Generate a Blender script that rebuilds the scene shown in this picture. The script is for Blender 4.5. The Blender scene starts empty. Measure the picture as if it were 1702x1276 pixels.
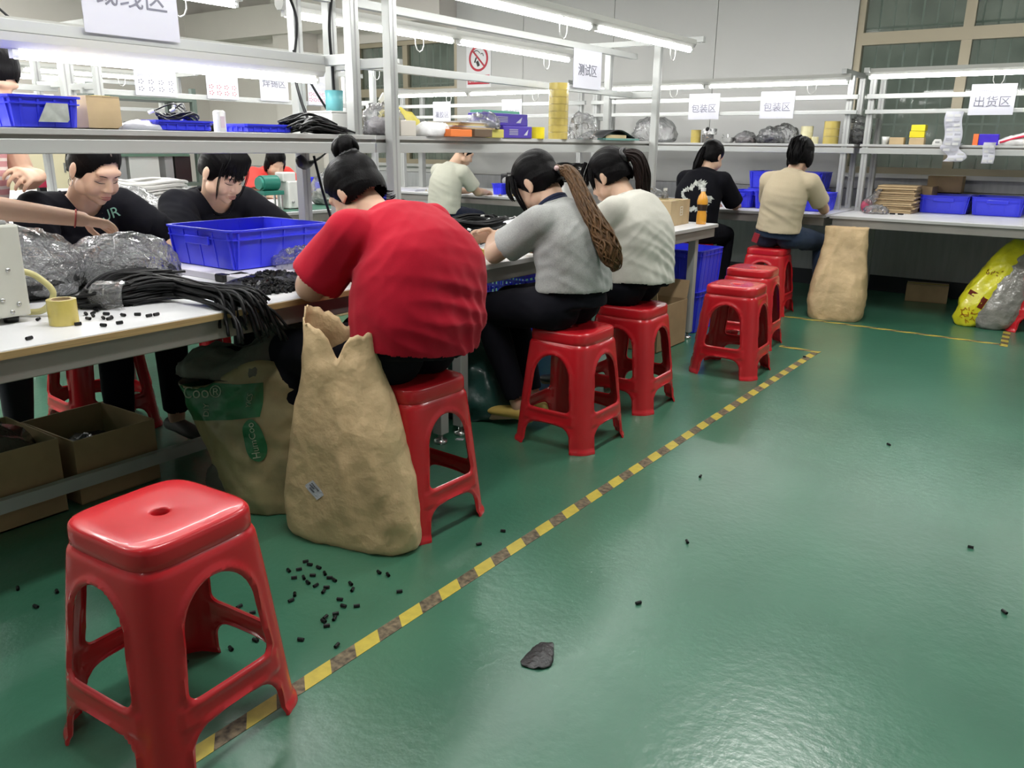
import bpy, bmesh, math, random
from math import pi, sin, cos, radians as rad
from mathutils import Vector as V, Matrix, noise
from mathutils.bvhtree import BVHTree

random.seed(7)
SC = bpy.context.scene
COL = SC.collection

# ------------------------------------------------------------------ camera
CAMH = 1.25
cd = bpy.data.cameras.new('camera')
cam = bpy.data.objects.new('camera', cd)
COL.objects.link(cam)
right = V((0.81051993, 0.5856096, 0.01090103))
down = V((0.17312475, -0.22175236, -0.95961123))
fwd = V((-0.55954022, 0.77967127, -0.28111823))
m3 = Matrix((right, -down, -fwd)).transposed()
cam.matrix_world = Matrix.Translation((0, 0, CAMH)) @ m3.to_4x4()
cd.sensor_fit = 'HORIZONTAL'
cd.sensor_width = 36.0
cd.lens = 1360.67 / 1702 * 36.0
cd.clip_start = 0.05
SC.camera = cam

# ------------------------------------------------------------------ world (night outside)
w = bpy.data.worlds.new('night')
SC.world = w
w.use_nodes = True
w.node_tree.nodes['Background'].inputs[0].default_value = (0.6, 0.6, 0.56, 1)
w.node_tree.nodes['Background'].inputs[1].default_value = 1.35

# ------------------------------------------------------------------ ceiling tube lights of the hall (above the frame)
def ceiling_light(x, y, along_y, e):
    l = bpy.data.lights.new('ceiling_tube_light', 'AREA')
    l.shape = 'RECTANGLE'
    l.size, l.size_y = (0.16, 1.25) if along_y else (1.25, 0.16)
    l.energy = e
    l.color = (1.0, 0.985, 0.95)
    o = bpy.data.objects.new('ceiling_tube_light', l)
    o.location = (x, y, 3.28)
    COL.objects.link(o)
for x, es in ((-9.2, (55, 60, 90)), (-6.6, (42, 44, 66)), (-4.2, (44, 52, 36)), (-1.2, (5, 40, 44)), (1.2, (0.2, 0.5, 40))):
    for y, e in zip((-1.6, 1.4, 4.4), es):
        ceiling_light(x, y, True, e)
SC.view_settings.view_transform = 'Standard'
SC.view_settings.look = 'None'
SC.view_settings.exposure = 0.12
SC.view_settings.gamma = 1.0
SC.view_settings.use_curve_mapping = False

# ================================================================== helpers
UP = V((0, 0, 1))
MATS = {}

def mat(name, col, rough=0.5, metal=0.0, spec=0.5, bump=None, var=None, alpha=1.0, emit=None, coat=0.0, aniso=None, sheen=0.0, sss=0.0, trans=0.0):
    """Principled material. bump=(scale, strength, dist); var=(scale, amount) colour variation; aniso=(sx,sy,sz) texture stretch"""
    if name in MATS:
        return MATS[name]
    m = bpy.data.materials.new(name)
    m.use_nodes = True
    nt = m.node_tree
    b = nt.nodes['Principled BSDF']
    c = (col[0], col[1], col[2], 1)
    b.inputs['Base Color'].default_value = c
    b.inputs['Roughness'].default_value = rough
    b.inputs['Metallic'].default_value = metal
    b.inputs['Specular IOR Level'].default_value = spec
    b.inputs['Alpha'].default_value = alpha
    b.inputs['Coat Weight'].default_value = coat
    b.inputs['Sheen Weight'].default_value = sheen
    b.inputs['Transmission Weight'].default_value = trans
    if sss:
        b.inputs['Subsurface Weight'].default_value = sss
        b.inputs['Subsurface Scale'].default_value = 0.012
        b.inputs['Subsurface Radius'].default_value = (1.0, 0.4, 0.25)
    if emit:
        b.inputs['Emission Color'].default_value = (emit[0], emit[1], emit[2], 1)
        b.inputs['Emission Strength'].default_value = emit[3]
    if bump or var:
        tc = nt.nodes.new('ShaderNodeTexCoord')
        mp = nt.nodes.new('ShaderNodeMapping')
        nt.links.new(tc.outputs['Object'], mp.inputs[0])
        if aniso:
            mp.inputs['Scale'].default_value = aniso
    if var:
        n = nt.nodes.new('ShaderNodeTexNoise')
        n.inputs['Scale'].default_value = var[0]
        n.inputs['Detail'].default_value = 5
        nt.links.new(mp.outputs[0], n.inputs['Vector'])
        r = nt.nodes.new('ShaderNodeValToRGB')
        a = var[1]
        r.color_ramp.elements[0].position = 0.3
        r.color_ramp.elements[1].position = 0.7
        r.color_ramp.elements[0].color = (col[0] * (1 - a), col[1] * (1 - a), col[2] * (1 - a), 1)
        r.color_ramp.elements[1].color = (min(1, col[0] * (1 + a)), min(1, col[1] * (1 + a)), min(1, col[2] * (1 + a)), 1)
        nt.links.new(n.outputs[0], r.inputs[0])
        nt.links.new(r.outputs[0], b.inputs['Base Color'])
    if bump:
        n = nt.nodes.new('ShaderNodeTexNoise')
        n.inputs['Scale'].default_value = bump[0]
        n.inputs['Detail'].default_value = 4
        nt.links.new(mp.outputs[0], n.inputs['Vector'])
        bp = nt.nodes.new('ShaderNodeBump')
        bp.inputs['Strength'].default_value = bump[1]
        bp.inputs['Distance'].default_value = bump[2]
        nt.links.new(n.outputs[0], bp.inputs['Height'])
        nt.links.new(bp.outputs[0], b.inputs['Normal'])
    MATS[name] = m
    return m

def emitter(name, strength, col=(1, 1, 0.98)):
    return mat(name, (0.9, 0.9, 0.9), 0.4, emit=(*col, strength))

def film(name, rough=0.08, body=0.06, tint=0.95, boost=1.0, bump=(26, 0.8, 0.02), col=(0.85, 0.86, 0.9)):
    """thin clear plastic film: mostly see-through, with a little haze and a glossy sheen"""
    if name in MATS:
        return MATS[name]
    m = bpy.data.materials.new(name)
    m.use_nodes = True
    nt = m.node_tree
    nt.nodes.remove(nt.nodes['Principled BSDF'])
    out = nt.nodes['Material Output']
    tr = nt.nodes.new('ShaderNodeBsdfTransparent')
    tr.inputs[0].default_value = (tint, tint, tint, 1)
    df = nt.nodes.new('ShaderNodeBsdfDiffuse')
    df.inputs[0].default_value = (*col, 1)
    gl = nt.nodes.new('ShaderNodeBsdfGlossy')
    gl.inputs['Roughness'].default_value = rough
    fr = nt.nodes.new('ShaderNodeFresnel')
    fr.inputs['IOR'].default_value = 1.5
    mu = nt.nodes.new('ShaderNodeMath')
    mu.operation = 'MULTIPLY'
    mu.use_clamp = True
    mu.inputs[1].default_value = boost
    tc = nt.nodes.new('ShaderNodeTexCoord')
    n = nt.nodes.new('ShaderNodeTexNoise')
    n.inputs['Scale'].default_value = bump[0]
    n.inputs['Detail'].default_value = 3
    n.inputs['Distortion'].default_value = 1.2
    bp = nt.nodes.new('ShaderNodeBump')
    bp.inputs['Strength'].default_value = bump[1]
    bp.inputs['Distance'].default_value = bump[2]
    L = nt.links.new
    L(tc.outputs['Object'], n.inputs['Vector'])
    L(n.outputs[0], bp.inputs['Height'])
    for q in (df, gl, fr):
        L(bp.outputs[0], q.inputs['Normal'])
    m1 = nt.nodes.new('ShaderNodeMixShader')
    m1.inputs[0].default_value = body
    L(tr.outputs[0], m1.inputs[1])
    L(df.outputs[0], m1.inputs[2])
    m2 = nt.nodes.new('ShaderNodeMixShader')
    L(fr.outputs[0], mu.inputs[0])
    L(mu.outputs[0], m2.inputs[0])
    L(m1.outputs[0], m2.inputs[1])
    L(gl.outputs[0], m2.inputs[2])
    L(m2.outputs[0], out.inputs[0])
    MATS[name] = m
    return m

def paper(name, col, scale=9.0, strength=0.55, dist=0.012, rough=0.62):
    """creased paper: Voronoi facets as relief on top of soft noise"""
    m = mat(name, col, rough, var=(7, 0.13))
    nt = m.node_tree
    b = nt.nodes['Principled BSDF']
    tc = nt.nodes.new('ShaderNodeTexCoord')
    wn = nt.nodes.new('ShaderNodeTexNoise')
    wn.inputs['Scale'].default_value = 4
    mixv = nt.nodes.new('ShaderNodeVectorMath')
    mixv.operation = 'MULTIPLY_ADD'
    mixv.inputs[1].default_value = (0.25, 0.25, 0.25)
    vo = nt.nodes.new('ShaderNodeTexVoronoi')
    vo.feature = 'F1'
    vo.inputs['Scale'].default_value = scale
    n2 = nt.nodes.new('ShaderNodeTexNoise')
    n2.inputs['Scale'].default_value = scale * 3
    n2.inputs['Detail'].default_value = 5
    ad = nt.nodes.new('ShaderNodeMath')
    ad.operation = 'ADD'
    bp = nt.nodes.new('ShaderNodeBump')
    bp.inputs['Strength'].default_value = strength
    bp.inputs['Distance'].default_value = dist
    L = nt.links.new
    L(tc.outputs['Object'], wn.inputs['Vector'])
    L(wn.outputs['Color'], mixv.inputs[0])
    L(tc.outputs['Object'], mixv.inputs[2])
    L(mixv.outputs[0], vo.inputs['Vector'])
    L(tc.outputs['Object'], n2.inputs['Vector'])
    L(vo.outputs['Distance'], ad.inputs[0])
    L(n2.outputs[0], ad.inputs[1])
    L(ad.outputs[0], bp.inputs['Height'])
    L(bp.outputs[0], b.inputs['Normal'])
    return m

class MB:
    """collects simple shapes in one mesh"""
    def __init__(self):
        self.v = []
        self.f = []
    def add(self, vs, fs):
        n = len(self.v)
        self.v += [tuple(p) for p in vs]
        self.f += [tuple(i + n for i in f) for f in fs]
        return self
    def box(self, c, s, rz=0, R=None):
        hx, hy, hz = s[0] / 2, s[1] / 2, s[2] / 2
        M = R if R is not None else Matrix.Rotation(rz, 3, 'Z')
        c = V(c)
        vs = [c + M @ V((x * hx, y * hy, z * hz)) for z in (-1, 1) for y in (-1, 1) for x in (-1, 1)]
        return self.add(vs, [(0, 2, 3, 1), (4, 5, 7, 6), (0, 1, 5, 4), (2, 6, 7, 3), (0, 4, 6, 2), (1, 3, 7, 5)])
    def span(self, x0, x1, y0, y1, z0, z1):
        return self.box(((x0 + x1) / 2, (y0 + y1) / 2, (z0 + z1) / 2), (abs(x1 - x0), abs(y1 - y0), abs(z1 - z0)))
    def bar(self, a, b, w, h, up=UP):
        a, b = V(a), V(b)
        d = (b - a)
        L = d.length
        d.normalize()
        s = d.cross(up)
        if s.length < 1e-4:
            s = d.cross(V((1, 0, 0)))
        s.normalize()
        u = s.cross(d)
        R = Matrix((s, d, u)).transposed()
        return self.box((a + b) / 2, (w, L, h), R=R)
    def ring_loft(self, rings, cap0=True, cap1=True):
        n = len(rings[0])
        vs = [p for r in rings for p in r]
        fs = []
        for i in range(len(rings) - 1):
            for j in range(n):
                k = (j + 1) % n
                fs.append((i * n + j, i * n + k, (i + 1) * n + k, (i + 1) * n + j))
        if cap0:
            fs.append(tuple(reversed(range(n))))
        if cap1:
            fs.append(tuple(range((len(rings) - 1) * n, len(rings) * n)))
        return self.add(vs, fs)
    def cyl(self, a, b, r, r2=None, n=16, cap=True):
        a, b = V(a), V(b)
        r2 = r if r2 is None else r2
        d = (b - a).normalized()
        s = d.orthogonal().normalized()
        t = d.cross(s)
        rings = []
        for p, q in ((a, r), (b, r2)):
            rings.append([p + (s * cos(2 * pi * i / n) + t * sin(2 * pi * i / n)) * q for i in range(n)])
        return self.ring_loft(rings, cap, cap)
    def lathe(self, c, prof, n=24, axis=UP, cap=True):
        c = V(c)
        axis = V(axis).normalized()
        s = axis.orthogonal().normalized()
        t = axis.cross(s)
        rings = [[c + axis * z + (s * cos(2 * pi * i / n) + t * sin(2 * pi * i / n)) * max(r, 1e-4) for i in range(n)] for r, z in prof]
        return self.ring_loft(rings, cap, cap)
    def tube(self, pts, r, n=6, cap=True):
        pts = [V(p) for p in pts]
        rs = r if isinstance(r, (list, tuple)) else [r] * len(pts)
        rings = []
        s = None
        for i, p in enumerate(pts):
            d = (pts[min(i + 1, len(pts) - 1)] - pts[max(i - 1, 0)])
            if d.length < 1e-7:
                d = V((0, 0, 1))
            d.normalize()
            if s is None:
                s = d.orthogonal().normalized()
            s = s - d * s.dot(d)
            if s.length < 1e-5:
                s = d.orthogonal()
            s.normalize()
            t = d.cross(s)
            rings.append([p + (s * cos(2 * pi * k / n) + t * sin(2 * pi * k / n)) * rs[i] for k in range(n)])
        return self.ring_loft(rings, cap, cap)
    def sphere(self, c, r, R=None, nu=14, nv=9):
        c = V(c)
        r = (r, r, r) if not isinstance(r, (tuple, list)) else r
        vs, fs = [], []
        for j in range(1, nv):
            a = pi * j / nv
            for i in range(nu):
                b = 2 * pi * i / nu
                p = V((sin(a) * cos(b) * r[0], sin(a) * sin(b) * r[1], cos(a) * r[2]))
                vs.append(c + (R @ p if R is not None else p))
        top = c + (R @ V((0, 0, r[2])) if R is not None else V((0, 0, r[2])))
        bot = c - (R @ V((0, 0, r[2])) if R is not None else V((0, 0, r[2])))
        vs += [top, bot]
        T, B = len(vs) - 2, len(vs) - 1
        for j in range(nv - 2):
            for i in range(nu):
                k = (i + 1) % nu
                fs.append((j * nu + i, (j + 1) * nu + i, (j + 1) * nu + k, j * nu + k))
        for i in range(nu):
            k = (i + 1) % nu
            fs.append((T, i, k))
            fs.append((B, (nv - 2) * nu + k, (nv - 2) * nu + i))
        return self.add(vs, fs)
    def mesh(self, name='m'):
        me = bpy.data.meshes.new(name)
        me.from_pydata(self.v, [], self.f)
        me.update()
        return me
    def build(self, name, m, parent=None, smooth=False, bevel=0, loc=None):
        me = self.mesh(name)
        return link(name, me, m, parent, smooth, bevel, loc)

def link(name, me, m, parent=None, smooth=False, bevel=0, loc=None):
    if m is not None and not me.materials:
        me.materials.append(m)
    o = bpy.data.objects.new(name, me)
    COL.objects.link(o)
    if loc is not None:
        o.location = loc
    if parent is not None:
        o.parent = parent
    if smooth:
        me.polygons.foreach_set('use_smooth', [True] * len(me.polygons))
    if smooth == 'auto':
        try:
            me.set_sharp_from_angle(angle=rad(40))
        except Exception:
            pass
    if bevel:
        b = o.modifiers.new('bevel', 'BEVEL')
        b.width = bevel
        b.segments = 2
        b.limit_method = 'ANGLE'
        b.angle_limit = rad(40)
    return o

def thing(name, label, cat, loc=(0, 0, 0), rz=0, group=None):
    o = bpy.data.objects.new(name, None)
    o.empty_display_size = 0.05
    COL.objects.link(o)
    o.location = loc
    o.rotation_euler = (0, 0, rz)
    o['label'] = label
    o['category'] = cat
    if group:
        o['group'] = group
    return o

def tag(o, label, cat, group=None, kind=None):
    o['label'] = label
    o['category'] = cat
    if group:
        o['group'] = group
    if kind:
        o['kind'] = kind
    return o

def struct(o):
    o['kind'] = 'structure'
    return o

def baked(o):
    """replace an object's mesh by its evaluated one and drop the modifiers"""
    dg = bpy.context.evaluated_depsgraph_get()
    me = bpy.data.meshes.new_from_object(o.evaluated_get(dg))
    o.modifiers.clear()
    o.data = me
    return me

def copy_tree(o, parent=None):
    c = o.copy()
    COL.objects.link(c)
    c.parent = parent
    for ch in list(o.children):
        copy_tree(ch, c)
    return c

def sellipse(a, b, n, cnt, z, c=(0, 0)):
    """rounded rectangle ring"""
    out = []
    k = cnt // 4
    for side in range(4):
        for i in range(k):
            s = -1 + 2 * i / k
            p = [(1, s), (-s, 1), (-1, -s), (s, -1)][side]
            q = (abs(p[0]) ** n + abs(p[1]) ** n) ** (1 / n)
            out.append(V((c[0] + a * p[0] / q, c[1] + b * p[1] / q, z)))
    return out

def text_mesh(s, size, thick=0.0006):
    cu = bpy.data.curves.new('t', 'FONT')
    cu.body = s
    cu.size = size
    cu.align_x = 'CENTER'
    cu.align_y = 'CENTER'
    cu.extrude = thick / 2
    cu.resolution_u = 3
    o = bpy.data.objects.new('t', cu)
    COL.objects.link(o)
    dg = bpy.context.evaluated_depsgraph_get()
    me = bpy.data.meshes.new_from_object(o.evaluated_get(dg))
    bpy.data.objects.remove(o)
    return me

def frame(r, u):
    r, u = V(r).normalized(), V(u).normalized()
    return Matrix((r, u, r.cross(u))).transposed()

def put_text(s, size, c, r, u, m, parent, name='lettering', off=0.001, thick=0.0006):
    me = text_mesh(s, size, thick)
    F = frame(r, u)
    n = F @ V((0, 0, 1))
    for v in me.vertices:
        v.co = V(c) + F @ v.co + n * off
    return link(name, me, m, parent)

def drape(me, bvh, direction, off=0.0015):
    """push a flat decal's vertices onto a surface along a direction"""
    d = V(direction).normalized()
    miss = set()
    for v in me.vertices:
        hit = bvh.ray_cast(v.co - d * 0.4, d)
        if hit[0] is not None:
            v.co = hit[0] - d * off
        else:
            miss.add(v.index)
    if miss:
        bm = bmesh.new()
        bm.from_mesh(me)
        bm.verts.ensure_lookup_table()
        bmesh.ops.delete(bm, geom=[bm.verts[i] for i in miss], context='VERTS')
        bm.to_mesh(me)
        bm.free()
    me.update()

def bvh_of(me):
    return BVHTree.FromPolygons([v.co.copy() for v in me.vertices], [tuple(p.vertices) for p in me.polygons])

def fbm(p, oct=3):
    return noise.fractal(p, 1.0, 2.0, oct)

def crumple(me, amp, scale, seed=0, aniso=(1, 1, 1), ridge=False):
    me.update()
    ns = [v.normal.copy() for v in me.vertices]
    o = V((seed * 7.3, seed * 3.1, seed * 1.7))
    for v, n in zip(me.vertices, ns):
        p = V((v.co.x * aniso[0], v.co.y * aniso[1], v.co.z * aniso[2])) * scale + o
        h = noise.noise(p)
        h2 = noise.noise(p * 2.1 + V((5, 9, 2)))
        if ridge:
            h = 1 - 2.2 * abs(h)
            h2 = 1 - 2.2 * abs(h2)
        v.co += n * amp * (h + 0.45 * h2)
    me.update()

# ================================================================== materials
M_ALU = mat('painted_aluminium', (0.44, 0.45, 0.44), 0.38, 0.25, bump=(60, 0.03, 0.002))
M_WHITE = mat('white_laminate', (0.78, 0.78, 0.80), 0.35, var=(6, 0.03))
M_PLY = mat('plywood_edge', (0.42, 0.29, 0.13), 0.6, var=(30, 0.25), aniso=(1, 0.2, 30))
M_APRON = mat('grey_steel_apron', (0.27, 0.255, 0.235), 0.45, 0.2, var=(3, 0.12))
M_SHELF = mat('shelf_board', (0.46, 0.46, 0.45), 0.4, 0.1)
M_BLUE = mat('blue_plastic', (0.04, 0.05, 0.80), 0.32, coat=0.15)
M_BLUED = mat('blue_plastic_dark', (0.03, 0.04, 0.55), 0.4)
M_RED = mat('red_plastic', (0.55, 0.012, 0.02), 0.27, coat=0.25, bump=(9, 0.03, 0.004), var=(5, 0.08))
M_KRAFT = paper('kraft_paper', (0.60, 0.43, 0.24), scale=6.0, strength=0.45, dist=0.02)
M_CARD = mat('cardboard', (0.36, 0.25, 0.135), 0.75, var=(8, 0.12), bump=(60, 0.1, 0.002))
M_CARDL = mat('cardboard_light', (0.47, 0.35, 0.2), 0.75, var=(8, 0.1))
M_BLACK = mat('black_rubber', (0.008, 0.008, 0.009), 0.42)
M_CABLE = mat('black_cable', (0.006, 0.006, 0.007), 0.42, spec=0.3)
M_PAPER = mat('paper', (0.50, 0.50, 0.56), 0.55)
M_PRINT = mat('print_grey', (0.16, 0.16, 0.2), 0.7)
M_PRINTL = mat('print_light', (0.4, 0.4, 0.46), 0.7)
M_TAPE = mat('amber_tape', (0.62, 0.50, 0.13), 0.22, coat=0.4, var=(20, 0.1))
M_CLEAR = film('clear_plastic', 0.1, 0.10, 0.93, 1.3)
M_CLEARB = film('clear_plastic_thick', 0.12, 0.13, 0.9, 1.8, bump=(30, 1.0, 0.03))
M_TUBE = emitter('lamp_tube', 34)
M_HOUSE = mat('lamp_housing', (0.42, 0.42, 0.395), 0.4)
M_WHITEP = mat('white_plastic', (0.6, 0.6, 0.58), 0.4)
M_GREY = mat('grey_plastic', (0.3, 0.3, 0.3), 0.5)
M_CHROME = mat('steel', (0.6, 0.6, 0.6), 0.25, 0.9)
M_YEL = mat('yellow_print', (0.75, 0.62, 0.02), 0.4)
M_PURPLE = mat('purple_box', (0.06, 0.03, 0.33), 0.4)
M_GREENB = mat('green_box', (0.07, 0.25, 0.17), 0.5)
M_ORANGE = mat('orange_folder', (0.75, 0.19, 0.04), 0.5)

# ================================================================== room shell
def floor_material():
    m = bpy.data.materials.new('green_epoxy_floor')
    m.use_nodes = True
    nt = m.node_tree
    b = nt.nodes['Principled BSDF']
    tc = nt.nodes.new('ShaderNodeTexCoord')
    def nz(scale, det, rough=0.6):
        n = nt.nodes.new('ShaderNodeTexNoise')
        n.inputs['Scale'].default_value = scale
        n.inputs['Detail'].default_value = det
        n.inputs['Roughness'].default_value = rough
        nt.links.new(tc.outputs['Object'], n.inputs['Vector'])
        return n
    n1 = nz(1.1, 6)
    r1 = nt.nodes.new('ShaderNodeValToRGB')
    r1.color_ramp.elements[0].position = 0.32
    r1.color_ramp.elements[1].position = 0.7
    r1.color_ramp.elements[0].color = (0.030, 0.130, 0.078, 1)
    r1.color_ramp.elements[1].color = (0.055, 0.19, 0.118, 1)
    nt.links.new(n1.outputs[0], r1.inputs[0])
    # pale scuffs
    n2 = nz(22, 8, 0.75)
    r2 = nt.nodes.new('ShaderNodeValToRGB')
    r2.color_ramp.elements[0].position = 0.60
    r2.color_ramp.elements[1].position = 0.78
    nt.links.new(n2.outputs[0], r2.inputs[0])
    n3 = nz(2.3, 3)
    r3 = nt.nodes.new('ShaderNodeValToRGB')
    r3.color_ramp.elements[0].position = 0.45
    r3.color_ramp.elements[1].position = 0.7
    nt.links.new(n3.outputs[0], r3.inputs[0])
    mul = nt.nodes.new('ShaderNodeMath')
    mul.operation = 'MULTIPLY'
    nt.links.new(r2.outputs[0], mul.inputs[0])
    nt.links.new(r3.outputs[0], mul.inputs[1])
    mul2 = nt.nodes.new('ShaderNodeMath')
    mul2.operation = 'MULTIPLY'
    mul2.inputs[1].default_value = 0.6
    nt.links.new(mul.outputs[0], mul2.inputs[0])
    mx = nt.nodes.new('ShaderNodeMix')
    mx.data_type = 'RGBA'
    nt.links.new(mul2.outputs[0], mx.inputs['Factor'])
    nt.links.new(r1.outputs[0], mx.inputs['A'])
    mx.inputs['B'].default_value = (0.27, 0.40, 0.34, 1)
    nt.links.new(mx.outputs['Result'], b.inputs['Base Color'])
    rr = nt.nodes.new('ShaderNodeMapRange')
    rr.inputs['To Min'].default_value = 0.277
    rr.inputs['To Max'].default_value = 0.31
    nt.links.new(n3.outputs[0], rr.inputs['Value'])
    nt.links.new(rr.outputs[0], b.inputs['Roughness'])
    b.inputs['Specular IOR Level'].default_value = 0.9
    b.inputs['IOR'].default_value = 1.58
    n4 = nz(38, 3, 0.55)
    n5 = nz(6, 2)
    ad = nt.nodes.new('ShaderNodeMath')
    ad.operation = 'ADD'
    nt.links.new(n4.outputs[0], ad.inputs[0])
    nt.links.new(n5.outputs[0], ad.inputs[1])
    bp = nt.nodes.new('ShaderNodeBump')
    bp.inputs['Strength'].default_value = 0.24
    bp.inputs['Distance'].default_value = 0.005
    nt.links.new(ad.outputs[0], bp.inputs['Height'])
    nt.links.new(bp.outputs[0], b.inputs['Normal'])
    return m

YW = 8.0          # back wall
XL, XR, YB, ZC = -11.5, 3.2, -4.0, 3.4
mb = MB()
mb.span(XL, XR, YB, YW + 0.3, -0.1, 0)
struct(mb.build('floor', floor_material()))
struct(MB().span(XL, XR, YB, YW, ZC, ZC + 0.1).build('ceiling', mat('ceiling_paint', (0.6, 0.59, 0.57), 0.9)))
M_WALL = mat('white_wall_panel', (0.46, 0.46, 0.445), 0.55, var=(0.6, 0.03))
M_WALLB = mat('warm_grey_wall', (0.62, 0.585, 0.54), 0.7, var=(0.8, 0.06))
M_WALLG = mat('grey_wainscot', (0.40, 0.40, 0.41), 0.7, var=(5, 0.1), aniso=(6, 6, 0.6))
struct(MB().span(XL - 0.2, XL, YB, YW, 0, ZC).build('wall_left', M_WALLB))
struct(MB().span(XR, XR + 0.2, YB, YW, 0, ZC).build('wall_right', M_WALL))
struct(MB().span(XL, XR, YB - 0.2, YB, 0, ZC).build('wall_front', M_WALL))

WIN = [(-8.30, -6.60, 1.0, 2.46), (-2.09, 0.9, 1.035, 3.2)]    # openings in the back wall
wb = struct(MB().span(XL, XR, YW, YW + 0.2, ZC - 0.1, ZC).build('wall_back', M_WALL))
def wall_piece(x0, x1, z0, z1, m, nm='wall_panel'):
    return MB().span(x0, x1, YW, YW + 0.2, z0, z1).build(nm, m, wb)
seams = [-6.6, -5.64, -4.5, -3.38, -2.09]
for a, b in zip(seams[:-1], seams[1:]):
    wall_piece(a + 0.003, b - 0.003, 0.9, ZC - 0.1, M_WALL)
wall_piece(XL, -8.30, 0.9, ZC - 0.1, M_WALLB)
wall_piece(-8.30, -6.6, 2.46, ZC - 0.1, M_WALLB)
wall_piece(-8.30, -6.6, 0.9, 1.0, M_WALL)
wall_piece(-2.09, 0.9, 3.2, ZC - 0.1, M_WALL)
wall_piece(-2.09, 0.9, 0.9, 1.035, M_WALLG)
wall_piece(0.9, XR, 0.9, ZC - 0.1, M_WALL)
wall_piece(XL, XR, 0.14, 0.895, M_WALLG, 'wainscot')
struct(MB().span(XL, XR, YW - 0.015, YW + 0.05, 0, 0.14).build('baseboard_back', mat('dark_skirting', (0.012, 0.014, 0.022), 0.5)))
# a beam and a column on the back wall, upper left
struct(MB().span(-9.6, -9.0, YW - 0.25, YW, 0, ZC).build('trim_1', M_WALLB))
struct(MB().span(XL, -6.6, YW - 0.3, YW, 2.62, 3.0).build('trim_2', M_WALLB))

# outside: a rough facade a little behind the windows
M_OUT = mat('outside_facade', (0.42, 0.45, 0.40), 0.9, var=(2.2, 0.35), bump=(14, 0.4, 0.01))
struct(MB().span(XL, XR, YW + 1.6, YW + 1.8, -0.1, 4.0).build('wall_outside', M_OUT))

M_FRAME = mat('bronze_window_frame', (0.33, 0.29, 0.21), 0.4, 0.3)
M_BARS = mat('window_bars', (0.5, 0.56, 0.5), 0.5)
M_PANE = mat('green_window_pane', (0.05, 0.09, 0.07), 0.05, alpha=0.30)

def window(name, x0, x1, z0, z1, zt, mull):
    o = bpy.data.objects.new(name, None)
    COL.objects.link(o)
    o.location = (0, 0, 0)
    struct(o)
    y = YW + 0.06
    t = 0.055
    for a, b, c, d in ((x0, x1, z0, z0 + t), (x0, x1, z1 - t, z1), (x0, x0 + t, z0 + t, z1 - t), (x1 - t, x1, z0 + t, z1 - t), (x0 + t, x1 - t, zt - 0.05, zt + 0.05)):
        MB().span(a, b, y - 0.04, y + 0.04, c, d).build('window_frame', M_FRAME, o)
    for x in mull:
        MB().span(x - 0.04, x + 0.04, y - 0.035, y + 0.035, z0, z1).build('mullion', M_FRAME, o)
    xs = [x0] + mull + [x1]
    for a, b in zip(xs[:-1], xs[1:]):
        for c, d in ((z0, zt), (zt, z1)):
            MB().span(a + 0.04, b - 0.04, y, y + 0.006, c + 0.04, d - 0.04).build('pane', M_PANE, o)
    x = x0 + 0.14
    bars = MB()
    while x < x1 - 0.05:
        MB().span(x - 0.007, x + 0.007, y + 0.12, y + 0.134, z0, z1).build('security_bar', M_BARS, o)
        x += 0.115
    for z in (z0 + 0.42, zt + 0.1):
        MB().span(x0, x1, y + 0.115, y + 0.14, z - 0.008, z + 0.008).build('security_bar', M_BARS, o)
    MB().span(x0 - 0.03, x1 + 0.03, YW - 0.04, YW + 0.2, z0 - 0.035, z0).build('window_sill', M_WALL, o)
    return o
window('window_1', -8.30, -6.60, 1.0, 2.46, 1.86, [-7.45])
window('window_2', -2.09, 0.9, 1.035, 3.2, 2.16, [-1.22, -0.3])

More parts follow.
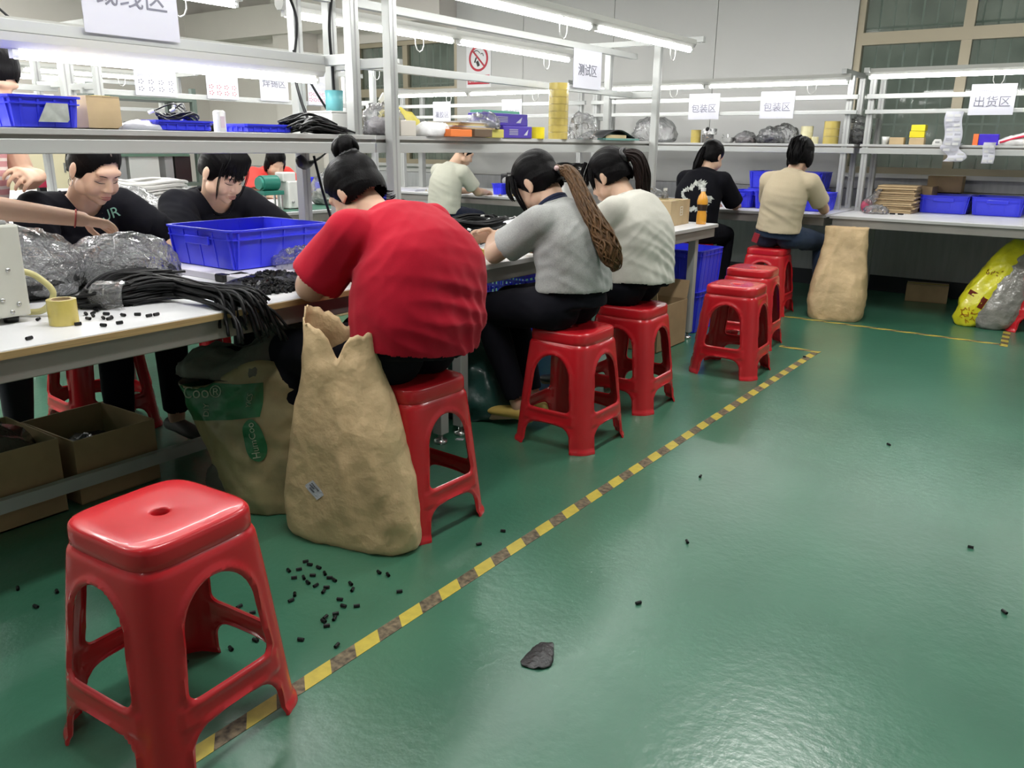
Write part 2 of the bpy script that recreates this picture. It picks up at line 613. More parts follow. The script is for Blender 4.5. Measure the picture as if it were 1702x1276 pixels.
# ================================================================== plastic stool
def stool_meshes():
    SH = 0.505
    def a_of(z):
        t = max(0.0, min(1.0, (0.455 - z) / 0.455))
        return 0.150 + 0.047 * t ** 0.9
    def f_win(u, z):
        z0, zc, z1, w0 = 0.172, 0.300, 0.402, 0.104
        hw = w0 - 0.016 * (z - z0) / (zc - z0) if z < zc else w0 - 0.016
        if z >= zc:
            return (math.hypot(u / hw, (z - zc) / (z1 - zc)) - 1) * 0.085
        r = 0.02
        dx, dz = abs(u) - hw + r, (z0 - z) + r
        return math.hypot(max(dx, 0), max(dz, 0)) + min(max(dx, dz), 0) - r
    def f_low(u, z):
        hw, zt, r = 0.118 - 0.12 * max(z, 0), 0.110 - 2.4 * abs(u) ** 2.4, 0.035
        dx, dz = abs(u) - hw + r, (z - zt) + r
        return math.hypot(max(dx, 0), max(dz, 0)) + min(max(dx, dz), 0) - r
    def f(u, z):
        return min(f_win(u, z), f_low(u, z))
    NS, NZ = 36, 66
    verts, idx, val = [], {}, {}
    def pos(side, s, z, out=0.0):
        a = a_of(z) + out
        n = 5.0
        p = [(1, s), (-s, 1), (-1, -s), (s, -1)][side]
        q = (abs(p[0]) ** n + abs(p[1]) ** n) ** (1 / n)
        return V((a * p[0] / q, a * p[1] / q, z))
    prm = {}
    for side in range(4):
        for i in range(NS):
            s = -1 + 2 * i / NS
            for k in range(NZ + 1):
                z = 0.462 * k / NZ
                prm[(side * NS + i, k)] = [side, s, z]
    N4 = 4 * NS
    for key, (side, s, z) in prm.items():
        val[key] = f(s * a_of(z), z)
    faces = []
    used = set()
    for c in range(N4):
        for k in range(NZ):
            q = [(c, k), ((c + 1) % N4, k), ((c + 1) % N4, k + 1), (c, k + 1)]
            if all(val[x] < 0 for x in q):
                continue
            if sum(val[x] < -0.004 for x in q) >= 3:
                continue
            faces.append(q)
            used.update(q)
    vs, remap = [], {}
    for key in used:
        side, s, z = prm[key]
        if val[key] < 0:
            u = s * a_of(z)
            for _ in range(4):
                e = 0.0006
                v0 = f(u, z)
                gu, gz = (f(u + e, z) - v0) / e, (f(u, z + e) - v0) / e
                g2 = gu * gu + gz * gz
                if g2 < 1e-6:
                    break
                u -= v0 * gu / g2
                z -= v0 * gz / g2
            z = max(z, 0.0)
            s = max(-1, min(1, u / a_of(z)))
        d = f(s * a_of(z), z)
        out = 0.0075 * math.exp(-((d - 0.006) / 0.007) ** 2) - 0.004 * math.exp(-(d / 0.003) ** 2)
        if 0.118 < z < 0.168 and abs(s) < 0.7:
            out += 0.004
        if z < 0.020:
            out += 0.006 * min(1, (0.020 - z) / 0.008)
        if z > 0.437:
            out -= 0.012 * ((z - 0.437) / 0.025) ** 2
        remap[key] = len(vs)
        vs.append(pos(side, s, z, out))
    me = bpy.data.meshes.new('leg_frame')
    me.from_pydata(vs, [], [tuple(remap[x] for x in q) for q in faces])
    me.materials.append(M_RED)
    o = link('tmp', me, None, None, True)
    sm = o.modifiers.new('s', 'SMOOTH')
    sm.factor = 0.3
    sm.iterations = 1
    so = o.modifiers.new('t', 'SOLIDIFY')
    so.thickness = 0.0055
    so.offset = -1
    body = baked(o)
    bpy.data.objects.remove(o)
    body.polygons.foreach_set('use_smooth', [True] * len(body.polygons))
    try:
        body.set_sharp_from_angle(angle=rad(60))
    except Exception:
        pass
    mb = MB()
    prof = [(a + 0.0065 if a > 0.1 else a, z, n) for a, z, n in [(0.120, 0.454, 5), (0.136, 0.453, 5), (0.1395, 0.458, 5), (0.1395, 0.470, 5), (0.1390, 0.488, 5), (0.1375, 0.497, 5), (0.1335, 0.5025, 5), (0.126, 0.505, 5), (0.09, 0.5045, 4.5), (0.05, 0.5035, 3.5), (0.024, 0.503, 2.2), (0.0205, 0.5025, 2), (0.018, 0.499, 2), (0.017, 0.485, 2)]]
    rings = [sellipse(a, a, n, 64, z) for a, z, n in prof]
    mb.ring_loft(rings, False, False)
    seat = mb.mesh('seat')
    seat.materials.append(M_RED)
    seat.polygons.foreach_set('use_smooth', [True] * len(seat.polygons))
    foot = []
    return body, seat
ST_BODY, ST_SEAT = stool_meshes()

def stool(x, y, rz, label, sc=1.0):
    t = thing('plastic_stool', label, 'stool', (x, y, 0), rad(rz), 'red plastic stools')
    t.scale = (sc, sc, sc)
    link('seat', ST_SEAT, None, t)
    link('leg_frame', ST_BODY, None, t)
    return t
stool(-1.514, 0.848, 4, 'empty red plastic stool in the foreground, nearest of all')
stool(-1.815, 1.945, -2, 'red plastic stool under the woman in the red shirt')
stool(-1.80, 2.955, 0, 'red plastic stool under the woman in the grey shirt')
stool(-1.845, 3.585, 2, 'red plastic stool under the woman in the off-white shirt with ponytail')
stool(-1.66, 4.49, 3, 'empty red plastic stool with a stained top by the yellow tape corner')
stool(-1.83, 5.21, 4, 'empty red plastic stool half hidden behind another empty stool')
stool(-2.12, 6.36, 2, 'red plastic stool under the person in the beige shirt')
stool(-2.70, 6.22, 0, 'red plastic stool under the woman with the dragon print')
stool(-0.30, 6.93, 0, 'red plastic stool cut off by the right edge of the picture')
stool(-3.58, 4.38, 10, 'red plastic stool seen under the far table beside blue crates')
stool(-3.55, 1.78, -4, 'red plastic stool under the table, below the woman with the lettered shirt')
stool(-3.60, 2.42, 4, 'red plastic stool under the table, below the woman with the fringe')
stool(-5.22, 6.14, 0, 'red plastic stool under the man in the pale shirt by the back wall')

# ================================================================== workbenches
def bench(loc, rz, L, label, front, rear, posts, shelf, rails, group=None, foot=None, arm=None, ply=True, zt=0.755, legs=(0.07, 0.06), lega=0.07, board=True, rail_end=0.06, post_top=1.88, brackets=(1.575,), skirt=False, end0=0.09):
    t = thing('workbench', label, 'workbench', loc, rz, group)
    MB().span(rear, front, 0, L, zt - 0.018, zt).build('tabletop', M_WHITE, t, bevel=0.002)
    if ply:
        MB().span(front - 0.002, front + 0.004, 0, L, zt - 0.022, zt - 0.004).build('edge_strip', M_PLY, t)
    else:
        MB().span(front - 0.002, front + 0.003, 0, L, zt - 0.022, zt - 0.003).build('edge_strip', M_SHELF, t)
    MB().span(front - 0.05, front - 0.012, 0.02, L - 0.02, zt - 0.085, zt - 0.018).build('apron', M_APRON, t, bevel=0.003)
    MB().span(rear + 0.012, rear + 0.05, 0.02, L - 0.02, zt - 0.085, zt - 0.018).build('apron', M_APRON, t, bevel=0.003)
    for y in (0.03, L - 0.07):
        MB().span(rear + 0.05, front - 0.05, y, y + 0.04, zt - 0.085, zt - 0.018).build('crossbeam', M_APRON, t)
    if legs:
        for x in (front - lega, rear + 0.07):
            for y in (legs[0], L - legs[1]):
                MB().span(x - 0.025, x + 0.025, y - 0.025, y + 0.025, 0.045, zt - 0.018).build('leg', M_ALU, t, bevel=0.003)
                MB().lathe((x, y, 0), [(0.028, 0), (0.03, 0.008), (0.028, 0.016), (0.01, 0.018), (0.01, 0.05)]).build('foot', M_CHROME, t, True)
    if foot:
        MB().span(foot[0] - 0.015, foot[0] + 0.015, 0.03, L - 0.03, foot[1], foot[1] + 0.045).build('foot_rail', M_ALU, t)
    for x in posts:
        for y in (end0, L - 0.09):
            p = MB()
            s = 0.0225
            p.span(x - s, x + s, y - s, y + s, zt, post_top)
            for dx, dy in ((s, 0), (-s, 0), (0, s), (0, -s)):
                pass
            po = p.build('post', M_ALU, t, bevel=0.003)
            MB().span(x - s - 0.0008, x + s + 0.0008, y - 0.004, y + 0.004, zt + 0.03, post_top - 0.02).build('groove', M_GREY, po)
    for y in (end0, L - 0.09):
        for z in brackets:
            MB().span(min(posts) + 0.0225, max(posts) - 0.0225, y - 0.018, y + 0.018, z - 0.02, z + 0.02).build('bracket', M_ALU, t, bevel=0.002)
        if arm:
            MB().span(arm[0], arm[1], y - 0.02, y + 0.02, post_top, post_top + 0.035).build('arm', M_ALU, t, bevel=0.002)
    if board:
        MB().span(shelf[0], shelf[1], 0.01, L - 0.01, 1.262, 1.28).build('shelf_board', M_SHELF, t, bevel=0.002)
        for x in (shelf[0], shelf[1] - 0.03):
            MB().span(x, x + 0.03, 0.01, L - 0.01, 1.207, 1.25).build('shelf_beam', M_ALU, t, bevel=0.003)
        MB().span(shelf[0] + 0.03, shelf[1] - 0.012, 0.02, L - 0.02, 1.25, 1.262).build('shelf_channel', M_APRON, t)
    for x, z, ww, hh in rails:
        MB().span(x - ww / 2, x + ww / 2, rail_end, L - rail_end, z - hh / 2, z + hh / 2).build('rail', M_ALU, t, bevel=0.002)
    return t

def lamp(loc, rz, L, label, wire=True, tubes=2, group='white tube lamps over the benches'):
    """housing with tube underneath; local y is its length, z=0 the top of the housing"""
    t = thing('tube_lamp', label, 'lamp', loc, rz, group)
    h = MB()
    h.box((0, L / 2, -0.0125), (0.06, L, 0.025))
    h.add([(-0.03, 0, -0.025), (0.03, 0, -0.025), (0.016, 0, -0.045), (-0.016, 0, -0.045), (-0.03, L, -0.025), (0.03, L, -0.025), (0.016, L, -0.045), (-0.016, L, -0.045)], [(0, 1, 2, 3), (7, 6, 5, 4), (1, 5, 6, 2), (3, 7, 4, 0), (2, 6, 7, 3)])
    h.build('housing', M_HOUSE, t)
    n = max(1, round(L / 1.2))
    for i in range(n):
        a, b = i * L / n + 0.03, (i + 1) * L / n - 0.03
        MB().cyl((0, a, -0.06), (0, b, -0.06), 0.014, n=10).build('tube', M_TUBE, t, True)
        for y in (a, b):
            MB().box((0, y, -0.052), (0.026, 0.02, 0.04)).build('socket', M_WHITEP, t)
        if wire:
            y = (a + b) / 2 + 0.3
            pts = [V((0.02, y + 0.035 * sin(k / 10 * 2 * pi), -0.095 + 0.05 * cos(k / 10 * 2 * pi))) for k in range(11)]
            MB().tube(pts, 0.003, 5).build('cord', M_WHITEP, t, True)
    return t

CX = -2.78
# row 1: the two long double benches with seated workers on both sides
R1 = [(0, 1.82, 0.035, 0.035), (0, 1.575, 0.03, 0.035)]
bench((CX, -0.12, 0), 0, 2.72, 'near white-topped workbench with plywood edge, machine and cable bundle on it', 0.65, -0.65, (0.16, -0.18), (-0.2, 0.195), R1, foot=(0.02, 0.082), arm=(-0.52, 0.60))
bench((CX, 2.615, 0), 0, 2.695, 'white-topped workbench behind the red shirt with coiled black cables on it', 0.65, -0.65, (0.185, -0.18), (-0.17, 0.165), R1, arm=(-0.52, 0.50), ply=False, legs=(0.06, 0.22))
lamp((CX + 0.48, 2.66, 1.88), 0, 2.42, 'long tube lamp high over the seated women, nearest the camera')
lamp((CX - 0.48, 2.68, 1.875), 0, 2.52, 'tube lamp under the upper rail behind the no-smoking sign view')
lamp((CX - 0.48, 0.0, 1.88), 0, 2.47, 'tube lamp at the top left edge above the big white sign')
lamp((CX - 0.01, 0.0, 1.556), 0, 2.49, 'tube lamp under the rail that carries the big white sign', wire=False)
lamp((CX + 0.56, 0.0, 1.88), 0, 2.42, 'tube lamp over the near workbench, above the frame')
# row 2 behind them
R2 = [(0, 1.80, 0.035, 0.035), (0, 1.55, 0.03, 0.035)]
bench((-5.5, 0.1, 0), 0, 2.70, 'second-row workbench behind the standing woman', 0.62, -0.62, (0.16, -0.18), (-0.2, 0.19), R2, arm=(-0.5, 0.5), ply=False)
bench((-5.5, 2.83, 0), 0, 2.60, 'second-row workbench with small machines and a green mat', 0.62, -0.62, (0.16, -0.18), (-0.2, 0.19), R2, arm=(-0.5, 0.5), ply=False)
lamp((-5.02, 0.3, 1.88), 0, 2.4, 'tube lamp over the second row, left part')
lamp((-5.02, 2.95, 1.88), 0, 2.4, 'tube lamp over the second row, right part')
lamp((-5.98, 0.3, 1.88), 0, 2.4, 'tube lamp on the far side of the second row, left part')
lamp((-5.98, 2.95, 1.88), 0, 2.4, 'tube lamp on the far side of the second row, right part')
# row 3 far left
bench((-8.3, 1.0, 0), 0, 4.4, 'third-row workbench far left beside the brownish wall', 0.62, -0.62, (0.16, -0.18), (-0.2, 0.19), R2, arm=(-0.5, 0.5), ply=False)
lamp((-7.82, 1.2, 1.88), 0, 3.6, 'tube lamp over the third row, near side')
lamp((-8.78, 1.2, 1.88), 0, 3.6, 'tube lamp over the third row, far side')
# benches along the back wall
RB = [(-0.0, 1.64, 0.03, 0.035), (-0.0, 1.525, 0.03, 0.03)]
def back_bench(x0, L, label, y=7.185):
    return bench((x0, y, 0), -pi / 2, L, label, 0.60, -0.60, (-0.03, -0.36), (-0.38, 0.0), RB, arm=(-0.36, 0.24), ply=False, post_top=1.80, brackets=(1.5,), rail_end=0.02, end0=0.05, lega=0.55)
back_bench(-6.80, 2.50, 'back-wall workbench in front of the man in the pale shirt')
back_bench(-4.27, 2.49, 'back-wall workbench with the two packing signs')
back_bench(-1.755, 2.60, 'back-wall workbench under the large window with cardboard stack')
lamp((-6.72, 7.0, 1.80), -pi / 2, 2.2, 'tube lamp over the back bench behind the no-smoking sign rail')
lamp((-4.2, 7.0, 1.80), -pi / 2, 2.38, 'tube lamp above the two packing-area signs')
lamp((-1.72, 7.0, 1.83), -pi / 2, 2.4, 'tube lamp in front of the large window')

# ================================================================== signs
def paper_sign(c, r, u, wd, ht, text, size, label, header=True, dy=0.0, name='paper_sign', group=None):
    c, r, u = V(c), V(r).normalized(), V(u).normalized()
    n = r.cross(u)
    t = thing(name, label, 'sign', tuple(c), 0, group)
    F = frame(r, u)
    mb = MB()
    nx, nz = 8, 8
    vs, fs = [], []
    for s in (0.001, -0.001):
        for j in range(nz + 1):
            for i in range(nx + 1):
                a, b = -0.5 + i / nx, -0.5 + j / nz
                bow = 0.006 * sin(a * 5 + b * 3) * (0.5 - b)
                vs.append(F @ V((a * wd, b * ht, 0)) + n * (s + bow * 0.15))
    W1 = (nx + 1) * (nz + 1)
    for j in range(nz):
        for i in range(nx):
            q = (j * (nx + 1) + i, j * (nx + 1) + i + 1, (j + 1) * (nx + 1) + i + 1, (j + 1) * (nx + 1) + i)
            fs.append(q)
            fs.append(tuple(reversed([k + W1 for k in q])))
    mb.add(vs, fs)
    mb.build('sheet', M_PAPER, t, True)
    if text:
        put_text(text, size, u * dy, r, u, M_PRINT, t, off=0.003)
    if header:
        mb = MB()
        mb.box(n * 0.003 + u * (ht * 0.30), (wd * 0.66, 0.0015, 0.0012), R=F)
        for k in (-1, 1):
            mb.box(n * 0.003 + u * (ht * 0.30 + k * ht * 0.045), (wd * 0.68, 0.002, 0.001), R=F)
        for k in range(14):
            mb.box(n * 0.003 + u * (ht * 0.30) + r * (-wd * 0.3 + k * wd * 0.046), (wd * 0.028, ht * 0.05, 0.001), R=F)
        mb.build('header_print', M_PRINTL, t)
    return t

YY = V((0, 1, 0)); XX = V((1, 0, 0)); ZZ = V((0, 0, 1))
paper_sign((CX + 0.03, 1.65, 1.70), YY, ZZ, 0.335, 0.245, '裁线区', 0.088, 'big white hanging sign reading cutting area, cut by the top edge', header=False, dy=0.0)
paper_sign((CX + 0.03, 4.585, 1.69), YY, ZZ, 0.33, 0.22, '测试区', 0.075, 'shiny white sign with testing-area lettering by the tape-roll column', header=False, dy=-0.01)
YS = 7.16
paper_sign((-3.09, YS, 1.585), XX, ZZ, 0.285, 0.215, '包装区', 0.078, 'white packing-area sign, left one of the two', dy=-0.02)
paper_sign((-2.44, YS, 1.588), XX, ZZ, 0.285, 0.215, '包装区', 0.078, 'white packing-area sign, right one above the dark-haired beige shirt', dy=-0.02)
paper_sign((-0.86, YS, 1.60), XX, ZZ, 0.29, 0.215, '出货区', 0.082, 'white shipping-area sign in front of the large window', dy=-0.02)
paper_sign((-6.12, YS, 1.575), XX, ZZ, 0.25, 0.215, '灌胶区', 0.07, 'white gluing-area sign left of the purple boxes', dy=-0.03)
paper_sign((-5.18, YS, 1.58), XX, ZZ, 0.25, 0.215, '灌胶区', 0.07, 'white gluing-area sign partly hidden above the purple boxes', dy=-0.03)
paper_sign((-5.47, 4.40, 1.67), YY, ZZ, 0.27, 0.235, '焊锡区', 0.075, 'white soldering-area sign hanging in the second row', header=False, dy=0.01)
paper_sign((-8.27, 3.88, 1.50), YY, ZZ, 0.40, 0.3, '包装区', 0.085, 'far left packing-area sign half hidden behind the blue bin', header=False, dy=-0.04)

def chart_sign(c, wd, ht, label, seed, col=None):
    t = paper_sign(c, YY, ZZ, wd, ht, None, 0, label, header=False)
    rnd = random.Random(seed)
    mb = MB()
    mb2 = MB()
    for j in range(5):
        for i in range(4):
            p = V((0.003, -wd * 0.36 + i * wd * 0.24, ht * 0.34 - j * ht * 0.17))
            if j < 3:
                for k in range(3):
                    mb.box(p + V((0, rnd.uniform(-0.01, 0.01), k * 0.009 - 0.01)), (0.0008, rnd.uniform(0.02, 0.045), 0.003))
            else:
                for k in range(5):
                    a = k * 2 * pi / 5
                    mb2.box(p + V((0, 0.016 * cos(a), 0.012 * sin(a))), (0.0008, 0.007, 0.007))
    mb.build('printed_lines', M_PRINTL, t)['kind'] = 'stuff'
    mb2.build('printed_figures', col or M_PRINT, t)['kind'] = 'stuff'
    return t
chart_sign((-5.47, 3.40, 1.675), 0.31, 0.27, 'laminated instruction sheet with rows of small figures, far left one', 3)
chart_sign((-5.47, 3.93, 1.67), 0.27, 0.25, 'laminated instruction sheet left of the soldering-area sign', 5, mat('print_red', (0.5, 0.1, 0.1), 0.6))
chart_sign((-5.47, 4.83, 1.665), 0.19, 0.25, 'narrow instruction sheet hanging between the double posts', 8, mat('print_red2', (0.5, 0.12, 0.16), 0.6))

# no-smoking sign on the back wall
t = thing('no_smoking_sign', 'no-smoking sign with red ring on the white back wall', 'sign', (-6.265, YW - 0.004, 2.12))
MB().box((0, 0, 0), (0.36, 0.006, 0.50)).build('board', mat('sign_board', (0.66, 0.66, 0.67), 0.4), t)
M_SRED = mat('sign_red', (0.42, 0.01, 0.03), 0.4)
mb = MB()
rings = []
for k in range(41):
    a = 2 * pi * k / 40
    rings.append([V((r * cos(a), y, 0.075 + r * sin(a))) for r, y in ((0.115, -0.004), (0.14, -0.004), (0.14, -0.007), (0.115, -0.007))])
mb.ring_loft(rings, False, False)
mb.box((0, -0.006, 0.075), (0.24, 0.003, 0.02), R=Matrix.Rotation(rad(45), 3, 'Y'))
mb.build('red_ring', M_SRED, t)
mb = MB()
mb.box((-0.01, -0.0045, 0.02), (0.035, 0.003, 0.06), R=Matrix.Rotation(rad(-25), 3, 'Y'))
mb.box((-0.045, -0.0045, 0.06), (0.018, 0.003, 0.06), R=Matrix.Rotation(rad(25), 3, 'Y'))
mb.tube([V((-0.03 + 0.045 * cos(a), -0.005, 0.13 + 0.03 * sin(a))) for a in [k * 0.35 for k in range(9)]], 0.004, 5)
mb.tube([V((0.05 + 0.02 * cos(a), -0.005, 0.10 + 0.03 * sin(a))) for a in [k * 0.35 for k in range(8)]], 0.004, 5)
mb.build('cigarette_and_hand', M_BLACK, t)
MB().box((0, -0.0045, -0.155), (0.32, 0.003, 0.10)).build('red_band', M_SRED, t)
put_text('禁止吸烟', 0.075, (0, -0.0065, -0.155), XX, ZZ, mat('sign_white', (0.8, 0.8, 0.8), 0.5), t)

# ================================================================== floor marking tape
M_TY = mat('tape_yellow', (0.50, 0.40, 0.06), 0.45, var=(40, 0.12))
M_TB = mat('tape_worn_black', (0.13, 0.10, 0.06), 0.6, var=(60, 0.75), bump=(90, 0.4, 0.002))
def floor_tape(x0, y0, x1, y1, wd, pitch, skew, label, phase=0.0, ratio=0.5):
    t = thing('floor_tape', label, 'floor tape', (x0, y0, 0))
    d = V((x1 - x0, y1 - y0, 0))
    L = d.length
    d.normalize()
    s = V((d.y, -d.x, 0))
    k = -1
    while True:
        a = k * pitch + phase
        if a > L:
            break
        for (p, q, m, nm) in ((a, a + pitch * ratio, M_TY, 'yellow_stripe'), (a + pitch * ratio, a + pitch, M_TB, 'dark_stripe')):
            pts = []
            for al, sd in ((p, 0), (p + skew, -1), (q + skew, -1), (q, 0)):
                al2 = max(0, min(L, al))
                pts.append(d * al2 + s * (0.0 if sd == 0 else -wd))
            if (pts[0] - pts[3]).length < 1e-4 and (pts[1] - pts[2]).length < 1e-4:
                continue
            vs = [p_ + ZZ * 0.0012 for p_ in pts] + [p_ + ZZ * 0.0002 for p_ in pts]
            MB().add(vs, [(3, 2, 1, 0), (4, 5, 6, 7), (0, 1, 5, 4), (1, 2, 6, 5), (2, 3, 7, 6), (3, 0, 4, 7)]).build(nm, m, t)
        k += 1
    return t
# s points to the right of d; the tape spans from the right edge to the left
floor_tape(-1.357, 0.35, -1.361, 5.225, 0.046, 0.1665, 0.036, 'yellow and dark striped floor tape running along the stools', phase=0.7975 - 0.0825 - 0.1665 * 4, ratio=0.50)
floor_tape(-1.95, 6.24, -0.46, 6.215, 0.046, 0.165, 0.10, 'striped floor tape in front of the back bench', ratio=0.55)
floor_tape(-1.62, 5.24, -1.36, 5.228, 0.046, 0.165, 0.10, 'short striped floor tape at the corner by the empty stools', ratio=0.55)
floor_tape(-0.415, 6.18, -0.45, 6.75, 0.046, 0.15, 0.02, 'short striped floor tape beside the stool at the right edge', ratio=0.5)

# ================================================================== crates
def crate(loc, rz, LX, LY, H, label, rib=0.085, handle=True, m=None, name='plastic_crate', group='blue plastic crates', hax=1):
    m = m or M_BLUE
    t = thing(name, label, 'crate', loc, rz, group)
    tp = 0.022 * min(1, H / 0.15)
    w = 0.004
    a, b = LX / 2, LY / 2
    n = 14
    rings = [sellipse(a - tp - 0.01, b - tp - 0.01, n, 48, 0), sellipse(a - tp, b - tp, n, 48, 0.004), sellipse(a - 0.006, b - 0.006, n, 48, H - 0.012), sellipse(a - 0.006, b - 0.006, n, 48, H), sellipse(a - 0.006 - w, b - 0.006 - w, n, 48, H), sellipse(a - tp - w, b - tp - w, n, 48, 0.008), sellipse(0.01, 0.01, n, 48, 0.008)]
    MB().ring_loft(rings, True, True).build('body', m, t, 'auto')
    rim = MB()
    rim.ring_loft([sellipse(a - 0.006, b - 0.006, n, 48, H - 0.004), sellipse(a + 0.002, b + 0.002, n, 48, H - 0.006), sellipse(a + 0.002, b + 0.002, n, 48, H + 0.001), sellipse(a - 0.012, b - 0.012, n, 48, H + 0.001)], False, False)
    zb = H - 0.033 * min(1, H / 0.15)
    rim.ring_loft([sellipse(a - 0.008, b - 0.008, n, 48, zb - 0.004), sellipse(a - 0.001, b - 0.001, n, 48, zb - 0.004), sellipse(a - 0.001, b - 0.001, n, 48, zb), sellipse(a - 0.008, b - 0.008, n, 48, zb)], False, False)
    rim.build('rim', m, t)
    for (half, other, ax) in ((a, b, 0), (b, a, 1)):
        k = max(2, int(2 * half / rib))
        for i in range(k + 1):
            q = -half + 0.035 + (2 * half - 0.07) * i / k
            for s in (-1, 1):
                r = MB()
                lo = s * (other - tp + 0.002)
                hi = s * (other - 0.004)
                d = 0.0035
                if ax == 0:
                    vs = [(q - d, lo, 0.004), (q + d, lo, 0.004), (q + d, lo - s * 0.008, 0.004), (q - d, lo - s * 0.008, 0.004), (q - d, hi + s * 0.002, H - 0.01), (q + d, hi + s * 0.002, H - 0.01), (q + d, hi - s * 0.008, H - 0.01), (q - d, hi - s * 0.008, H - 0.01)]
                else:
                    vs = [(lo, q - d, 0.004), (lo, q + d, 0.004), (lo - s * 0.008, q + d, 0.004), (lo - s * 0.008, q - d, 0.004), (hi + s * 0.002, q - d, H - 0.01), (hi + s * 0.002, q + d, H - 0.01), (hi - s * 0.008, q + d, H - 0.01), (hi - s * 0.008, q - d, H - 0.01)]
                r.add(vs, [(0, 1, 2, 3), (7, 6, 5, 4), (0, 4, 5, 1), (1, 5, 6, 2), (2, 6, 7, 3), (3, 7, 4, 0)]).build('rib', m, t)
    if handle:
        hw = min(0.075, a * 0.45)
        for s in (-1, 1):
            if hax == 0:
                MB().box((s * (a - 0.002), 0, H - 0.045), (0.012, 0.15, 0.032)).build('handle', m, t, bevel=0.003)
                continue
            MB().box((0, s * (b - 0.002), H - 0.035 * min(1, H / 0.15)), (2 * hw, 0.012, 0.03 * min(1, H / 0.15))).build('handle', m, t, bevel=0.003)
    return t

# big crate on the near bench on a white foam board
tag(MB().span(-3.08, -2.50, 1.80, 2.34, 0.755, 0.78).build('foam_board', mat('foam_board', (0.66, 0.64, 0.72), 0.7), bevel=0.003), 'white foam board under the big blue crate', 'board')
crate((-2.83, 2.105, 0.78), pi / 2, 0.49, 0.44, 0.15, 'large blue crate on the near bench in front of the red shirt', rib=0.11, hax=0)
t = thing('sensor_clip', 'small black clip with cord stuck to the table by the big crate', 'clip', (-2.60, 1.80, 0.755))
MB().box((0, 0, 0.015), (0.05, 0.035, 0.028)).build('body', M_BLACK, t, bevel=0.005)
MB().tube([(0.0, 0.02, 0.02), (0.03, 0.06, 0.03), (0.06, 0.11, 0.012), (0.08, 0.16, 0.004), (0.06, 0.24, 0.004)], 0.004, 6).build('cord', M_CABLE, t, True)

# bins on the upper shelves
def shelf_z():
    return 1.28
crate((-2.80, 1.265, 1.28), 0, 0.38, 0.215, 0.092, 'blue bin with a clear label window on the near shelf, far left', rib=0.07, handle=False)
t = thing('bin_label', 'torn pale label stuck on the blue shelf bin', 'label', (-2.604, 1.28, 1.326))
MB().add([(0, -0.05, -0.028), (0, 0.035, -0.028), (0, 0.042, -0.02), (0, 0.042, 0.026), (0, -0.02, 0.026), (0.001, -0.05, -0.028), (0.001, 0.035, -0.028), (0.001, 0.042, -0.02), (0.001, 0.042, 0.026), (0.001, -0.02, 0.026)], [(9, 8, 7, 6, 5), (0, 1, 2, 3, 4), (0, 5, 6, 1), (3, 8, 9, 4)]).build('sheet', mat('old_label', (0.5, 0.53, 0.5), 0.5, var=(30, 0.2)), t)
crate((-2.70, 1.73, 1.28), pi / 2, 0.215, 0.16, 0.034, 'shallow blue tray with white cables on the near shelf', rib=0.05, handle=False, name='shallow_tray')
crate((-2.70, 2.08, 1.28), pi / 2, 0.215, 0.16, 0.030, 'shallow blue tray beside the black wire heap on the shelf', rib=0.05, handle=False, name='shallow_tray')

# ------------------------------------------------------------------ totes and stacked crates under / behind the benches
crate((-2.385, 5.42, 0.0), 0, 0.37, 0.38, 0.29, 'lower tall blue tote at the end of the middle bench', rib=0.07)
crate((-2.385, 5.42, 0.285), 0, 0.39, 0.40, 0.285, 'upper tall blue tote at the end of the middle bench', rib=0.07)
def basket(x, y, z, label):
    """ventilated crate: corner posts, slats and rails"""
    t = thing('ventilated_crate', label, 'crate', (x, y, z), 0, 'ventilated blue crates')
    LX, LY, H = 0.36, 0.48, 0.155
    MB().box((0, 0, 0.005), (LX - 0.02, LY - 0.02, 0.01)).build('base', M_BLUED, t)
    for zz in (0.012, 0.06, 0.108, H - 0.008):
        r = MB()
        r.ring_loft([sellipse(LX / 2, LY / 2, 14, 32, zz - 0.007), sellipse(LX / 2, LY / 2, 14, 32, zz + 0.007), sellipse(LX / 2 - 0.008, LY / 2 - 0.008, 14, 32, zz + 0.007), sellipse(LX / 2 - 0.008, LY / 2 - 0.008, 14, 32, zz - 0.007)], False, False)
        r.build('band', M_BLUE, t)
    for i in range(13):
        for s in (-1, 1):
            MB().box((s * (LX / 2 - 0.004), -LY / 2 + 0.02 + i * (LY - 0.04) / 12, H / 2), (0.006, 0.012, H - 0.01)).build('slat', M_BLUE, t)
    for i in range(10):
        for s in (-1, 1):
            MB().box((-LX / 2 + 0.02 + i * (LX - 0.04) / 9, s * (LY / 2 - 0.004), H / 2), (0.012, 0.006, H - 0.01)).build('slat', M_BLUE, t)
    return t
for k in range(3):
    basket(-2.93, 4.20, 0.158 * k, ['lowest', 'middle', 'topmost'][k] + ' ventilated blue crate in the stack under the middle bench')
tag(MB().box((-2.93, 4.20, 0.52 - 0.03), (0.30, 0.42, 0.03)).build('flat_panel', M_BLUE, bevel=0.004), 'blue ribbed lid on top of the ventilated crates', 'lid')

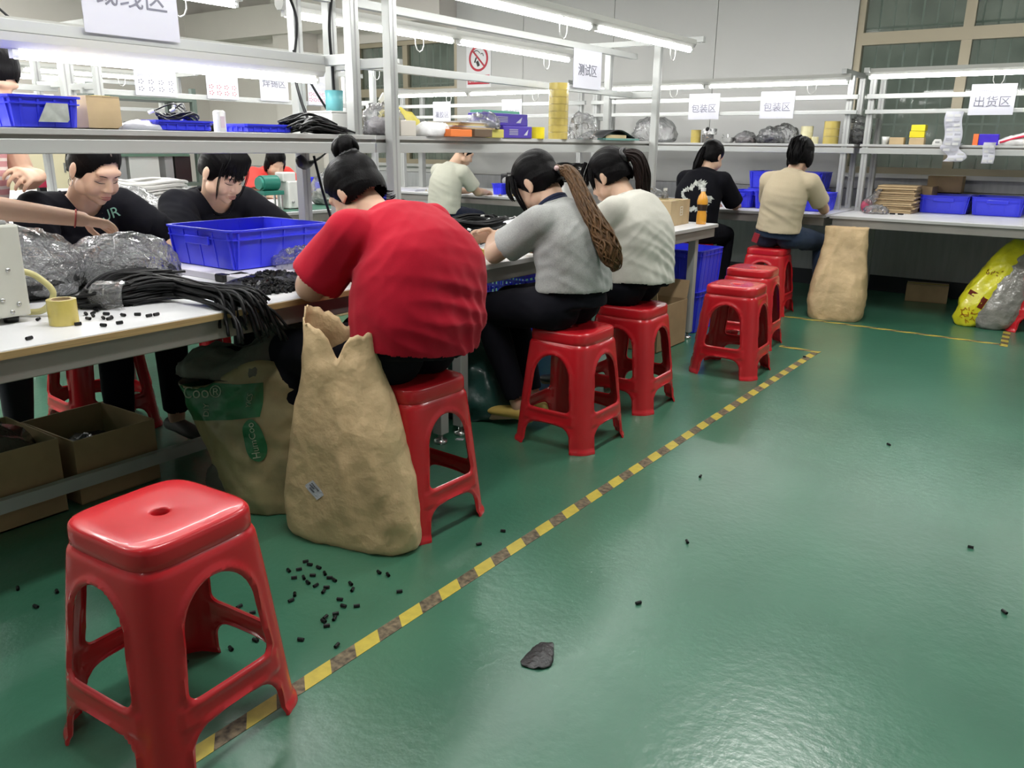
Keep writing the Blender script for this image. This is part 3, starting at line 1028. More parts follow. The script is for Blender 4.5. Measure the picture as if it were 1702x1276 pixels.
# bins on the back benches
crate((-1.11, 7.58, 0.755), 0, 0.365, 0.40, 0.14, 'blue bin right of the cardboard stack under the window', rib=0.12)
crate((-0.735, 7.58, 0.755), 0, 0.365, 0.40, 0.14, 'blue bin at the right edge under the window', rib=0.12)
crate((-2.03, 7.00, 0.755), 0, 0.34, 0.33, 0.145, 'blue bin right of the beige shirt on the back bench', rib=0.06)
crate((-2.58, 7.02, 0.755), 0, 0.20, 0.33, 0.14, 'narrow blue bin beside the black dragon shirt', rib=0.06)
crate((-2.365, 7.02, 0.755), 0, 0.20, 0.33, 0.14, 'narrow blue bin behind the beige shirt, left side', rib=0.06)
crate((-2.37, 7.48, 0.755), 0, 0.64, 0.36, 0.145, 'long blue bin at the wall under another bin', rib=0.1)
crate((-2.37, 7.48, 0.90), 0, 0.64, 0.36, 0.145, 'long blue bin stacked highest behind the beige shirt', rib=0.1)
crate((-5.10, 6.86, 0.755), 0, 0.13, 0.13, 0.11, 'small blue box beside the man in the pale shirt', rib=0.05, handle=False)
# second row
crate((-6.8, 5.62, 0.755), 0.1, 0.5, 0.36, 0.15, 'blue crate on the far table behind the green machine', rib=0.09)
crate((-6.15, 5.78, 0.755), 0, 0.3, 0.3, 0.13, 'blue crate far behind the red bundle, right of the post', rib=0.09)
crate((-5.12, 4.95, 0.755), 0.0, 0.24, 0.42, 0.13, 'blue crate with a bottle in front of it in the second row', rib=0.09)
def plain_table(label, x0, x1, y0, y1):
    t = thing('packing_table', label, 'table', ((x0 + x1) / 2, (y0 + y1) / 2, 0))
    hx, hy = (x1 - x0) / 2, (y1 - y0) / 2
    MB().span(-hx, hx, -hy, hy, 0.735, 0.755).build('tabletop', M_WHITE, t, bevel=0.003)
    for sx in (-1, 1):
        for sy in (-1, 1):
            x, y = sx * (hx - 0.07), sy * (hy - 0.07)
            MB().span(x - 0.02, x + 0.02, y - 0.02, y + 0.02, 0, 0.735).build('leg', M_ALU, t)
    return t
plain_table('far white side table carrying blue crates', -7.2, -5.9, 5.45, 6.05)

# ================================================================== cardboard
def carton(loc, rz, L, W, H, label, open_top=True, flaps=True, m=None, name='cardboard_box', cat='box', tilt=20):
    m = m or M_CARD
    t = thing(name, label, cat, loc, rz)
    th = 0.005
    MB().box((0, 0, th / 2), (L, W, th)).build('bottom', m, t)
    for s in (-1, 1):
        MB().box((0, s * (W / 2 - th / 2), H / 2), (L, th, H)).build('side', m, t)
        MB().box((s * (L / 2 - th / 2), 0, H / 2), (th, W - 2 * th, H)).build('side', m, t)
    if open_top:
        if flaps:
            for s in (-1, 1):
                R = Matrix.Rotation(s * rad(tilt), 3, 'X')
                MB().box(V((0, s * W / 2, H)) + R @ V((0, 0, 0.06)), (L * 0.96, th, 0.12), R=R).build('flap', m, t)
    else:
        for s in (-1, 1):
            MB().box((0, s * W / 4, H + 0.001), (L, W / 2 - 0.001, 0.004)).build('flap', m, t)
        MB().box((0, 0, H + 0.0038), (L, 0.05, 0.001)).build('sealing_tape', M_TAPE, t)
    return t
def small_carton(loc, rz, L, W, H, label, m=None, cat='box', name='small_box', group=None):
    t = thing(name, label, cat, loc, rz, group)
    MB().box((0, 0, H / 2), (L, W, H)).build('body', m or M_CARDL, t, bevel=0.002)
    MB().box((0, 0, H + 0.0008), (L - 0.006, W - 0.006, 0.0016)).build('lid', m or M_CARDL, t)
    return t

carton((-2.98, 1.02, 0), 0, 0.38, 0.42, 0.27, 'open cardboard box with dark plastic under the near table, far left', flaps=False)
carton((-2.98, 1.43, 0), 0.03, 0.36, 0.31, 0.24, 'open cardboard box with black parts under the near table', flaps=False)
carton((-2.98, 3.72, 0), 0.15, 0.34, 0.38, 0.24, 'open cardboard box under the middle table behind the green bag', tilt=35)
carton((-2.62, 3.15, 0), 0.1, 0.26, 0.24, 0.2, 'small open cardboard box beside the green bag', tilt=40)
carton((-2.33, 4.78, 0), 0.0, 0.32, 0.42, 0.29, 'tall open cardboard box beside the off-white shirt', tilt=-15)
tcar = carton((-2.39, 5.02, 0.755), 0.06, 0.22, 0.33, 0.155, 'closed cardboard box with clear tape at the end of the middle bench', open_top=False, m=M_CARDL)
mk = MB()
for q in ((0, 0.026, 0.04, 0.004), (0, -0.026, 0.04, 0.004), (-0.02, 0, 0.004, 0.052), (0.02, 0, 0.004, 0.052), (0, 0.008, 0.03, 0.004), (0, -0.008, 0.024, 0.004)):
    mk.box((0.1108, 0.02 + q[0], 0.09 + q[1]), (0.001, q[2], q[3]))
mk.build('glare_mark', mat('painted_glare', (0.75, 0.72, 0.65), 0.6), tcar)['kind'] = 'stuff'  # white glare off the tape, painted on the carton as pale strokes
carton((-2.6, 5.18, 0.755), 0.0, 0.2, 0.24, 0.12, 'cardboard box behind the juice bottle with plastic on top', open_top=False, m=M_CARDL)
carton((-4.72, 4.25, 0), 0.1, 0.3, 0.25, 0.1, 'low cardboard box on the floor behind the red shirt', open_top=False, m=M_CARDL)
carton((-1.18, 7.72, 0), 0.15, 0.32, 0.2, 0.14, 'dark cardboard box on the floor under the back bench', open_top=False)
carton((-1.42, 7.62, 0.755), 0.0, 0.4, 0.26, 0.20, 'brown cardboard box behind the flattened cartons', flaps=False)
carton((-1.18, 7.85, 0.90), 0.0, 0.26, 0.16, 0.13, 'brown carton at the wall behind the blue bin', open_top=False)
tag(MB().box((-1.18, 7.85, 0.8275), (0.2, 0.14, 0.143)).build('support_carton', M_CARD, bevel=0.002), 'dark carton at the wall supporting another carton', 'box')
carton((-2.74, 1.475, 1.28), 0, 0.12, 0.11, 0.10, 'small cardboard box on the near shelf right of the blue bin', open_top=False, m=M_CARDL)
# flattened cartons in a stack
rnd = random.Random(4)
for k in range(13):
    a = rnd.uniform(-0.05, 0.05)
    t = thing('flattened_carton', ['lowest', 'second lowest', 'third lowest', 'fourth lowest', 'fifth lowest', 'sixth lowest', 'middle', 'sixth highest', 'fifth highest', 'fourth highest', 'third highest', 'second highest', 'topmost'][k] + ' flattened carton in the stack beside the pink bag', 'carton', (-1.43 + rnd.uniform(-0.012, 0.012), 7.30 + rnd.uniform(-0.012, 0.012), 0.755 + 0.0165 * k), a, 'flattened cartons in the stack')
    mb = MB()
    mb.box((0, 0, 0.004), (0.29, 0.26, 0.006))
    mb.build('lower_sheet', M_CARDL if k % 3 else M_CARD, t)
    MB().box((0.004, 0.003, 0.0115), (0.285, 0.255, 0.006), rz=0.02).build('upper_sheet', M_CARD if k % 2 else M_CARDL, t)
    MB().box((0, -0.125, 0.008), (0.287, 0.006, 0.012)).build('fold', M_CARDL, t)

# ================================================================== sacks and bags
def sack(name, label, cat, rings, m, amp=0.006, scale=14, seed=1, open_top=True, closed=True, ridge=True, sub=3, aniso=(1, 1, 1), nn=48, n=3.0, solid=0.0015, top=None, parent=None, tagit=True, group=None):
    """rings: (cx, cy, z, half_x, half_y, angle deg)"""
    fine = []
    for i in range(len(rings) - 1):
        A, B = rings[i], rings[i + 1]
        for k in range(sub):
            q = k / sub
            q = q * q * (3 - 2 * q) if False else q
            fine.append([A[j] * (1 - q) + B[j] * q for j in range(6)])
    fine.append(list(rings[-1]))
    # smooth the profile
    for _ in range(2):
        g = [fine[0]] + [[(fine[i - 1][j] + 2 * fine[i][j] + fine[i + 1][j]) / 4 for j in range(6)] for i in range(1, len(fine) - 1)] + [fine[-1]]
        fine = g
    R = []
    z1 = fine[-1][2]
    for cx, cy, z, hx, hy, an in fine:
        ca, sa = cos(rad(an)), sin(rad(an))
        ring = []
        for p in sellipse(hx, hy, n, nn, z):
            zz = p.z
            if top is not None:
                zz = p.z + top(p.x / max(hx, 1e-3), p.y / max(hy, 1e-3)) * max(0.0, (z / z1)) ** 4
            ring.append(V((cx + ca * p.x - sa * p.y, cy + sa * p.x + ca * p.y, zz)))
        R.append(ring)
    mb = MB()
    mb.ring_loft(R, True, not open_top)
    me = mb.mesh(name)
    crumple(me, amp, scale, seed, aniso, ridge)
    for v in me.vertices:
        if v.co.z < rings[0][2]:
            v.co.z = rings[0][2]
    o = link(name, me, m, parent, True)
    if open_top and solid:
        so = o.modifiers.new('t', 'SOLIDIFY')
        so.thickness = solid
        baked(o)
    if tagit:
        tag(o, label, cat, group)
    return o

# near kraft sack
s1 = thing('kraft_sack', 'tall kraft paper sack leaning on the stool of the red shirt', 'sack', (-1.845, 1.69, 0))
base = [(0, 0, 0.0, 0.21, 0.07, 14), (0, 0, 0.02, 0.228, 0.085, 14), (0, 0, 0.12, 0.23, 0.09, 14), (-0.005, 0.0, 0.25, 0.202, 0.085, 15), (-0.01, 0.005, 0.38, 0.172, 0.08, 18), (-0.02, 0.01, 0.50, 0.135, 0.066, 22), (-0.03, 0.015, 0.60, 0.112, 0.055, 26), (-0.035, 0.02, 0.68, 0.108, 0.05, 28)]
so_ = sack('paper_body', None, None, base, M_KRAFT, amp=0.009, scale=7, seed=3, sub=6, nn=96, n=3.4, parent=s1, tagit=False, aniso=(1, 1, 0.6), top=lambda u, v: 0.045 * max(0, -u) - 0.07 * math.exp(-((u + 0.0) / 0.25) ** 2) * (1 if v < 0.3 else 0.3) + 0.012 * noise.noise(V((u * 6, v * 6, 2))) + (0.03 if v > 0 and u < 0.2 else 0) + 0.02 * max(0, u - 0.3))
crumple(so_.data, 0.0025, 22, 8, (1, 1, 0.5), True)
def creases(me, cx, cy, an, z1, lines, amp):
    """sharp paper folds: lines = (u at bottom, u at top, z from, z to) across the sack's width"""
    me.update()
    ca, sa = cos(rad(an)), sin(rad(an))
    for v, n in zip(me.vertices, [q.normal.copy() for q in me.vertices]):
        u = (v.co.x - cx) * ca + (v.co.y - cy) * sa
        for u0, u1, za, zb in lines:
            if za <= v.co.z <= zb:
                q = (v.co.z - za) / (zb - za)
                uu = u0 + (u1 - u0) * q
                v.co += n * amp * math.exp(-abs(u - uu) / 0.016)
    me.update()
creases(so_.data, 0, 0, 18, 0.7, [(-0.13, -0.06, 0.02, 0.6), (0.05, -0.01, 0.05, 0.6), (0.15, 0.05, 0.2, 0.62)], 0.010)
bv = bvh_of(so_.data)
view = V((0.05, 1, -0.25)).normalized()
lab = MB().add([(-0.028, 0, -0.018), (0.028, 0, -0.018), (0.028, 0, 0.018), (-0.028, 0, 0.018)], [(0, 1, 2, 3)]).mesh('label_sheet')
bm = bmesh.new(); bm.from_mesh(lab)
bmesh.ops.subdivide_edges(bm, edges=bm.edges[:], cuts=5, use_grid_fill=True)
bm.to_mesh(lab); bm.free()
RL = Matrix.Rotation(rad(48), 3, 'Y')
for v in lab.vertices:
    v.co = V((-0.055, -0.16, 0.205)) + RL @ v.co
drape(lab, bv, view, 0.0025)
link('paper_label', lab, M_PAPER, s1)
mb = MB()
for k, (x0, x1) in enumerate(((-0.02, 0.012), (-0.02, -0.002), (-0.012, 0.006))):
    for q in range(6):
        xa = x0 + (x1 - x0) * q / 6
        mb.box((xa, 0, 0.009 - 0.008 * k), (0.0035, 0.0004, 0.005))
lt = mb.mesh('label_print')
for v in lt.vertices:
    v.co = V((-0.055, -0.16, 0.205)) + RL @ v.co
drape(lt, bv, view, 0.004)
link('label_print', lt, M_PRINT, s1)['kind'] = 'stuff'
# stitched seam down the right edge
# far kraft sack
s2 = sack('kraft_sack', 'tall kraft paper sack standing below the back bench', 'sack', [(-1.60, 6.45, 0.0, 0.17, 0.13, 10), (-1.60, 6.46, 0.03, 0.19, 0.15, 10), (-1.60, 6.46, 0.16, 0.198, 0.15, 10), (-1.595, 6.46, 0.32, 0.18, 0.12, 10), (-1.59, 6.46, 0.48, 0.155, 0.075, 10), (-1.585, 6.46, 0.60, 0.145, 0.045, 10), (-1.585, 6.46, 0.685, 0.14, 0.03, 10)], M_KRAFT, amp=0.009, scale=8, seed=9, sub=6, nn=96, n=3.2, aniso=(1, 1, 0.7))
crumple(s2.data, 0.003, 20, 5, (1, 1, 0.6), True)
creases(s2.data, -1.595, 6.46, 10, 0.7, [(-0.16, -0.01, 0.22, 0.66), (0.15, 0.02, 0.18, 0.66), (-0.17, 0.17, 0.19, 0.20), (-0.05, -0.06, 0.22, 0.68)], 0.011)

# green and tan printed sack under the near table
s3 = thing('printed_sack', 'tan and green printed sack standing under the near table edge', 'sack', (-2.30, 1.72, 0))
M_SACKT = mat('tan_woven_sack', (0.30, 0.245, 0.125), 0.42, coat=0.25, var=(9, 0.2), bump=(30, 0.35, 0.006))
M_SACKD = mat('sack_inside', (0.10, 0.095, 0.08), 0.6, var=(7, 0.25), bump=(22, 0.5, 0.008))
M_SGREEN = mat('sack_green_print', (0.012, 0.13, 0.045), 0.38, coat=0.2, var=(9, 0.2), bump=(30, 0.35, 0.006))
M_SPALE = mat('sack_pale_print', (0.62, 0.64, 0.5), 0.5)
rg = [(0.03, -0.02, 0.0, 0.10, 0.09, 36), (0.02, -0.02, 0.05, 0.13, 0.11, 36), (0.0, -0.01, 0.16, 0.165, 0.125, 36), (-0.03, 0.0, 0.28, 0.20, 0.13, 36), (-0.055, 0.01, 0.40, 0.232, 0.13, 36), (-0.07, 0.02, 0.50, 0.25, 0.12, 36)]
so3 = sack('sack_body', None, None, rg, M_SACKT, amp=0.012, scale=9, seed=21, sub=7, nn=96, n=2.6, parent=s3, tagit=False, top=lambda u, v: 0.05 * u + 0.03 * sin(4 * u + 1))
# folded grey-brown collar on top
rg2 = [(-0.068, 0.02, 0.47, 0.258, 0.128, 36), (-0.075, 0.03, 0.53, 0.262, 0.11, 36), (-0.07, 0.06, 0.575, 0.235, 0.075, 36), (-0.06, 0.09, 0.56, 0.18, 0.04, 36)]
sack('folded_collar', None, None, rg2, M_SACKD, amp=0.016, scale=9, seed=5, sub=6, nn=96, n=2.6, parent=s3, tagit=False, top=lambda u, v: 0.06 * u + 0.02 * sin(5 * u))
bv3 = bvh_of(so3.data)
dv = V((-0.45, 0.86, -0.24)).normalized()
fr = V((0.86, 0.5, 0)).normalized()
def sack_patch(poly, m, nm, cuts=10, off=0.003, ctr=(0.05, -0.19, 0.30)):
    mb = MB()
    mb.add([V(ctr) + fr * x + ZZ * z for x, z in poly], [tuple(range(len(poly)))])
    me = mb.mesh(nm)
    bm = bmesh.new(); bm.from_mesh(me)
    bmesh.ops.triangulate(bm, faces=bm.faces[:])
    for _ in range(4):
        bmesh.ops.subdivide_edges(bm, edges=[e for e in bm.edges if e.calc_length() > 0.012], cuts=1)
        bmesh.ops.triangulate(bm, faces=bm.faces[:])
    bm.to_mesh(me); bm.free()
    drape(me, bv3, dv, off)
    return link(nm, me, m, s3, True)
sack_patch([(-0.21, 0.045), (-0.02, 0.06), (0.075, 0.075), (0.085, 0.195), (0.0, 0.185), (-0.26, 0.19)], M_SGREEN, 'green_band', off=0.005)
sack_patch([(0.055 + 0.038 * cos(a) - 0.012 * sin(a), -0.01 + 0.075 * sin(a)) for a in [k * pi / 14 for k in range(28)]], M_SGREEN, 'green_oval', off=0.005)
def sack_text(s, size, x, z, ang, nm):
    me = text_mesh(s, size)
    Rm = Matrix.Rotation(rad(ang), 3, 'Z')
    for v in me.vertices:
        q = Rm @ v.co
        v.co = V((0.05, -0.19, 0.30)) + fr * (x + q.x) + ZZ * (z + q.y)
    drape(me, bv3, dv, 0.0085)
    link(nm, me, M_SPALE, s3)
sack_text('Coo®', 0.06, -0.135, 0.15, 4, 'brand_lettering')
sack_text('HumCoo', 0.034, 0.055, -0.01, 100, 'oval_lettering')
sack_text('DIY', 0.03, -0.115, 0.09, 90, 'small_lettering')
sack_text('YICS', 0.026, 0.04, 0.13, 80, 'small_lettering')
# dark bag foot in front of the sack
sack('dark_bag', 'crumpled dark bag on the floor under the printed sack', 'bag', [(-2.42, 1.72, 0.0, 0.14, 0.10, 20), (-2.42, 1.72, 0.06, 0.16, 0.12, 20), (-2.42, 1.73, 0.12, 0.12, 0.09, 20), (-2.42, 1.74, 0.15, 0.03, 0.03, 20)], M_SACKD, amp=0.012, scale=14, seed=31, sub=4, open_top=False, n=2.3)
# green tarpaulin bag
M_GTARP = mat('green_tarpaulin', (0.012, 0.06, 0.05), 0.42, coat=0.2, var=(8, 0.2), bump=(18, 0.5, 0.01))
sack('tarpaulin_bag', 'dark green tarpaulin bag on the floor beside the grey shirt', 'bag', [(-2.42, 2.98, 0.0, 0.24, 0.17, 25), (-2.42, 2.98, 0.06, 0.27, 0.20, 25), (-2.42, 2.99, 0.16, 0.25, 0.19, 25), (-2.43, 3.00, 0.25, 0.18, 0.13, 25), (-2.44, 3.02, 0.32, 0.09, 0.05, 25)], M_GTARP, amp=0.022, scale=7, seed=12, sub=6, nn=96, open_top=False, n=2.3)
crumple(bpy.data.objects['tarpaulin_bag'].data, 0.008, 17, 3, (1, 1, 0.7), True)
# yellow printed bag + clear bag, right
yb = thing('yellow_bag', 'yellow printed plastic bag leaning on the floor by the right stool', 'bag', (-0.62, 6.86, 0))
M_YBAG = mat('yellow_bag_film', (0.68, 0.63, 0.02), 0.28, coat=0.3, var=(10, 0.12), bump=(16, 0.6, 0.012))
yo = sack('bag_film', None, None, [(-0.12, -0.04, 0.0, 0.055, 0.07, 5), (-0.115, -0.03, 0.05, 0.10, 0.10, 5), (-0.07, -0.01, 0.18, 0.125, 0.12, 5), (0.0, 0.02, 0.33, 0.125, 0.10, 5), (0.055, 0.04, 0.46, 0.105, 0.08, 5), (0.10, 0.06, 0.58, 0.07, 0.05, 5), (0.10, 0.08, 0.62, 0.02, 0.02, 5)], M_YBAG, amp=0.014, scale=9, seed=8, sub=5, nn=72, open_top=False, parent=yb, tagit=False, n=2.4)
M_GFILM = mat('grey_clear_film', (0.23, 0.22, 0.20), 0.18, coat=0.4, var=(9, 0.3), bump=(20, 0.8, 0.02))
sack('clear_panel', None, None, [(0.02, -0.045, 0.0, 0.09, 0.08, 5), (0.045, -0.045, 0.06, 0.13, 0.11, 5), (0.085, -0.03, 0.18, 0.14, 0.12, 5), (0.125, 0.0, 0.32, 0.12, 0.10, 5), (0.15, 0.03, 0.45, 0.09, 0.07, 5), (0.155, 0.06, 0.55, 0.03, 0.03, 5)], M_GFILM, amp=0.014, scale=11, seed=18, sub=5, nn=72, open_top=False, parent=yb, tagit=False, n=2.4)
bvy = bvh_of(yo.data)
def ybag_decal(me, m, nm, off=0.004):
    drape(me, bvy, V((0, 1, 0)), off)
    link(nm, me, m, yb)
M_YRED = mat('bag_red_print', (0.26, 0.03, 0.01), 0.5)
me = MB().box((-0.085, -0.2, 0.235), (0.11, 0.002, 0.035), R=Matrix.Rotation(rad(22), 3, 'Y')).mesh('red_block'); ybag_decal(me, M_YRED, 'red_block')
me = MB().box((-0.035, -0.2, 0.185), (0.035, 0.002, 0.08), R=Matrix.Rotation(rad(22), 3, 'Y')).mesh('red_block'); ybag_decal(me, M_YRED, 'red_block')
rn = random.Random(12)
for m_, x0, z0, n_, sz in ((M_YRED, 0.0, 0.40, 10, 0.022), (mat('bag_orange_print', (0.55, 0.2, 0.01), 0.5), -0.11, 0.09, 22, 0.034)):
    mb = MB()
    for k in range(n_):
        mb.box((x0 + rn.uniform(-0.05, 0.05), -0.2, z0 + rn.uniform(-0.035, 0.035) * (0.5 if n_ < 12 else 1.4)), (sz * rn.uniform(0.5, 1.1), 0.001, 0.005), R=Matrix.Rotation(rn.uniform(-1.4, 1.4), 3, 'Y'))
    me = mb.mesh('brush_print')
    ybag_decal(me, m_, 'brush_print')
for ch in yb.children:
    if ch.name.startswith('brush_print'):
        ch['kind'] = 'stuff'

def clear_bag(c, r, label, seed, fill=None, m=None, sc=(1, 1, 1), tie=True, group=None, amp=0.02, fh=0.55):
    """a knotted clear bag, optionally filled with a dark heap"""
    t = thing('plastic_bag', label, 'bag', c, 0, group)
    mb = MB()
    mb.sphere((0, 0, r[2]), (r[0], r[1], r[2]), nu=40, nv=26)
    me = mb.mesh('film')
    for v in me.vertices:
        z = v.co.z
        if z < 2 * r[2] * 0.3:
            v.co.z = max(0.0, z * 0.8)
        k = 1 + 0.25 * max(0, 1 - z / r[2])
        v.co.x *= k; v.co.y *= k
    crumple(me, amp, 1.6 / max(r) , seed, (1, 1, 1), True)
    crumple(me, amp * 0.5, 4 / max(r), seed + 1, (1, 1, 1), True)
    for v in me.vertices:
        v.co.z = max(0.001, v.co.z)
    link('film', me, m or M_CLEAR, t, True)
    if fill:
        mb = MB()
        mb.sphere((0, 0, r[2] * fh), (r[0] * 1.08, r[1] * 1.08, r[2] * fh), nu=30, nv=18)
        me = mb.mesh('contents')
        crumple(me, amp * 0.7, 30, seed + 5, (1, 1, 1), True)
        for v in me.vertices:
            v.co.z = max(0.002, v.co.z)
        link('contents', me, fill, t, False)
    return t
M_CLEARW = film('cloudy_plastic', 0.12, 0.26, 0.9, 1.8, bump=(30, 1.0, 0.03))
M_HEAP = mat('black_parts_heap', (0.012, 0.012, 0.013), 0.45, bump=(120, 1.0, 0.01))
clear_bag((-2.86, 1.20, 0.755), (0.16, 0.19, 0.10), 'clear bag of black parts beside the white machine', 2, M_HEAP, M_CLEARW)
clear_bag((-2.84, 1.56, 0.755), (0.17, 0.17, 0.075), 'clear bag of black parts in front of the lettered shirt', 4, M_HEAP, M_CLEARW)
clear_bag((-2.57, 2.15, 0.755), (0.09, 0.10, 0.035), 'small clear bag beside the big crate near the red sleeve', 6, None, M_CLEARB)
clear_bag((-2.34, 6.62, 0.0), (0.13, 0.11, 0.13), 'bundle of clear plastic on the floor between the back stools', 8, mat('clear_film_core', (0.3, 0.3, 0.29), 0.4), M_CLEARB)
clear_bag((-3.98, 2.2, 0.755), (0.2, 0.22, 0.13), 'crumpled clear bag behind the lettered shirt', 10, mat('pale_film', (0.55, 0.54, 0.52), 0.4), M_CLEAR)
clear_bag((-2.62, 4.33, 1.28), (0.05, 0.06, 0.065), 'small clear bag right of the tape-roll column', 11)
clear_bag((-2.70, 2.76, 1.28), (0.05, 0.08, 0.06), 'clear bag between the double posts on the shelf', 12, mat('pale_parts', (0.45, 0.43, 0.45), 0.6))
clear_bag((-2.735, 7.28, 1.28), (0.07, 0.07, 0.035), 'bag of silvery parts on the back shelf beside the steel bowl', 13, mat('silver_parts', (0.2, 0.17, 0.17), 0.35, 0.5, bump=(90, 1, 0.01)))
clear_bag((-2.51, 7.28, 1.28), (0.09, 0.08, 0.055), 'larger bag of dark metal parts on the back shelf', 14, mat('dark_metal_parts', (0.06, 0.06, 0.07), 0.3, 0.5, bump=(90, 1, 0.01)))
clear_bag((-2.40, 7.30, 1.28), (0.09, 0.06, 0.07), 'loose clear bag above the dark metal parts', 15)
clear_bag((-1.82, 7.36, 1.28), (0.085, 0.08, 0.10), 'bag of dark parts by the double posts of the back bench', 16, mat('dark_parts', (0.05, 0.05, 0.05), 0.4, bump=(80, 1, 0.01)))
clear_bag((-3.62, 7.28, 1.28), (0.2, 0.12, 0.10), 'large clear empty bag on the back shelf behind the middle bench post', 17)
clear_bag((-2.60, 5.18, 0.8805), (0.08, 0.1, 0.035), 'clear bag on the cardboard box behind the juice bottle', 19)
clear_bag((-1.52, 7.0, 0.755), (0.07, 0.06, 0.018), 'flat white bag on the back bench beside the pink bag', 20, None, M_CLEAR)
pk = thing('pink_bag', 'pink-filled clear bag leaning on the flattened cartons', 'bag', (-1.62, 7.12, 0.755))
MB().sphere((0, 0, 0.05), (0.045, 0.045, 0.055)).build('contents', mat('pink_parts', (0.45, 0.06, 0.12), 0.5, bump=(60, 1, 0.01)), pk, True)
MB().tube([(0, 0, 0.06), (0.03, 0.02, 0.10), (0.06, 0.04, 0.145), (0.085, 0.05, 0.18)], [0.05, 0.035, 0.022, 0.012], 10).build('film', M_CLEARB, pk, True)

# dark plastic inside the cardboard boxes under the near table
def box_fill(c, r, label, seed, m):
    mb = MB().sphere((0, 0, 0), r, nu=26, nv=16)
    me = mb.mesh('box_contents')
    crumple(me, 0.02, 12, seed, (1, 1, 1), True)
    return tag(link('box_contents', me, m, None, True, loc=c), label, 'plastic')
box_fill((-2.98, 1.02, 0.19), (0.17, 0.19, 0.13), 'crumpled brownish plastic film inside the left cardboard box', 3, mat('brown_film', (0.10, 0.08, 0.065), 0.2, coat=0.5, bump=(16, 0.7, 0.02)))
box_fill((-2.96, 1.43, 0.09), (0.145, 0.125, 0.08), 'black plastic parts inside the right cardboard box', 5, mat('black_film', (0.01, 0.01, 0.012), 0.2, bump=(20, 0.8, 0.02)))

# ================================================================== tubes, cables, coils
def bez(p, n=14):
    """Catmull-Rom through points"""
    p = [V(q) for q in p]
    out = []
    for i in range(len(p) - 1):
        a, b, c, d = p[max(i - 1, 0)], p[i], p[i + 1], p[min(i + 2, len(p) - 1)]
        for k in range(n):
            t = k / n
            out.append(0.5 * ((2 * b) + (c - a) * t + (2 * a - 5 * b + 4 * c - d) * t * t + (3 * b - a - 3 * c + d) * t ** 3))
    out.append(p[-1])
    return out

# the taped bundle of black tubes hanging over the near table edge
t = thing('tube_bundle', 'taped bundle of long black tubes hanging over the near table edge', 'cable bundle', (-2.40, 1.475, 0.757))
rnd = random.Random(11)
# loop part on the table, pinched at the tape, then splaying over the edge
for k in range(64):
    a = rnd.uniform(-1, 1)
    h = rnd.random()
    side = rnd.uniform(-1, 1)
    v_ = rnd.random()
    st = V((-0.20 + 0.05 * a, 0.02 + 0.14 * v_, 0.02 + 0.055 * h))
    turn0 = V((-0.235 + 0.04 * h, -0.09 + 0.02 * a, 0.03 + 0.05 * h))
    turn = V((-0.165 + 0.05 * h, -0.195 + 0.03 * a, 0.015 + 0.04 * h))
    pinch = V((-0.035 + 0.02 * side, -0.185 + 0.035 * a, 0.006 + 0.052 * h))
    mid = V((-0.02 + 0.06 * a - 0.02, -0.03 + 0.03 * side, 0.010 + 0.07 * h))
    edge = V((0.15 + 0.05 * side, 0.03 + 0.045 * a, 0.012 + 0.05 * h))
    ln = rnd.uniform(0.6, 1.0)
    e2 = edge + V((0.105 * ln + 0.02, 0.035 + 0.03 * a, -0.004 - 0.03 * (1 - h)))
    e3 = e2 + V((0.045 * ln, 0.015 + 0.03 * a, (-0.045 - 0.085 * rnd.random()) * ln))
    if k % 4 == 0:
        st = V((-0.14 + 0.05 * a, -0.28 - 0.05 * rnd.random(), 0.006 + 0.02 * h))
        pts = [st, pinch, mid, edge, e2, e3]
    else:
        pts = [st, turn0, turn, pinch, mid, edge, e2, e3]
    MB().tube(bez(pts, 4), 0.0047, 6).build('tube', M_CABLE, t, True)
tp = bez([(-0.075, -0.20, 0.032), (-0.035, -0.185, 0.033), (0.005, -0.155, 0.034)], 4)
MB().tube(tp, [0.047 + 0.003 * sin(i * 2.1) for i in range(len(tp))], 14, cap=False).build('clear_tape', M_CLEARB, t, True)

def offcut(p, rz, label, grp, tilt=0, me=[None]):
    if me[0] is None:
        mb = MB()
        n = 8
        r, L = 0.0048, 0.0085
        rings = []
        for q, x in ((r, -L), (r, L), (r * 0.5, L), (r * 0.5, -L)):
            rings.append([V((x, q * cos(2 * pi * i / n), r + q * sin(2 * pi * i / n))) for i in range(n)])
        rings.append(rings[0])
        mb.ring_loft(rings, False, False)
        me[0] = mb.mesh('tube_offcut')
    o = link('tube_offcut', me[0], M_CABLE)
    o.location = p
    o.rotation_euler = (0, tilt, rz)
    return tag(o, label, 'offcut', grp)
rnd = random.Random(5)
def P_tab(px, py):
    # table plane point seen at a photo pixel, measured beforehand
    d = right * (px - 851) + down * (py - 638) + fwd * 1360.67
    s = (0.755 - CAMH) / d.z
    return V((d.x * s, d.y * s, 0.7555))
def P_flr(px, py):
    d = right * (px - 851) + down * (py - 638) + fwd * 1360.67
    s = -CAMH / d.z
    return V((d.x * s, d.y * s, 0.0005))
for px, py in [(49, 565), (137, 513), (125, 523), (143, 524), (155, 523), (155, 527), (147, 532), (130, 541), (172, 531), (182, 532), (186, 530), (172, 543), (199, 539), (229, 525), (248, 527), (260, 525), (205, 526), (118, 521), (110, 528), (158, 516), (163, 518), (177, 524), (64, 533)]:
    offcut(P_tab(px, py), rnd.uniform(0, 3), 'short black tube offcut lying on the near white tabletop', 'tube offcuts on the near table')
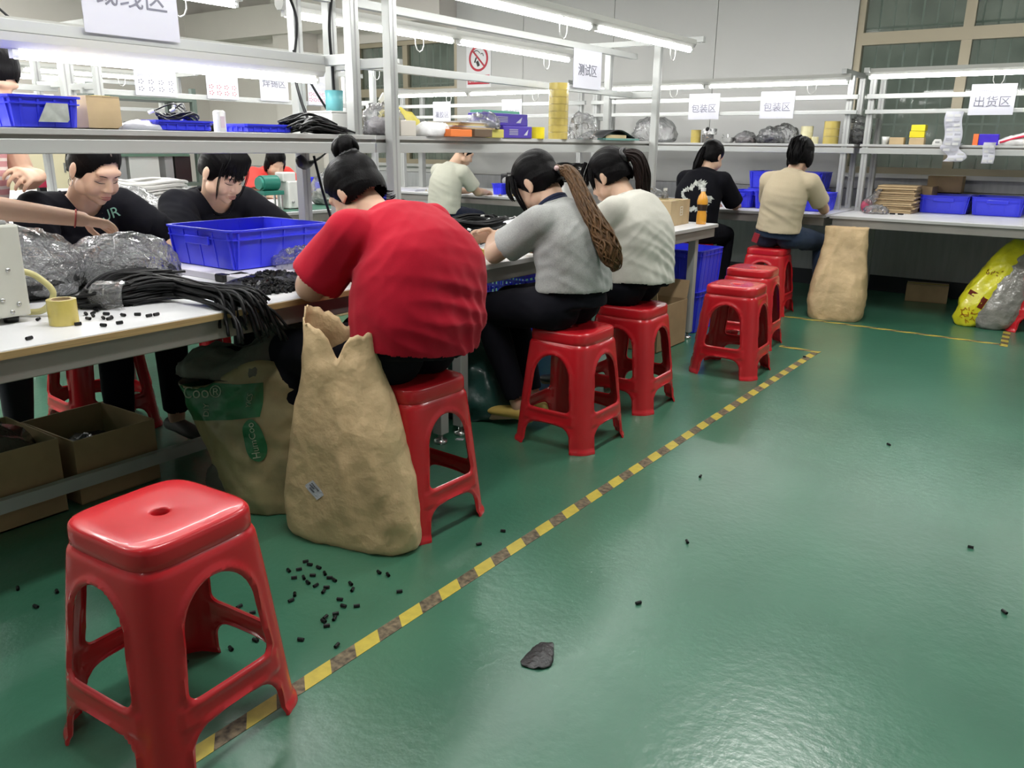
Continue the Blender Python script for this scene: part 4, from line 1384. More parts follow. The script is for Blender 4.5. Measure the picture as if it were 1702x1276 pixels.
fl = [(500, 1065), (560, 1075), (515, 940), (530, 945), (540, 955), (520, 958), (548, 962), (556, 966), (505, 962), (489, 962), (512, 970), (525, 975), (538, 985), (543, 978), (583, 972), (586, 982), (630, 953), (645, 957), (664, 985), (796, 906), (836, 884), (565, 998), (571, 1009), (593, 1009), (541, 1028), (538, 1034), (556, 1030), (558, 1022), (543, 1042), (490, 990), (484, 1000), (420, 1020), (412, 1045), (430, 1058), (425, 1066), (384, 1080), (142, 1120), (1142, 902), (1477, 740), (1613, 911), (1669, 1019), (1061, 1004), (1164, 793), (1337, 594), (60, 1010), (130, 1000), (95, 985), (170, 960), (195, 1050), (30, 980), (480, 950), (497, 948), (508, 935), (398, 1010), (310, 1105)]
OPEN = {(796, 906): 'black tube offcut on the floor just right of the near kraft sack', (836, 884): 'black tube offcut on the floor in front of the stool of the red shirt', (1142, 902): 'lone black offcut on the open floor midway between tape and right edge', (1477, 740): 'lone black offcut on the open floor farthest back on the right', (1613, 911): 'lone black offcut on the open floor near the right edge, upper one', (1669, 1019): 'lone black offcut on the open floor at the right edge, lower one', (1061, 1004): 'lone black offcut on the open floor above the black plastic scrap', (1164, 793): 'lone black offcut on the shiny patch right of the tape', (1337, 594): 'tiny black offcut lying on the tape corner'}
for px, py in fl:
    lb = OPEN.get((px, py))
    offcut(P_flr(px, py), rnd.uniform(0, 3), lb or 'short black tube offcut scattered on the floor around the foreground stool', 'tube offcuts on the floor')
# heap of offcuts on the table
heap = MB()
for k in range(1150):
    q = rnd.random() ** 0.5
    a = rnd.uniform(0, 2 * pi)
    x, y = -2.40 + 0.155 * q * cos(a) * (1.0), 1.86 + 0.19 * q * sin(a)
    x += -0.25 * (y - 1.86)
    h = 0.042 * max(0, 1 - q * q) * (0.7 + 0.5 * noise.noise(V((x * 18, y * 18, 0))))
    z = 0.7605 + h * rnd.uniform(0.75, 1.05)
    d = V((rnd.uniform(-1, 1), rnd.uniform(-1, 1), rnd.uniform(-0.5, 0.5))).normalized() * 0.0095
    heap.cyl(V((x, y, z)) - d, V((x, y, z)) + d, 0.005, n=6)
o = heap.build('offcut_heap', M_CABLE, None, False)
tag(o, 'heap of short black tube offcuts in front of the big blue crate', 'offcuts', kind='stuff')
core = MB().sphere((0, 0, 0), (0.15, 0.18, 0.033), nu=26, nv=12).build('heap_core', M_CABLE, o, True, loc=(-2.40, 1.86, 0.758))
core['kind'] = 'stuff'

# gold pins heap
M_GOLD = mat('brass_pins', (0.62, 0.46, 0.14), 0.3, 0.85)
heap = MB()
for k in range(620):
    q = rnd.random() ** 0.6
    a = rnd.uniform(0, 2 * pi)
    x, y = -2.40 + 0.10 * q * cos(a), 3.0 + 0.13 * q * sin(a)
    z = 0.759 + 0.03 * max(0, 1 - q) * rnd.random()
    d = V((rnd.uniform(-1, 1), rnd.uniform(-1, 1), rnd.uniform(-0.4, 0.4))).normalized() * 0.012
    heap.cyl(V((x, y, z)) - d, V((x, y, z)) + d, 0.0028, n=5)
tag(heap.build('brass_pin_heap', M_GOLD), 'heap of small brass pins on the table beside the grey shirt', 'pins', kind='stuff')

def coil(c, R1, R2, n, label, seed, hgt=0.06, r=0.005, m=None, parent=None, ends=6):
    t = thing('cable_coil', label, 'cable coil', c)
    rn = random.Random(seed)
    for k in range(n):
        a0 = rn.uniform(0, 2 * pi)
        s = rn.uniform(0.72, 1.05)
        z = hgt * rn.random()
        ex = rn.uniform(-0.015, 0.015); ey = rn.uniform(-0.015, 0.015)
        pts = [V((ex + R1 * s * cos(a0 + i * 2 * pi / 22), ey + R2 * s * sin(a0 + i * 2 * pi / 22), r + z + 0.008 * sin(a0 * 3 + i * 0.9))) for i in range(23)]
        MB().tube(pts, r, 5, cap=False).build('loop', m or M_CABLE, t, True)
    for k in range(ends):
        a = rn.uniform(0, 2 * pi)
        p0 = V((R1 * 0.8 * cos(a), R2 * 0.8 * sin(a), hgt * 0.8))
        p1 = p0 + V((rn.uniform(-0.08, 0.08), rn.uniform(-0.1, 0.1), rn.uniform(0.0, 0.05)))
        p2 = p1 + V((rn.uniform(-0.05, 0.05), rn.uniform(-0.08, 0.08), rn.uniform(-0.03, 0.02)))
        p2.z = max(p2.z, 0.004)
        MB().tube(bez([p0, p1, p2], 5), r * 0.8, 5).build('cable_end', m or M_CABLE, t, True)
        MB().cyl(p2, p2 + (p2 - p1).normalized() * 0.02, r * 1.5, n=8).build('connector', M_WHITEP, t)
    return t
coil((-2.93, 3.72, 0.756), 0.15, 0.20, 26, 'large coil of black cable with white connectors on the middle bench', 3, hgt=0.085)
coil((-2.66, 3.28, 0.756), 0.10, 0.15, 10, 'smaller loose coil of thin black cable in front of the large coil', 5, hgt=0.03, r=0.004, ends=9)
coil((-2.72, 3.98, 0.756), 0.07, 0.08, 6, 'little cable tangle right of the large black coil', 15, hgt=0.02, r=0.004)
coil((-3.03, 4.78, 1.02), 0.10, 0.20, 26, 'heap of black cables on the white case between the two ponytails', 8, hgt=0.10, r=0.006)
t = thing('equipment_case', 'white equipment case under the black cable heap', 'case', (-3.03, 4.85, 0.755))
MB().box((0, 0, 0.13), (0.26, 0.5, 0.26)).build('body', M_WHITEP, t, bevel=0.015)
MB().box((0.132, 0.1, 0.16), (0.004, 0.2, 0.1)).build('front_panel', M_GREY, t)
# coil stack of pale wire behind the women
M_PALEW = mat('pale_wire', (0.50, 0.49, 0.47), 0.45)
M_GREYW = mat('grey_wire', (0.30, 0.30, 0.29), 0.45)
for k in range(6):
    coil((-4.55, 2.70, 0.757 + 0.045 * k), 0.18, 0.22, 12, ['lowest', 'second', 'third', 'fourth', 'fifth', 'topmost'][k] + ' coil of pale wire in the pile behind the two black shirts', 40 + k, hgt=0.04, r=0.008, m=M_PALEW if k > 2 or k == 0 else M_GREYW, ends=0)
plain_table('small packing table carrying the pale wire coils', -4.85, -3.75, 2.0, 3.0)

# black wire heap on the near shelf
t = thing('wire_heap', 'heap of cut black wires on the near shelf above the red shirt', 'wires', (-2.66, 2.31, 1.281))
rnd = random.Random(17)
for k in range(60):
    a = rnd.gauss(0, 0.22)
    c = V((rnd.uniform(-0.05, 0.05), rnd.uniform(-0.03, 0.03), 0))
    h = 0.005 + 0.06 * rnd.random() * (1 - abs(c.x) * 8)
    L = rnd.uniform(0.10, 0.16)
    d = V((sin(a), cos(a), rnd.uniform(-0.12, 0.08)))
    p = [c - d * L + ZZ * max(0.004, h * 0.5), c - d * L * 0.3 + ZZ * (h + 0.01), c + d * L * 0.4 + ZZ * h, c + d * L + ZZ * max(0.004, h * 0.45)]
    for q in p:
        q.z = max(q.z, 0.004)
    MB().tube(bez(p, 3), 0.0042, 5).build('wire', M_CABLE, t, True)

# hanging cords between the posts
def cord(pts, r, label, m=None):
    o = MB().tube(bez(pts, 8), r, 6).build('hanging_cable', m or M_CABLE, None, True)
    return tag(o, label, 'cable')
cord([(-2.93, 2.42, 1.9), (-2.935, 2.50, 1.75), (-2.92, 2.46, 1.55), (-2.90, 2.47, 1.42), (-2.86, 2.49, 1.30)], 0.006, 'black power cord running down the left double post')
cord([(-2.92, 2.46, 1.62), (-2.88, 2.52, 1.48), (-2.84, 2.58, 1.36), (-2.80, 2.60, 1.285)], 0.005, 'black cord slanting to the right down to the shelf')
cord([(-2.91, 2.70, 1.92), (-2.92, 2.67, 1.75), (-2.925, 2.68, 1.55), (-2.92, 2.68, 1.42), (-2.90, 2.66, 1.29)], 0.007, 'thick black cord hanging along the right double post')
cord([(-2.93, 2.55, 1.19), (-2.90, 2.56, 1.05), (-2.89, 2.60, 0.90), (-2.87, 2.62, 0.762)], 0.006, 'black cord hanging below the shelf to the tabletop')
t = thing('cable_wrap', 'black taped cable joint under the shelf behind the bun', 'cable', (-2.94, 2.47, 1.19))
MB().tube(bez([(0, 0, 0.0), (0.01, 0.02, -0.035), (0.0, 0.07, -0.03), (0.0, 0.12, -0.01), (0, 0.16, 0.012)], 5), [0.012, 0.018, 0.022, 0.024, 0.026, 0.025, 0.022, 0.02, 0.018, 0.016, 0.012, 0.009, 0.007, 0.006, 0.006, 0.006, 0.005, 0.005, 0.004, 0.004, 0.004], 8).build('wrapped_joint', M_BLACK, t, True)
cord([(-5.5, 2.0, 2.6), (-5.5, 2.35, 2.1), (-5.5, 2.6, 1.87)], 0.008, 'black cable slanting down at the top left')

# ================================================================== things on the shelves
def tape_roll(c, r, h, label, group=None, m=None, ri=None):
    t = thing('tape_roll', label, 'tape roll', c, 0, group)
    ri = ri or r * 0.72
    MB().lathe((0, 0, 0), [(ri, 0), (r, 0), (r, h), (ri, h), (ri, 0)], 28, cap=False).build('tape', m or M_TAPE, t, 'auto')
    MB().lathe((0, 0, 0), [(ri - 0.003, 0.0005), (ri + 0.0005, 0.0005), (ri + 0.0005, h + 0.0005), (ri - 0.003, h + 0.0005), (ri - 0.003, 0.0005)], 24, cap=False).build('core', M_CARDL, t, 'auto')
    return t
ordn = ['lowest', 'second', 'third', 'fourth', 'fifth', 'sixth', 'seventh', 'eighth', 'ninth', 'topmost']
M_TAPE2 = mat('yellowish_tape', (0.46, 0.36, 0.10), 0.2, coat=0.5, var=(20, 0.08))
for k in range(8):
    tape_roll((-2.66, 4.13, 1.28 + 0.038 * k), 0.056, 0.0365, ['lowest', 'second lowest', 'third', 'fourth', 'fifth', 'sixth', 'seventh', 'topmost'][k] + ' amber tape roll in the tall column on the middle shelf', 'amber tape rolls in the tall column', M_TAPE2)
tape_roll((-2.315, 1.085, 0.756), 0.038, 0.070, 'amber tape roll standing on the near table beside the machine', ri=0.027)
M_PALET = mat('pale_tape', (0.62, 0.58, 0.36), 0.35)
for k in range(2):
    tape_roll((-3.19, 7.26, 1.28 + 0.056 * k), 0.045, 0.055, ['lower', 'upper'][k] + ' amber tape roll on the back shelf above the dragon shirt', m=M_TAPE2)
for k in range(3):
    tape_roll((-2.20, 7.26, 1.28 + 0.047 * k), 0.05, 0.046, ['lowest', 'middle', 'topmost'][k] + ' pale tape roll in the left stack behind the beige shirt', m=M_PALET if k else M_TAPE2)
tape_roll((-2.115, 7.22, 1.28), 0.028, 0.055, 'small pale tape roll between the two stacks on the back shelf', m=M_PALET)
for k in range(3):
    tape_roll((-2.0, 7.26, 1.28 + 0.06 * k), 0.062, 0.058, ['lowest', 'middle', 'topmost'][k] + ' yellow tape roll in the right stack behind the beige shirt', m=M_TAPE2)
tape_roll((-2.64, 3.885, 1.28), 0.042, 0.06, 'bright yellow tape roll beside the purple boxes', m=M_YEL)
t = thing('parts_cup', 'clear cup of orange parts on the back shelf', 'cup', (-3.075, 7.26, 1.28))
MB().lathe((0, 0, 0), [(0.05, 0), (0.054, 0.07), (0.05, 0.07), (0.046, 0.004)], 24).build('cup', M_CLEAR, t, True)
MB().lathe((0, 0, 0), [(0.045, 0.004), (0.048, 0.045), (0.02, 0.052)], 20).build('contents', mat('orange_parts', (0.75, 0.35, 0.03), 0.5, bump=(90, 1, 0.01)), t, True)
t = thing('spotted_box', 'small black and white spotted box on the orange cup', 'box', (-3.06, 7.26, 1.352))
MB().box((0, 0, 0.025), (0.11, 0.07, 0.05)).build('body', mat('spotted', (0.5, 0.5, 0.5), 0.5, var=(45, 0.95)), t, bevel=0.004)
MB().sphere((-0.01, -0.03, 0.045), 0.018).build('cap', M_BLACK, t, True)
t = thing('steel_bowl', 'small steel bowl with tweezers on the back shelf', 'bowl', (-2.88, 7.26, 1.28))
MB().lathe((0, 0, 0), [(0.035, 0), (0.05, 0.015), (0.056, 0.045), (0.06, 0.047), (0.052, 0.044), (0.046, 0.018), (0.01, 0.006)], 24).build('bowl', M_CHROME, t, True)
for a in (0.4, 1.8, 2.6):
    MB().bar((0.02 * cos(a), 0.0, 0.02), (0.075 * cos(a), 0.02, 0.075), 0.004, 0.003).build('tweezers', M_CHROME, t)
# right back shelf
t = thing('paper_cup', 'small white cup on the shelf under the large window', 'cup', (-1.575, 7.26, 1.28))
MB().lathe((0, 0, 0), [(0.024, 0), (0.03, 0.06), (0.028, 0.06), (0.022, 0.003)], 20).build('cup', M_WHITEP, t, True)
small_carton((-1.485, 7.26, 1.28), 0, 0.105, 0.08, 0.052, 'left small brown box on the shelf under the large window')
small_carton((-1.34, 7.26, 1.28), 0, 0.105, 0.08, 0.05, 'small brown box under the yellow boxes')
small_carton((-1.345, 7.26, 1.333), 0.05, 0.105, 0.08, 0.045, 'lower bright yellow box on the window shelf', M_YEL)
small_carton((-1.338, 7.26, 1.381), -0.05, 0.10, 0.08, 0.045, 'upper bright yellow box on the window shelf', M_YEL)
t = thing('power_adapter', 'small white adapter on the window shelf', 'adapter', (-1.19, 7.24, 1.28))
mb = MB(); mb.ring_loft([sellipse(0.038, 0.025, 6, 24, 0), sellipse(0.036, 0.024, 6, 24, 0.02), sellipse(0.022, 0.018, 6, 24, 0.042)]); mb.build('body', M_WHITEP, t, 'auto')
MB().box((0, -0.026, 0.02), (0.03, 0.003, 0.01)).build('marking', M_GREY, t)
# label strips hanging over the shelf
def label_strip(x, z1, z0, wd, label, kinks, m=M_PAPER):
    t = thing('label_strip', label, 'labels', (x, 7.155, z0))
    n = 14
    pts = []
    for i in range(n + 1):
        q = i / n
        pts.append((kinks * 0.02 * sin(q * 6), -0.004 - 0.01 * sin(q * 9) * (1 - q), q * (z1 - z0)))
    vs, fs = [], []
    for (px, py, pz) in pts:
        vs += [(px - wd / 2, py, pz), (px + wd / 2, py, pz), (px + wd / 2, py + 0.001, pz), (px - wd / 2, py + 0.001, pz)]
    for i in range(n):
        for k in range(4):
            a, b = i * 4 + k, i * 4 + (k + 1) % 4
            fs.append((a, b, b + 4, a + 4))
    MB().add(vs, fs).build('strip', m, t, True)
    for k in range(int((z1 - z0) / 0.034)):
        for c in (-1, 1):
            i = (k + 0.5) * 0.034 / (z1 - z0)
            px, py = kinks * 0.02 * sin(i * 6), -0.0055 - 0.01 * sin(i * 9) * (1 - i)
            MB().box((px + c * wd * 0.22, py, i * (z1 - z0)), (wd * 0.34, 0.001, 0.018)).build('sticker', M_PRINTL if (k + c) % 3 == 0 else mat('sticker_grey', (0.55, 0.55, 0.55), 0.6), t)
    return t
label_strip(-1.085, 1.52, 1.27, 0.12, 'long strip of white labels hanging from the rail before the window', 0.5)
label_strip(-1.06, 1.29, 1.16, 0.13, 'fan of white labels hanging over the window shelf edge', 1.6)
label_strip(-0.825, 1.30, 1.15, 0.08, 'single white label sheet hanging over the window shelf edge', 0.2)
t = thing('battery_box', 'blue and orange box on the window shelf', 'box', (-0.86, 7.26, 1.28))
MB().box((0.01, 0, 0.04), (0.13, 0.06, 0.08)).build('blue_body', mat('deep_blue_box', (0.05, 0.02, 0.5), 0.35), t, bevel=0.003)
MB().box((-0.075, 0, 0.04), (0.035, 0.062, 0.082)).build('orange_end', mat('orange_end', (0.85, 0.18, 0.05), 0.4), t)
wr = thing('red_white_bag', 'white plastic bag with red stripes on the window shelf at the right edge', 'bag', (-0.64, 7.28, 1.28))
sack('film', None, None, [(0, 0, 0, 0.14, 0.08, 0), (0, 0, 0.03, 0.15, 0.09, 0), (0.03, 0, 0.06, 0.11, 0.06, 0), (0.06, 0, 0.085, 0.04, 0.02, 0)], mat('white_film', (0.7, 0.68, 0.68), 0.3, bump=(20, 0.6, 0.01)), amp=0.01, scale=14, seed=6, open_top=False, parent=wr, tagit=False)
MB().tube(bez([(-0.13, -0.075, 0.02), (-0.02, -0.085, 0.055), (0.1, -0.06, 0.085)], 5), 0.008, 6).build('red_stripe', mat('stripe_red', (0.6, 0.02, 0.06), 0.4), wr, True)
for x, w_ in ((-1.40, 'left'), (-1.34, 'right')):
    tag(MB().box((x, 7.02, 0.761), (0.04, 0.02, 0.012)).build('black_connector', M_BLACK, bevel=0.002), w_ + ' small black connector on the back bench in front of the flattened cartons', 'connector', 'black connectors on the back bench')

# middle shelf (row 1, right)
sh = 1.28
small_carton((-2.66, 2.83, sh), 0, 0.09, 0.10, 0.065, 'pale box beside the right double post on the shelf', mat('pale_box', (0.62, 0.58, 0.52), 0.6))
yb2 = sack('yellow_film', 'yellow and white crumpled bag on the shelf behind the pale box', 'bag', [(-2.78, 2.95, sh, 0.06, 0.09, 0), (-2.78, 2.95, sh + 0.05, 0.065, 0.10, 0), (-2.78, 2.92, sh + 0.10, 0.05, 0.08, 0), (-2.78, 2.88, sh + 0.125, 0.02, 0.03, 0)], mat('yellow_film', (0.62, 0.52, 0.08), 0.35, bump=(18, 0.6, 0.01)), amp=0.012, scale=16, seed=4, open_top=False)
t = thing('white_board', 'white foam board leaning diagonally on the middle shelf', 'board', (-2.84, 2.98, sh))
MB().bar((0, -0.09, 0.175), (0, 0.11, 0.004), 0.01, 0.05, up=V((0, 0, 1))).build('board', M_WHITEP, t, bevel=0.002)
sack('white_cloth', 'crumpled white cloth between the yellow bag and the orange folder', 'cloth', [(-2.66, 3.03, sh, 0.05, 0.10, 0), (-2.66, 3.03, sh + 0.03, 0.05, 0.10, 0), (-2.66, 3.05, sh + 0.055, 0.03, 0.06, 0)], mat('white_cloth', (0.6, 0.6, 0.61), 0.7, bump=(30, 0.6, 0.01)), amp=0.01, scale=20, seed=7, open_top=False)
tag(MB().box((-2.655, 3.155, sh + 0.018), (0.16, 0.16, 0.034)).build('orange_folder', M_ORANGE, bevel=0.003), 'orange folder under papers on the middle shelf', 'folder')
for k in range(5):
    tag(MB().box((-2.70, 3.27 + 0.01 * (k % 2), sh + 0.0425 + 0.007 * k), (0.2, 0.34 - 0.03 * k, 0.006), rz=0.05 * (k - 2)).build('paper_folder', [M_CARDL, M_PAPER, mat('yellow_card', (0.6, 0.5, 0.25), 0.6), M_CARD, M_PAPER][k]), ['bottom', 'second', 'third', 'fourth', 'top'][k] + ' sheet in the paper stack behind the orange folder', 'paper')
tag(MB().box((-2.64, 3.32, sh + 0.02), (0.14, 0.14, 0.036)).build('brown_box', mat('brown_box', (0.12, 0.08, 0.05), 0.5), bevel=0.003), 'dark brown flat box right of the orange folder', 'box')
clear_bag((-2.66, 3.44, sh + 0.043), (0.05, 0.075, 0.025), 'clear bag of silver parts on the yellow-green box', 33, mat('silver_lump', (0.3, 0.3, 0.36), 0.3, 0.3))
small_carton((-2.645, 3.455, sh), 0, 0.1, 0.13, 0.04, 'yellow-green box in front of the purple boxes', mat('yellow_green', (0.5, 0.45, 0.1), 0.5))
def purple(c, L, label):
    t = thing('purple_box', label, 'box', c)
    MB().box((0, 0, 0.03), (0.12, L, 0.06)).build('body', M_PURPLE, t, bevel=0.003)
    mb = MB()
    for k in range(4):
        mb.box((0.0608, -L * 0.15, 0.042 - k * 0.008), (0.0008, L * 0.3, 0.0035))
    mb.build('printed_lines', M_PRINTL, t)['kind'] = 'stuff'
    MB().add([(0.0612, L * 0.2, 0.015), (0.0612, L * 0.32, 0.015), (0.0612, L * 0.36, 0.045), (0.0612, L * 0.28, 0.03)], [(0, 1, 2, 3)]).build('logo', M_PAPER, t)
    return t
purple((-2.67, 3.665, sh), 0.26, 'lower purple box with white print on the middle shelf')
purple((-2.69, 3.60, sh + 0.0615), 0.36, 'upper purple box with white print on the middle shelf')
small_carton((-2.80, 3.72, sh), 0, 0.08, 0.34, 0.14, 'green box behind the purple boxes', M_GREENB)
small_carton((-2.73, 3.86, sh), 0, 0.05, 0.06, 0.10, 'small bright blue box right of the purple boxes', mat('bright_blue', (0.02, 0.12, 0.6), 0.4))
t = thing('clipboard', 'black folder with papers and green board at the far end of the middle shelf', 'folder', (-2.68, 4.76, sh))
MB().box((0, 0, 0.006), (0.2, 0.44, 0.011)).build('green_board', mat('green_board', (0.12, 0.28, 0.25), 0.5), t)
MB().box((0, -0.05, 0.022), (0.16, 0.26, 0.02)).build('papers', M_CARDL, t)
vs = [];fs = []
for i in range(13):
    y = -0.24 + i * 0.035
    z = 0.014 + 0.045 * max(0, sin((i) / 12 * pi)) ** 1.2
    vs += [(-0.09, y, z), (0.09, y, z), (0.09, y, z + 0.004), (-0.09, y, z + 0.004)]
for i in range(12):
    for k in range(4):
        a, b = i * 4 + k, i * 4 + (k + 1) % 4
        fs.append((a, b, b + 4, a + 4))
MB().add(vs, fs + [(0, 1, 2, 3), (51, 50, 49, 48)]).build('black_cover', M_BLACK, t, True)
for p in ((-2.6, 4.42, 'right'), (-2.6, 4.36, 'left')):
    tag(MB().box((p[0], p[1], sh + 0.008), (0.04, 0.05, 0.015)).build('black_connector', M_GREY, bevel=0.003), p[2] + ' small grey part on the middle shelf before the black folder', 'connector', 'grey parts on the middle shelf')

# near shelf (row 1, left)
t = thing('wire_spool', 'small blue spool on the near shelf', 'spool', (-2.78, 1.83, sh))
MB().lathe((0, 0, 0), [(0.022, 0), (0.022, 0.004), (0.009, 0.005), (0.009, 0.05), (0.022, 0.052), (0.022, 0.056)], 20).build('spool', M_BLUE, t, 'auto')
MB().lathe((0, 0, 0.006), [(0.011, 0), (0.011, 0.042)], 16).build('winding', M_BLUED, t, True)
t = thing('glue_bottle', 'white printed bottle standing on the near shelf', 'bottle', (-2.70, 1.915, sh))
mb = MB(); mb.ring_loft([sellipse(0.018, 0.018, 5, 24, 0), sellipse(0.018, 0.018, 5, 24, 0.07), sellipse(0.013, 0.013, 4, 24, 0.076)]); mb.build('body', M_WHITEP, t, 'auto')
MB().box((0.0185, 0, 0.035), (0.0008, 0.018, 0.04)).build('print', mat('pinkish_print', (0.55, 0.45, 0.5), 0.6), t)
sack('paper_scrap', 'crumpled white paper on the near shelf before the tray', 'paper', [(-2.68, 1.60, sh, 0.05, 0.08, 0), (-2.68, 1.60, sh + 0.012, 0.05, 0.08, 0), (-2.68, 1.61, sh + 0.025, 0.01, 0.02, 0)], M_PAPER, amp=0.008, scale=22, seed=3, open_top=False)
coil((-2.72, 1.76, sh + 0.036), 0.04, 0.07, 6, 'small coil of white and black cable in the blue tray', 23, hgt=0.02, r=0.0035, ends=3)
t = thing('white_appliance', 'white appliance box behind the black wire heap on the shelf', 'appliance', (-2.82, 2.60, sh))
MB().box((0, -0.02, 0.045), (0.16, 0.17, 0.09)).build('body', M_WHITEP, t, bevel=0.006)
MB().box((0, -0.02, 0.093), (0.165, 0.175, 0.008)).build('lid', M_WHITEP, t, bevel=0.003)
t = thing('teal_cup', 'translucent teal cup standing on the white appliance', 'cup', (-2.82, 2.585, sh + 0.098))
MB().lathe((0, 0, 0), [(0.036, 0), (0.040, 0.085), (0.037, 0.085), (0.033, 0.004)], 24).build('cup', mat('teal_plastic', (0.16, 0.48, 0.52), 0.2, alpha=0.85), t, True)

# ================================================================== things on the near table
t = thing('bench_machine', 'white bench machine with a fan grille at the left edge', 'machine', (-2.60, 0.90, 0.755))
MB().box((0, 0, 0.145), (0.36, 0.30, 0.25)).build('housing', mat('cream_housing', (0.58, 0.58, 0.52), 0.4, var=(10, 0.04)), t, bevel=0.006)
MB().box((0, 0, 0.275), (0.32, 0.26, 0.012)).build('top_cover', M_GREY, t, bevel=0.004)
for x in (-0.14, 0.14):
    for y in (-0.11, 0.11):
        MB().lathe((x, y, 0), [(0.018, 0), (0.022, 0.02)], 16).build('foot', M_BLACK, t, True)
g = MB()
rings = []
for k in range(9):
    a = 2 * pi * k / 8 + pi / 8
    rings.append([V((0.181 + dx, -0.04 + r * cos(a), 0.19 + r * sin(a))) for r, dx in ((0.055, 0), (0.068, 0), (0.068, 0.012), (0.055, 0.012))])
g.ring_loft(rings, False, False)
g.build('fan_ring', M_BLACK, t)
MB().lathe((0.181, -0.04, 0.19), [(0.058, 0), (0.058, 0.003)], 24, axis=XX).build('fan_recess', M_BLACK, t)
for k in range(7):
    a = k * 2 * pi / 7
    MB().box((0.186, -0.04 + 0.03 * cos(a), 0.19 + 0.03 * sin(a)), (0.003, 0.045, 0.018), R=Matrix.Rotation(a + 0.6, 3, 'X')).build('fan_blade', M_GREY, t)
for y, z in ((0.09, 0.245), (0.105, 0.15), (0.08, 0.07), (0.12, 0.055), (0.10, 0.035), (0.06, 0.06), (0.02, 0.05)):
    MB().lathe((0.18, y, z), [(0.006, 0), (0.006, 0.003), (0.002, 0.004)], 12, axis=XX).build('screw', M_CHROME, t, True)
MB().tube(bez([(0.15, 0.15, 0.14), (0.15, 0.19, 0.12), (0.16, 0.225, 0.07), (0.14, 0.20, 0.02), (0.08, 0.16, 0.012)], 6), 0.009, 8).build('hose', mat('yellow_hose', (0.6, 0.55, 0.25), 0.35), t, True)

# bottles at the end of the middle bench
t = thing('juice_bottle', 'bottle of orange juice standing at the end of the middle bench', 'bottle', (-2.205, 5.20, 0.755))
MB().lathe((0, 0, 0), [(0.03, 0), (0.033, 0.005), (0.033, 0.06), (0.028, 0.085), (0.028, 0.10), (0.035, 0.125), (0.036, 0.15), (0.028, 0.18), (0.015, 0.20), (0.015, 0.212)], 24).build('juice_body', mat('orange_juice', (0.72, 0.33, 0.03), 0.15, coat=0.6), t, True)
MB().lathe((0, 0, 0.212), [(0.0165, 0), (0.0165, 0.02), (0.014, 0.022)], 20).build('cap', M_WHITEP, t, 'auto')
MB().lathe((0, 0, 0.10), [(0.0295, -0.012), (0.0358, 0.028)], 24, cap=False).build('label_band', mat('dark_label', (0.03, 0.015, 0.01), 0.4), t, True)
t = thing('water_bottle', 'small clear bottle behind the taped cardboard box', 'bottle', (-2.42, 5.08, 0.917))
MB().lathe((0, 0, 0), [(0.022, 0), (0.022, 0.035), (0.012, 0.045), (0.012, 0.05)], 20).build('body', M_CLEAR, t, True)
MB().lathe((0, 0, 0.05), [(0.013, 0), (0.013, 0.016)], 16).build('cap', M_WHITEP, t, 'auto')

# things on the back bench left
t = thing('small_oven', 'black toaster oven on the back bench behind the grey shirt', 'oven', (-4.80, 7.02, 0.755))
MB().box((0, 0, 0.115), (0.46, 0.3, 0.21)).build('case', M_BLACK, t, bevel=0.008)
MB().box((-0.06, -0.153, 0.115), (0.29, 0.006, 0.15)).build('glass_door', mat('oven_glass', (0.10, 0.12, 0.09), 0.08), t, bevel=0.004)
MB().bar((-0.19, -0.175, 0.195), (0.07, -0.175, 0.195), 0.014, 0.014).build('handle', M_CHROME, t)
for k in range(3):
    MB().lathe((0.165, -0.15, 0.18 - 0.055 * k), [(0.017, 0), (0.015, 0.018)], 16, axis=V((0, -1, 0))).build('knob', M_GREY, t, True)
for x in (-0.2, 0.2):
    for y in (-0.12, 0.12):
        MB().lathe((x, y, 0), [(0.015, 0), (0.015, 0.012)], 12).build('foot', M_BLACK, t)
tag(MB().box((-4.52, 7.0, 0.86), (0.06, 0.25, 0.21)).build('maroon_folder', mat('maroon', (0.16, 0.02, 0.035), 0.5), bevel=0.003), 'maroon folder standing right of the black oven', 'folder')
t = thing('power_supply', 'black power unit left of the oven', 'machine', (-5.13, 7.1, 0.755))
MB().box((0, 0, 0.1), (0.14, 0.2, 0.2)).build('case', M_BLACK, t, bevel=0.01)
MB().lathe((0, -0.1, 0.13), [(0.04, 0), (0.035, 0.02)], 20, axis=V((0, -1, 0))).build('dial', M_GREY, t, True)
rnd = random.Random(3)
for k in range(22):
    x = -5.9 + k * 0.075
    if -5.5 < x < -4.95:
        continue
    t = thing('connector_piece', 'tiny metal connector in the row along the back bench edge', 'connector', (x, 6.64 + rnd.uniform(-0.01, 0.01), 0.755), 0, 'connectors along the back bench edge')
    MB().box((0, 0, 0.006), (0.035, 0.02, 0.012)).build('body', M_CHROME if k % 2 else M_WHITEP, t)
    MB().cyl((0, 0, 0.012), (0, 0, 0.024), 0.006, n=8).build('pin', M_GOLD, t)
sack('white_tissue', 'small crumpled white tissue on the back bench before the oven', 'tissue', [(-4.72, 6.72, 0.755, 0.05, 0.03, 0), (-4.72, 6.72, 0.78, 0.05, 0.035, 0), (-4.72, 6.72, 0.80, 0.01, 0.01, 0)], M_WHITEP, amp=0.01, scale=24, seed=2, open_top=False)
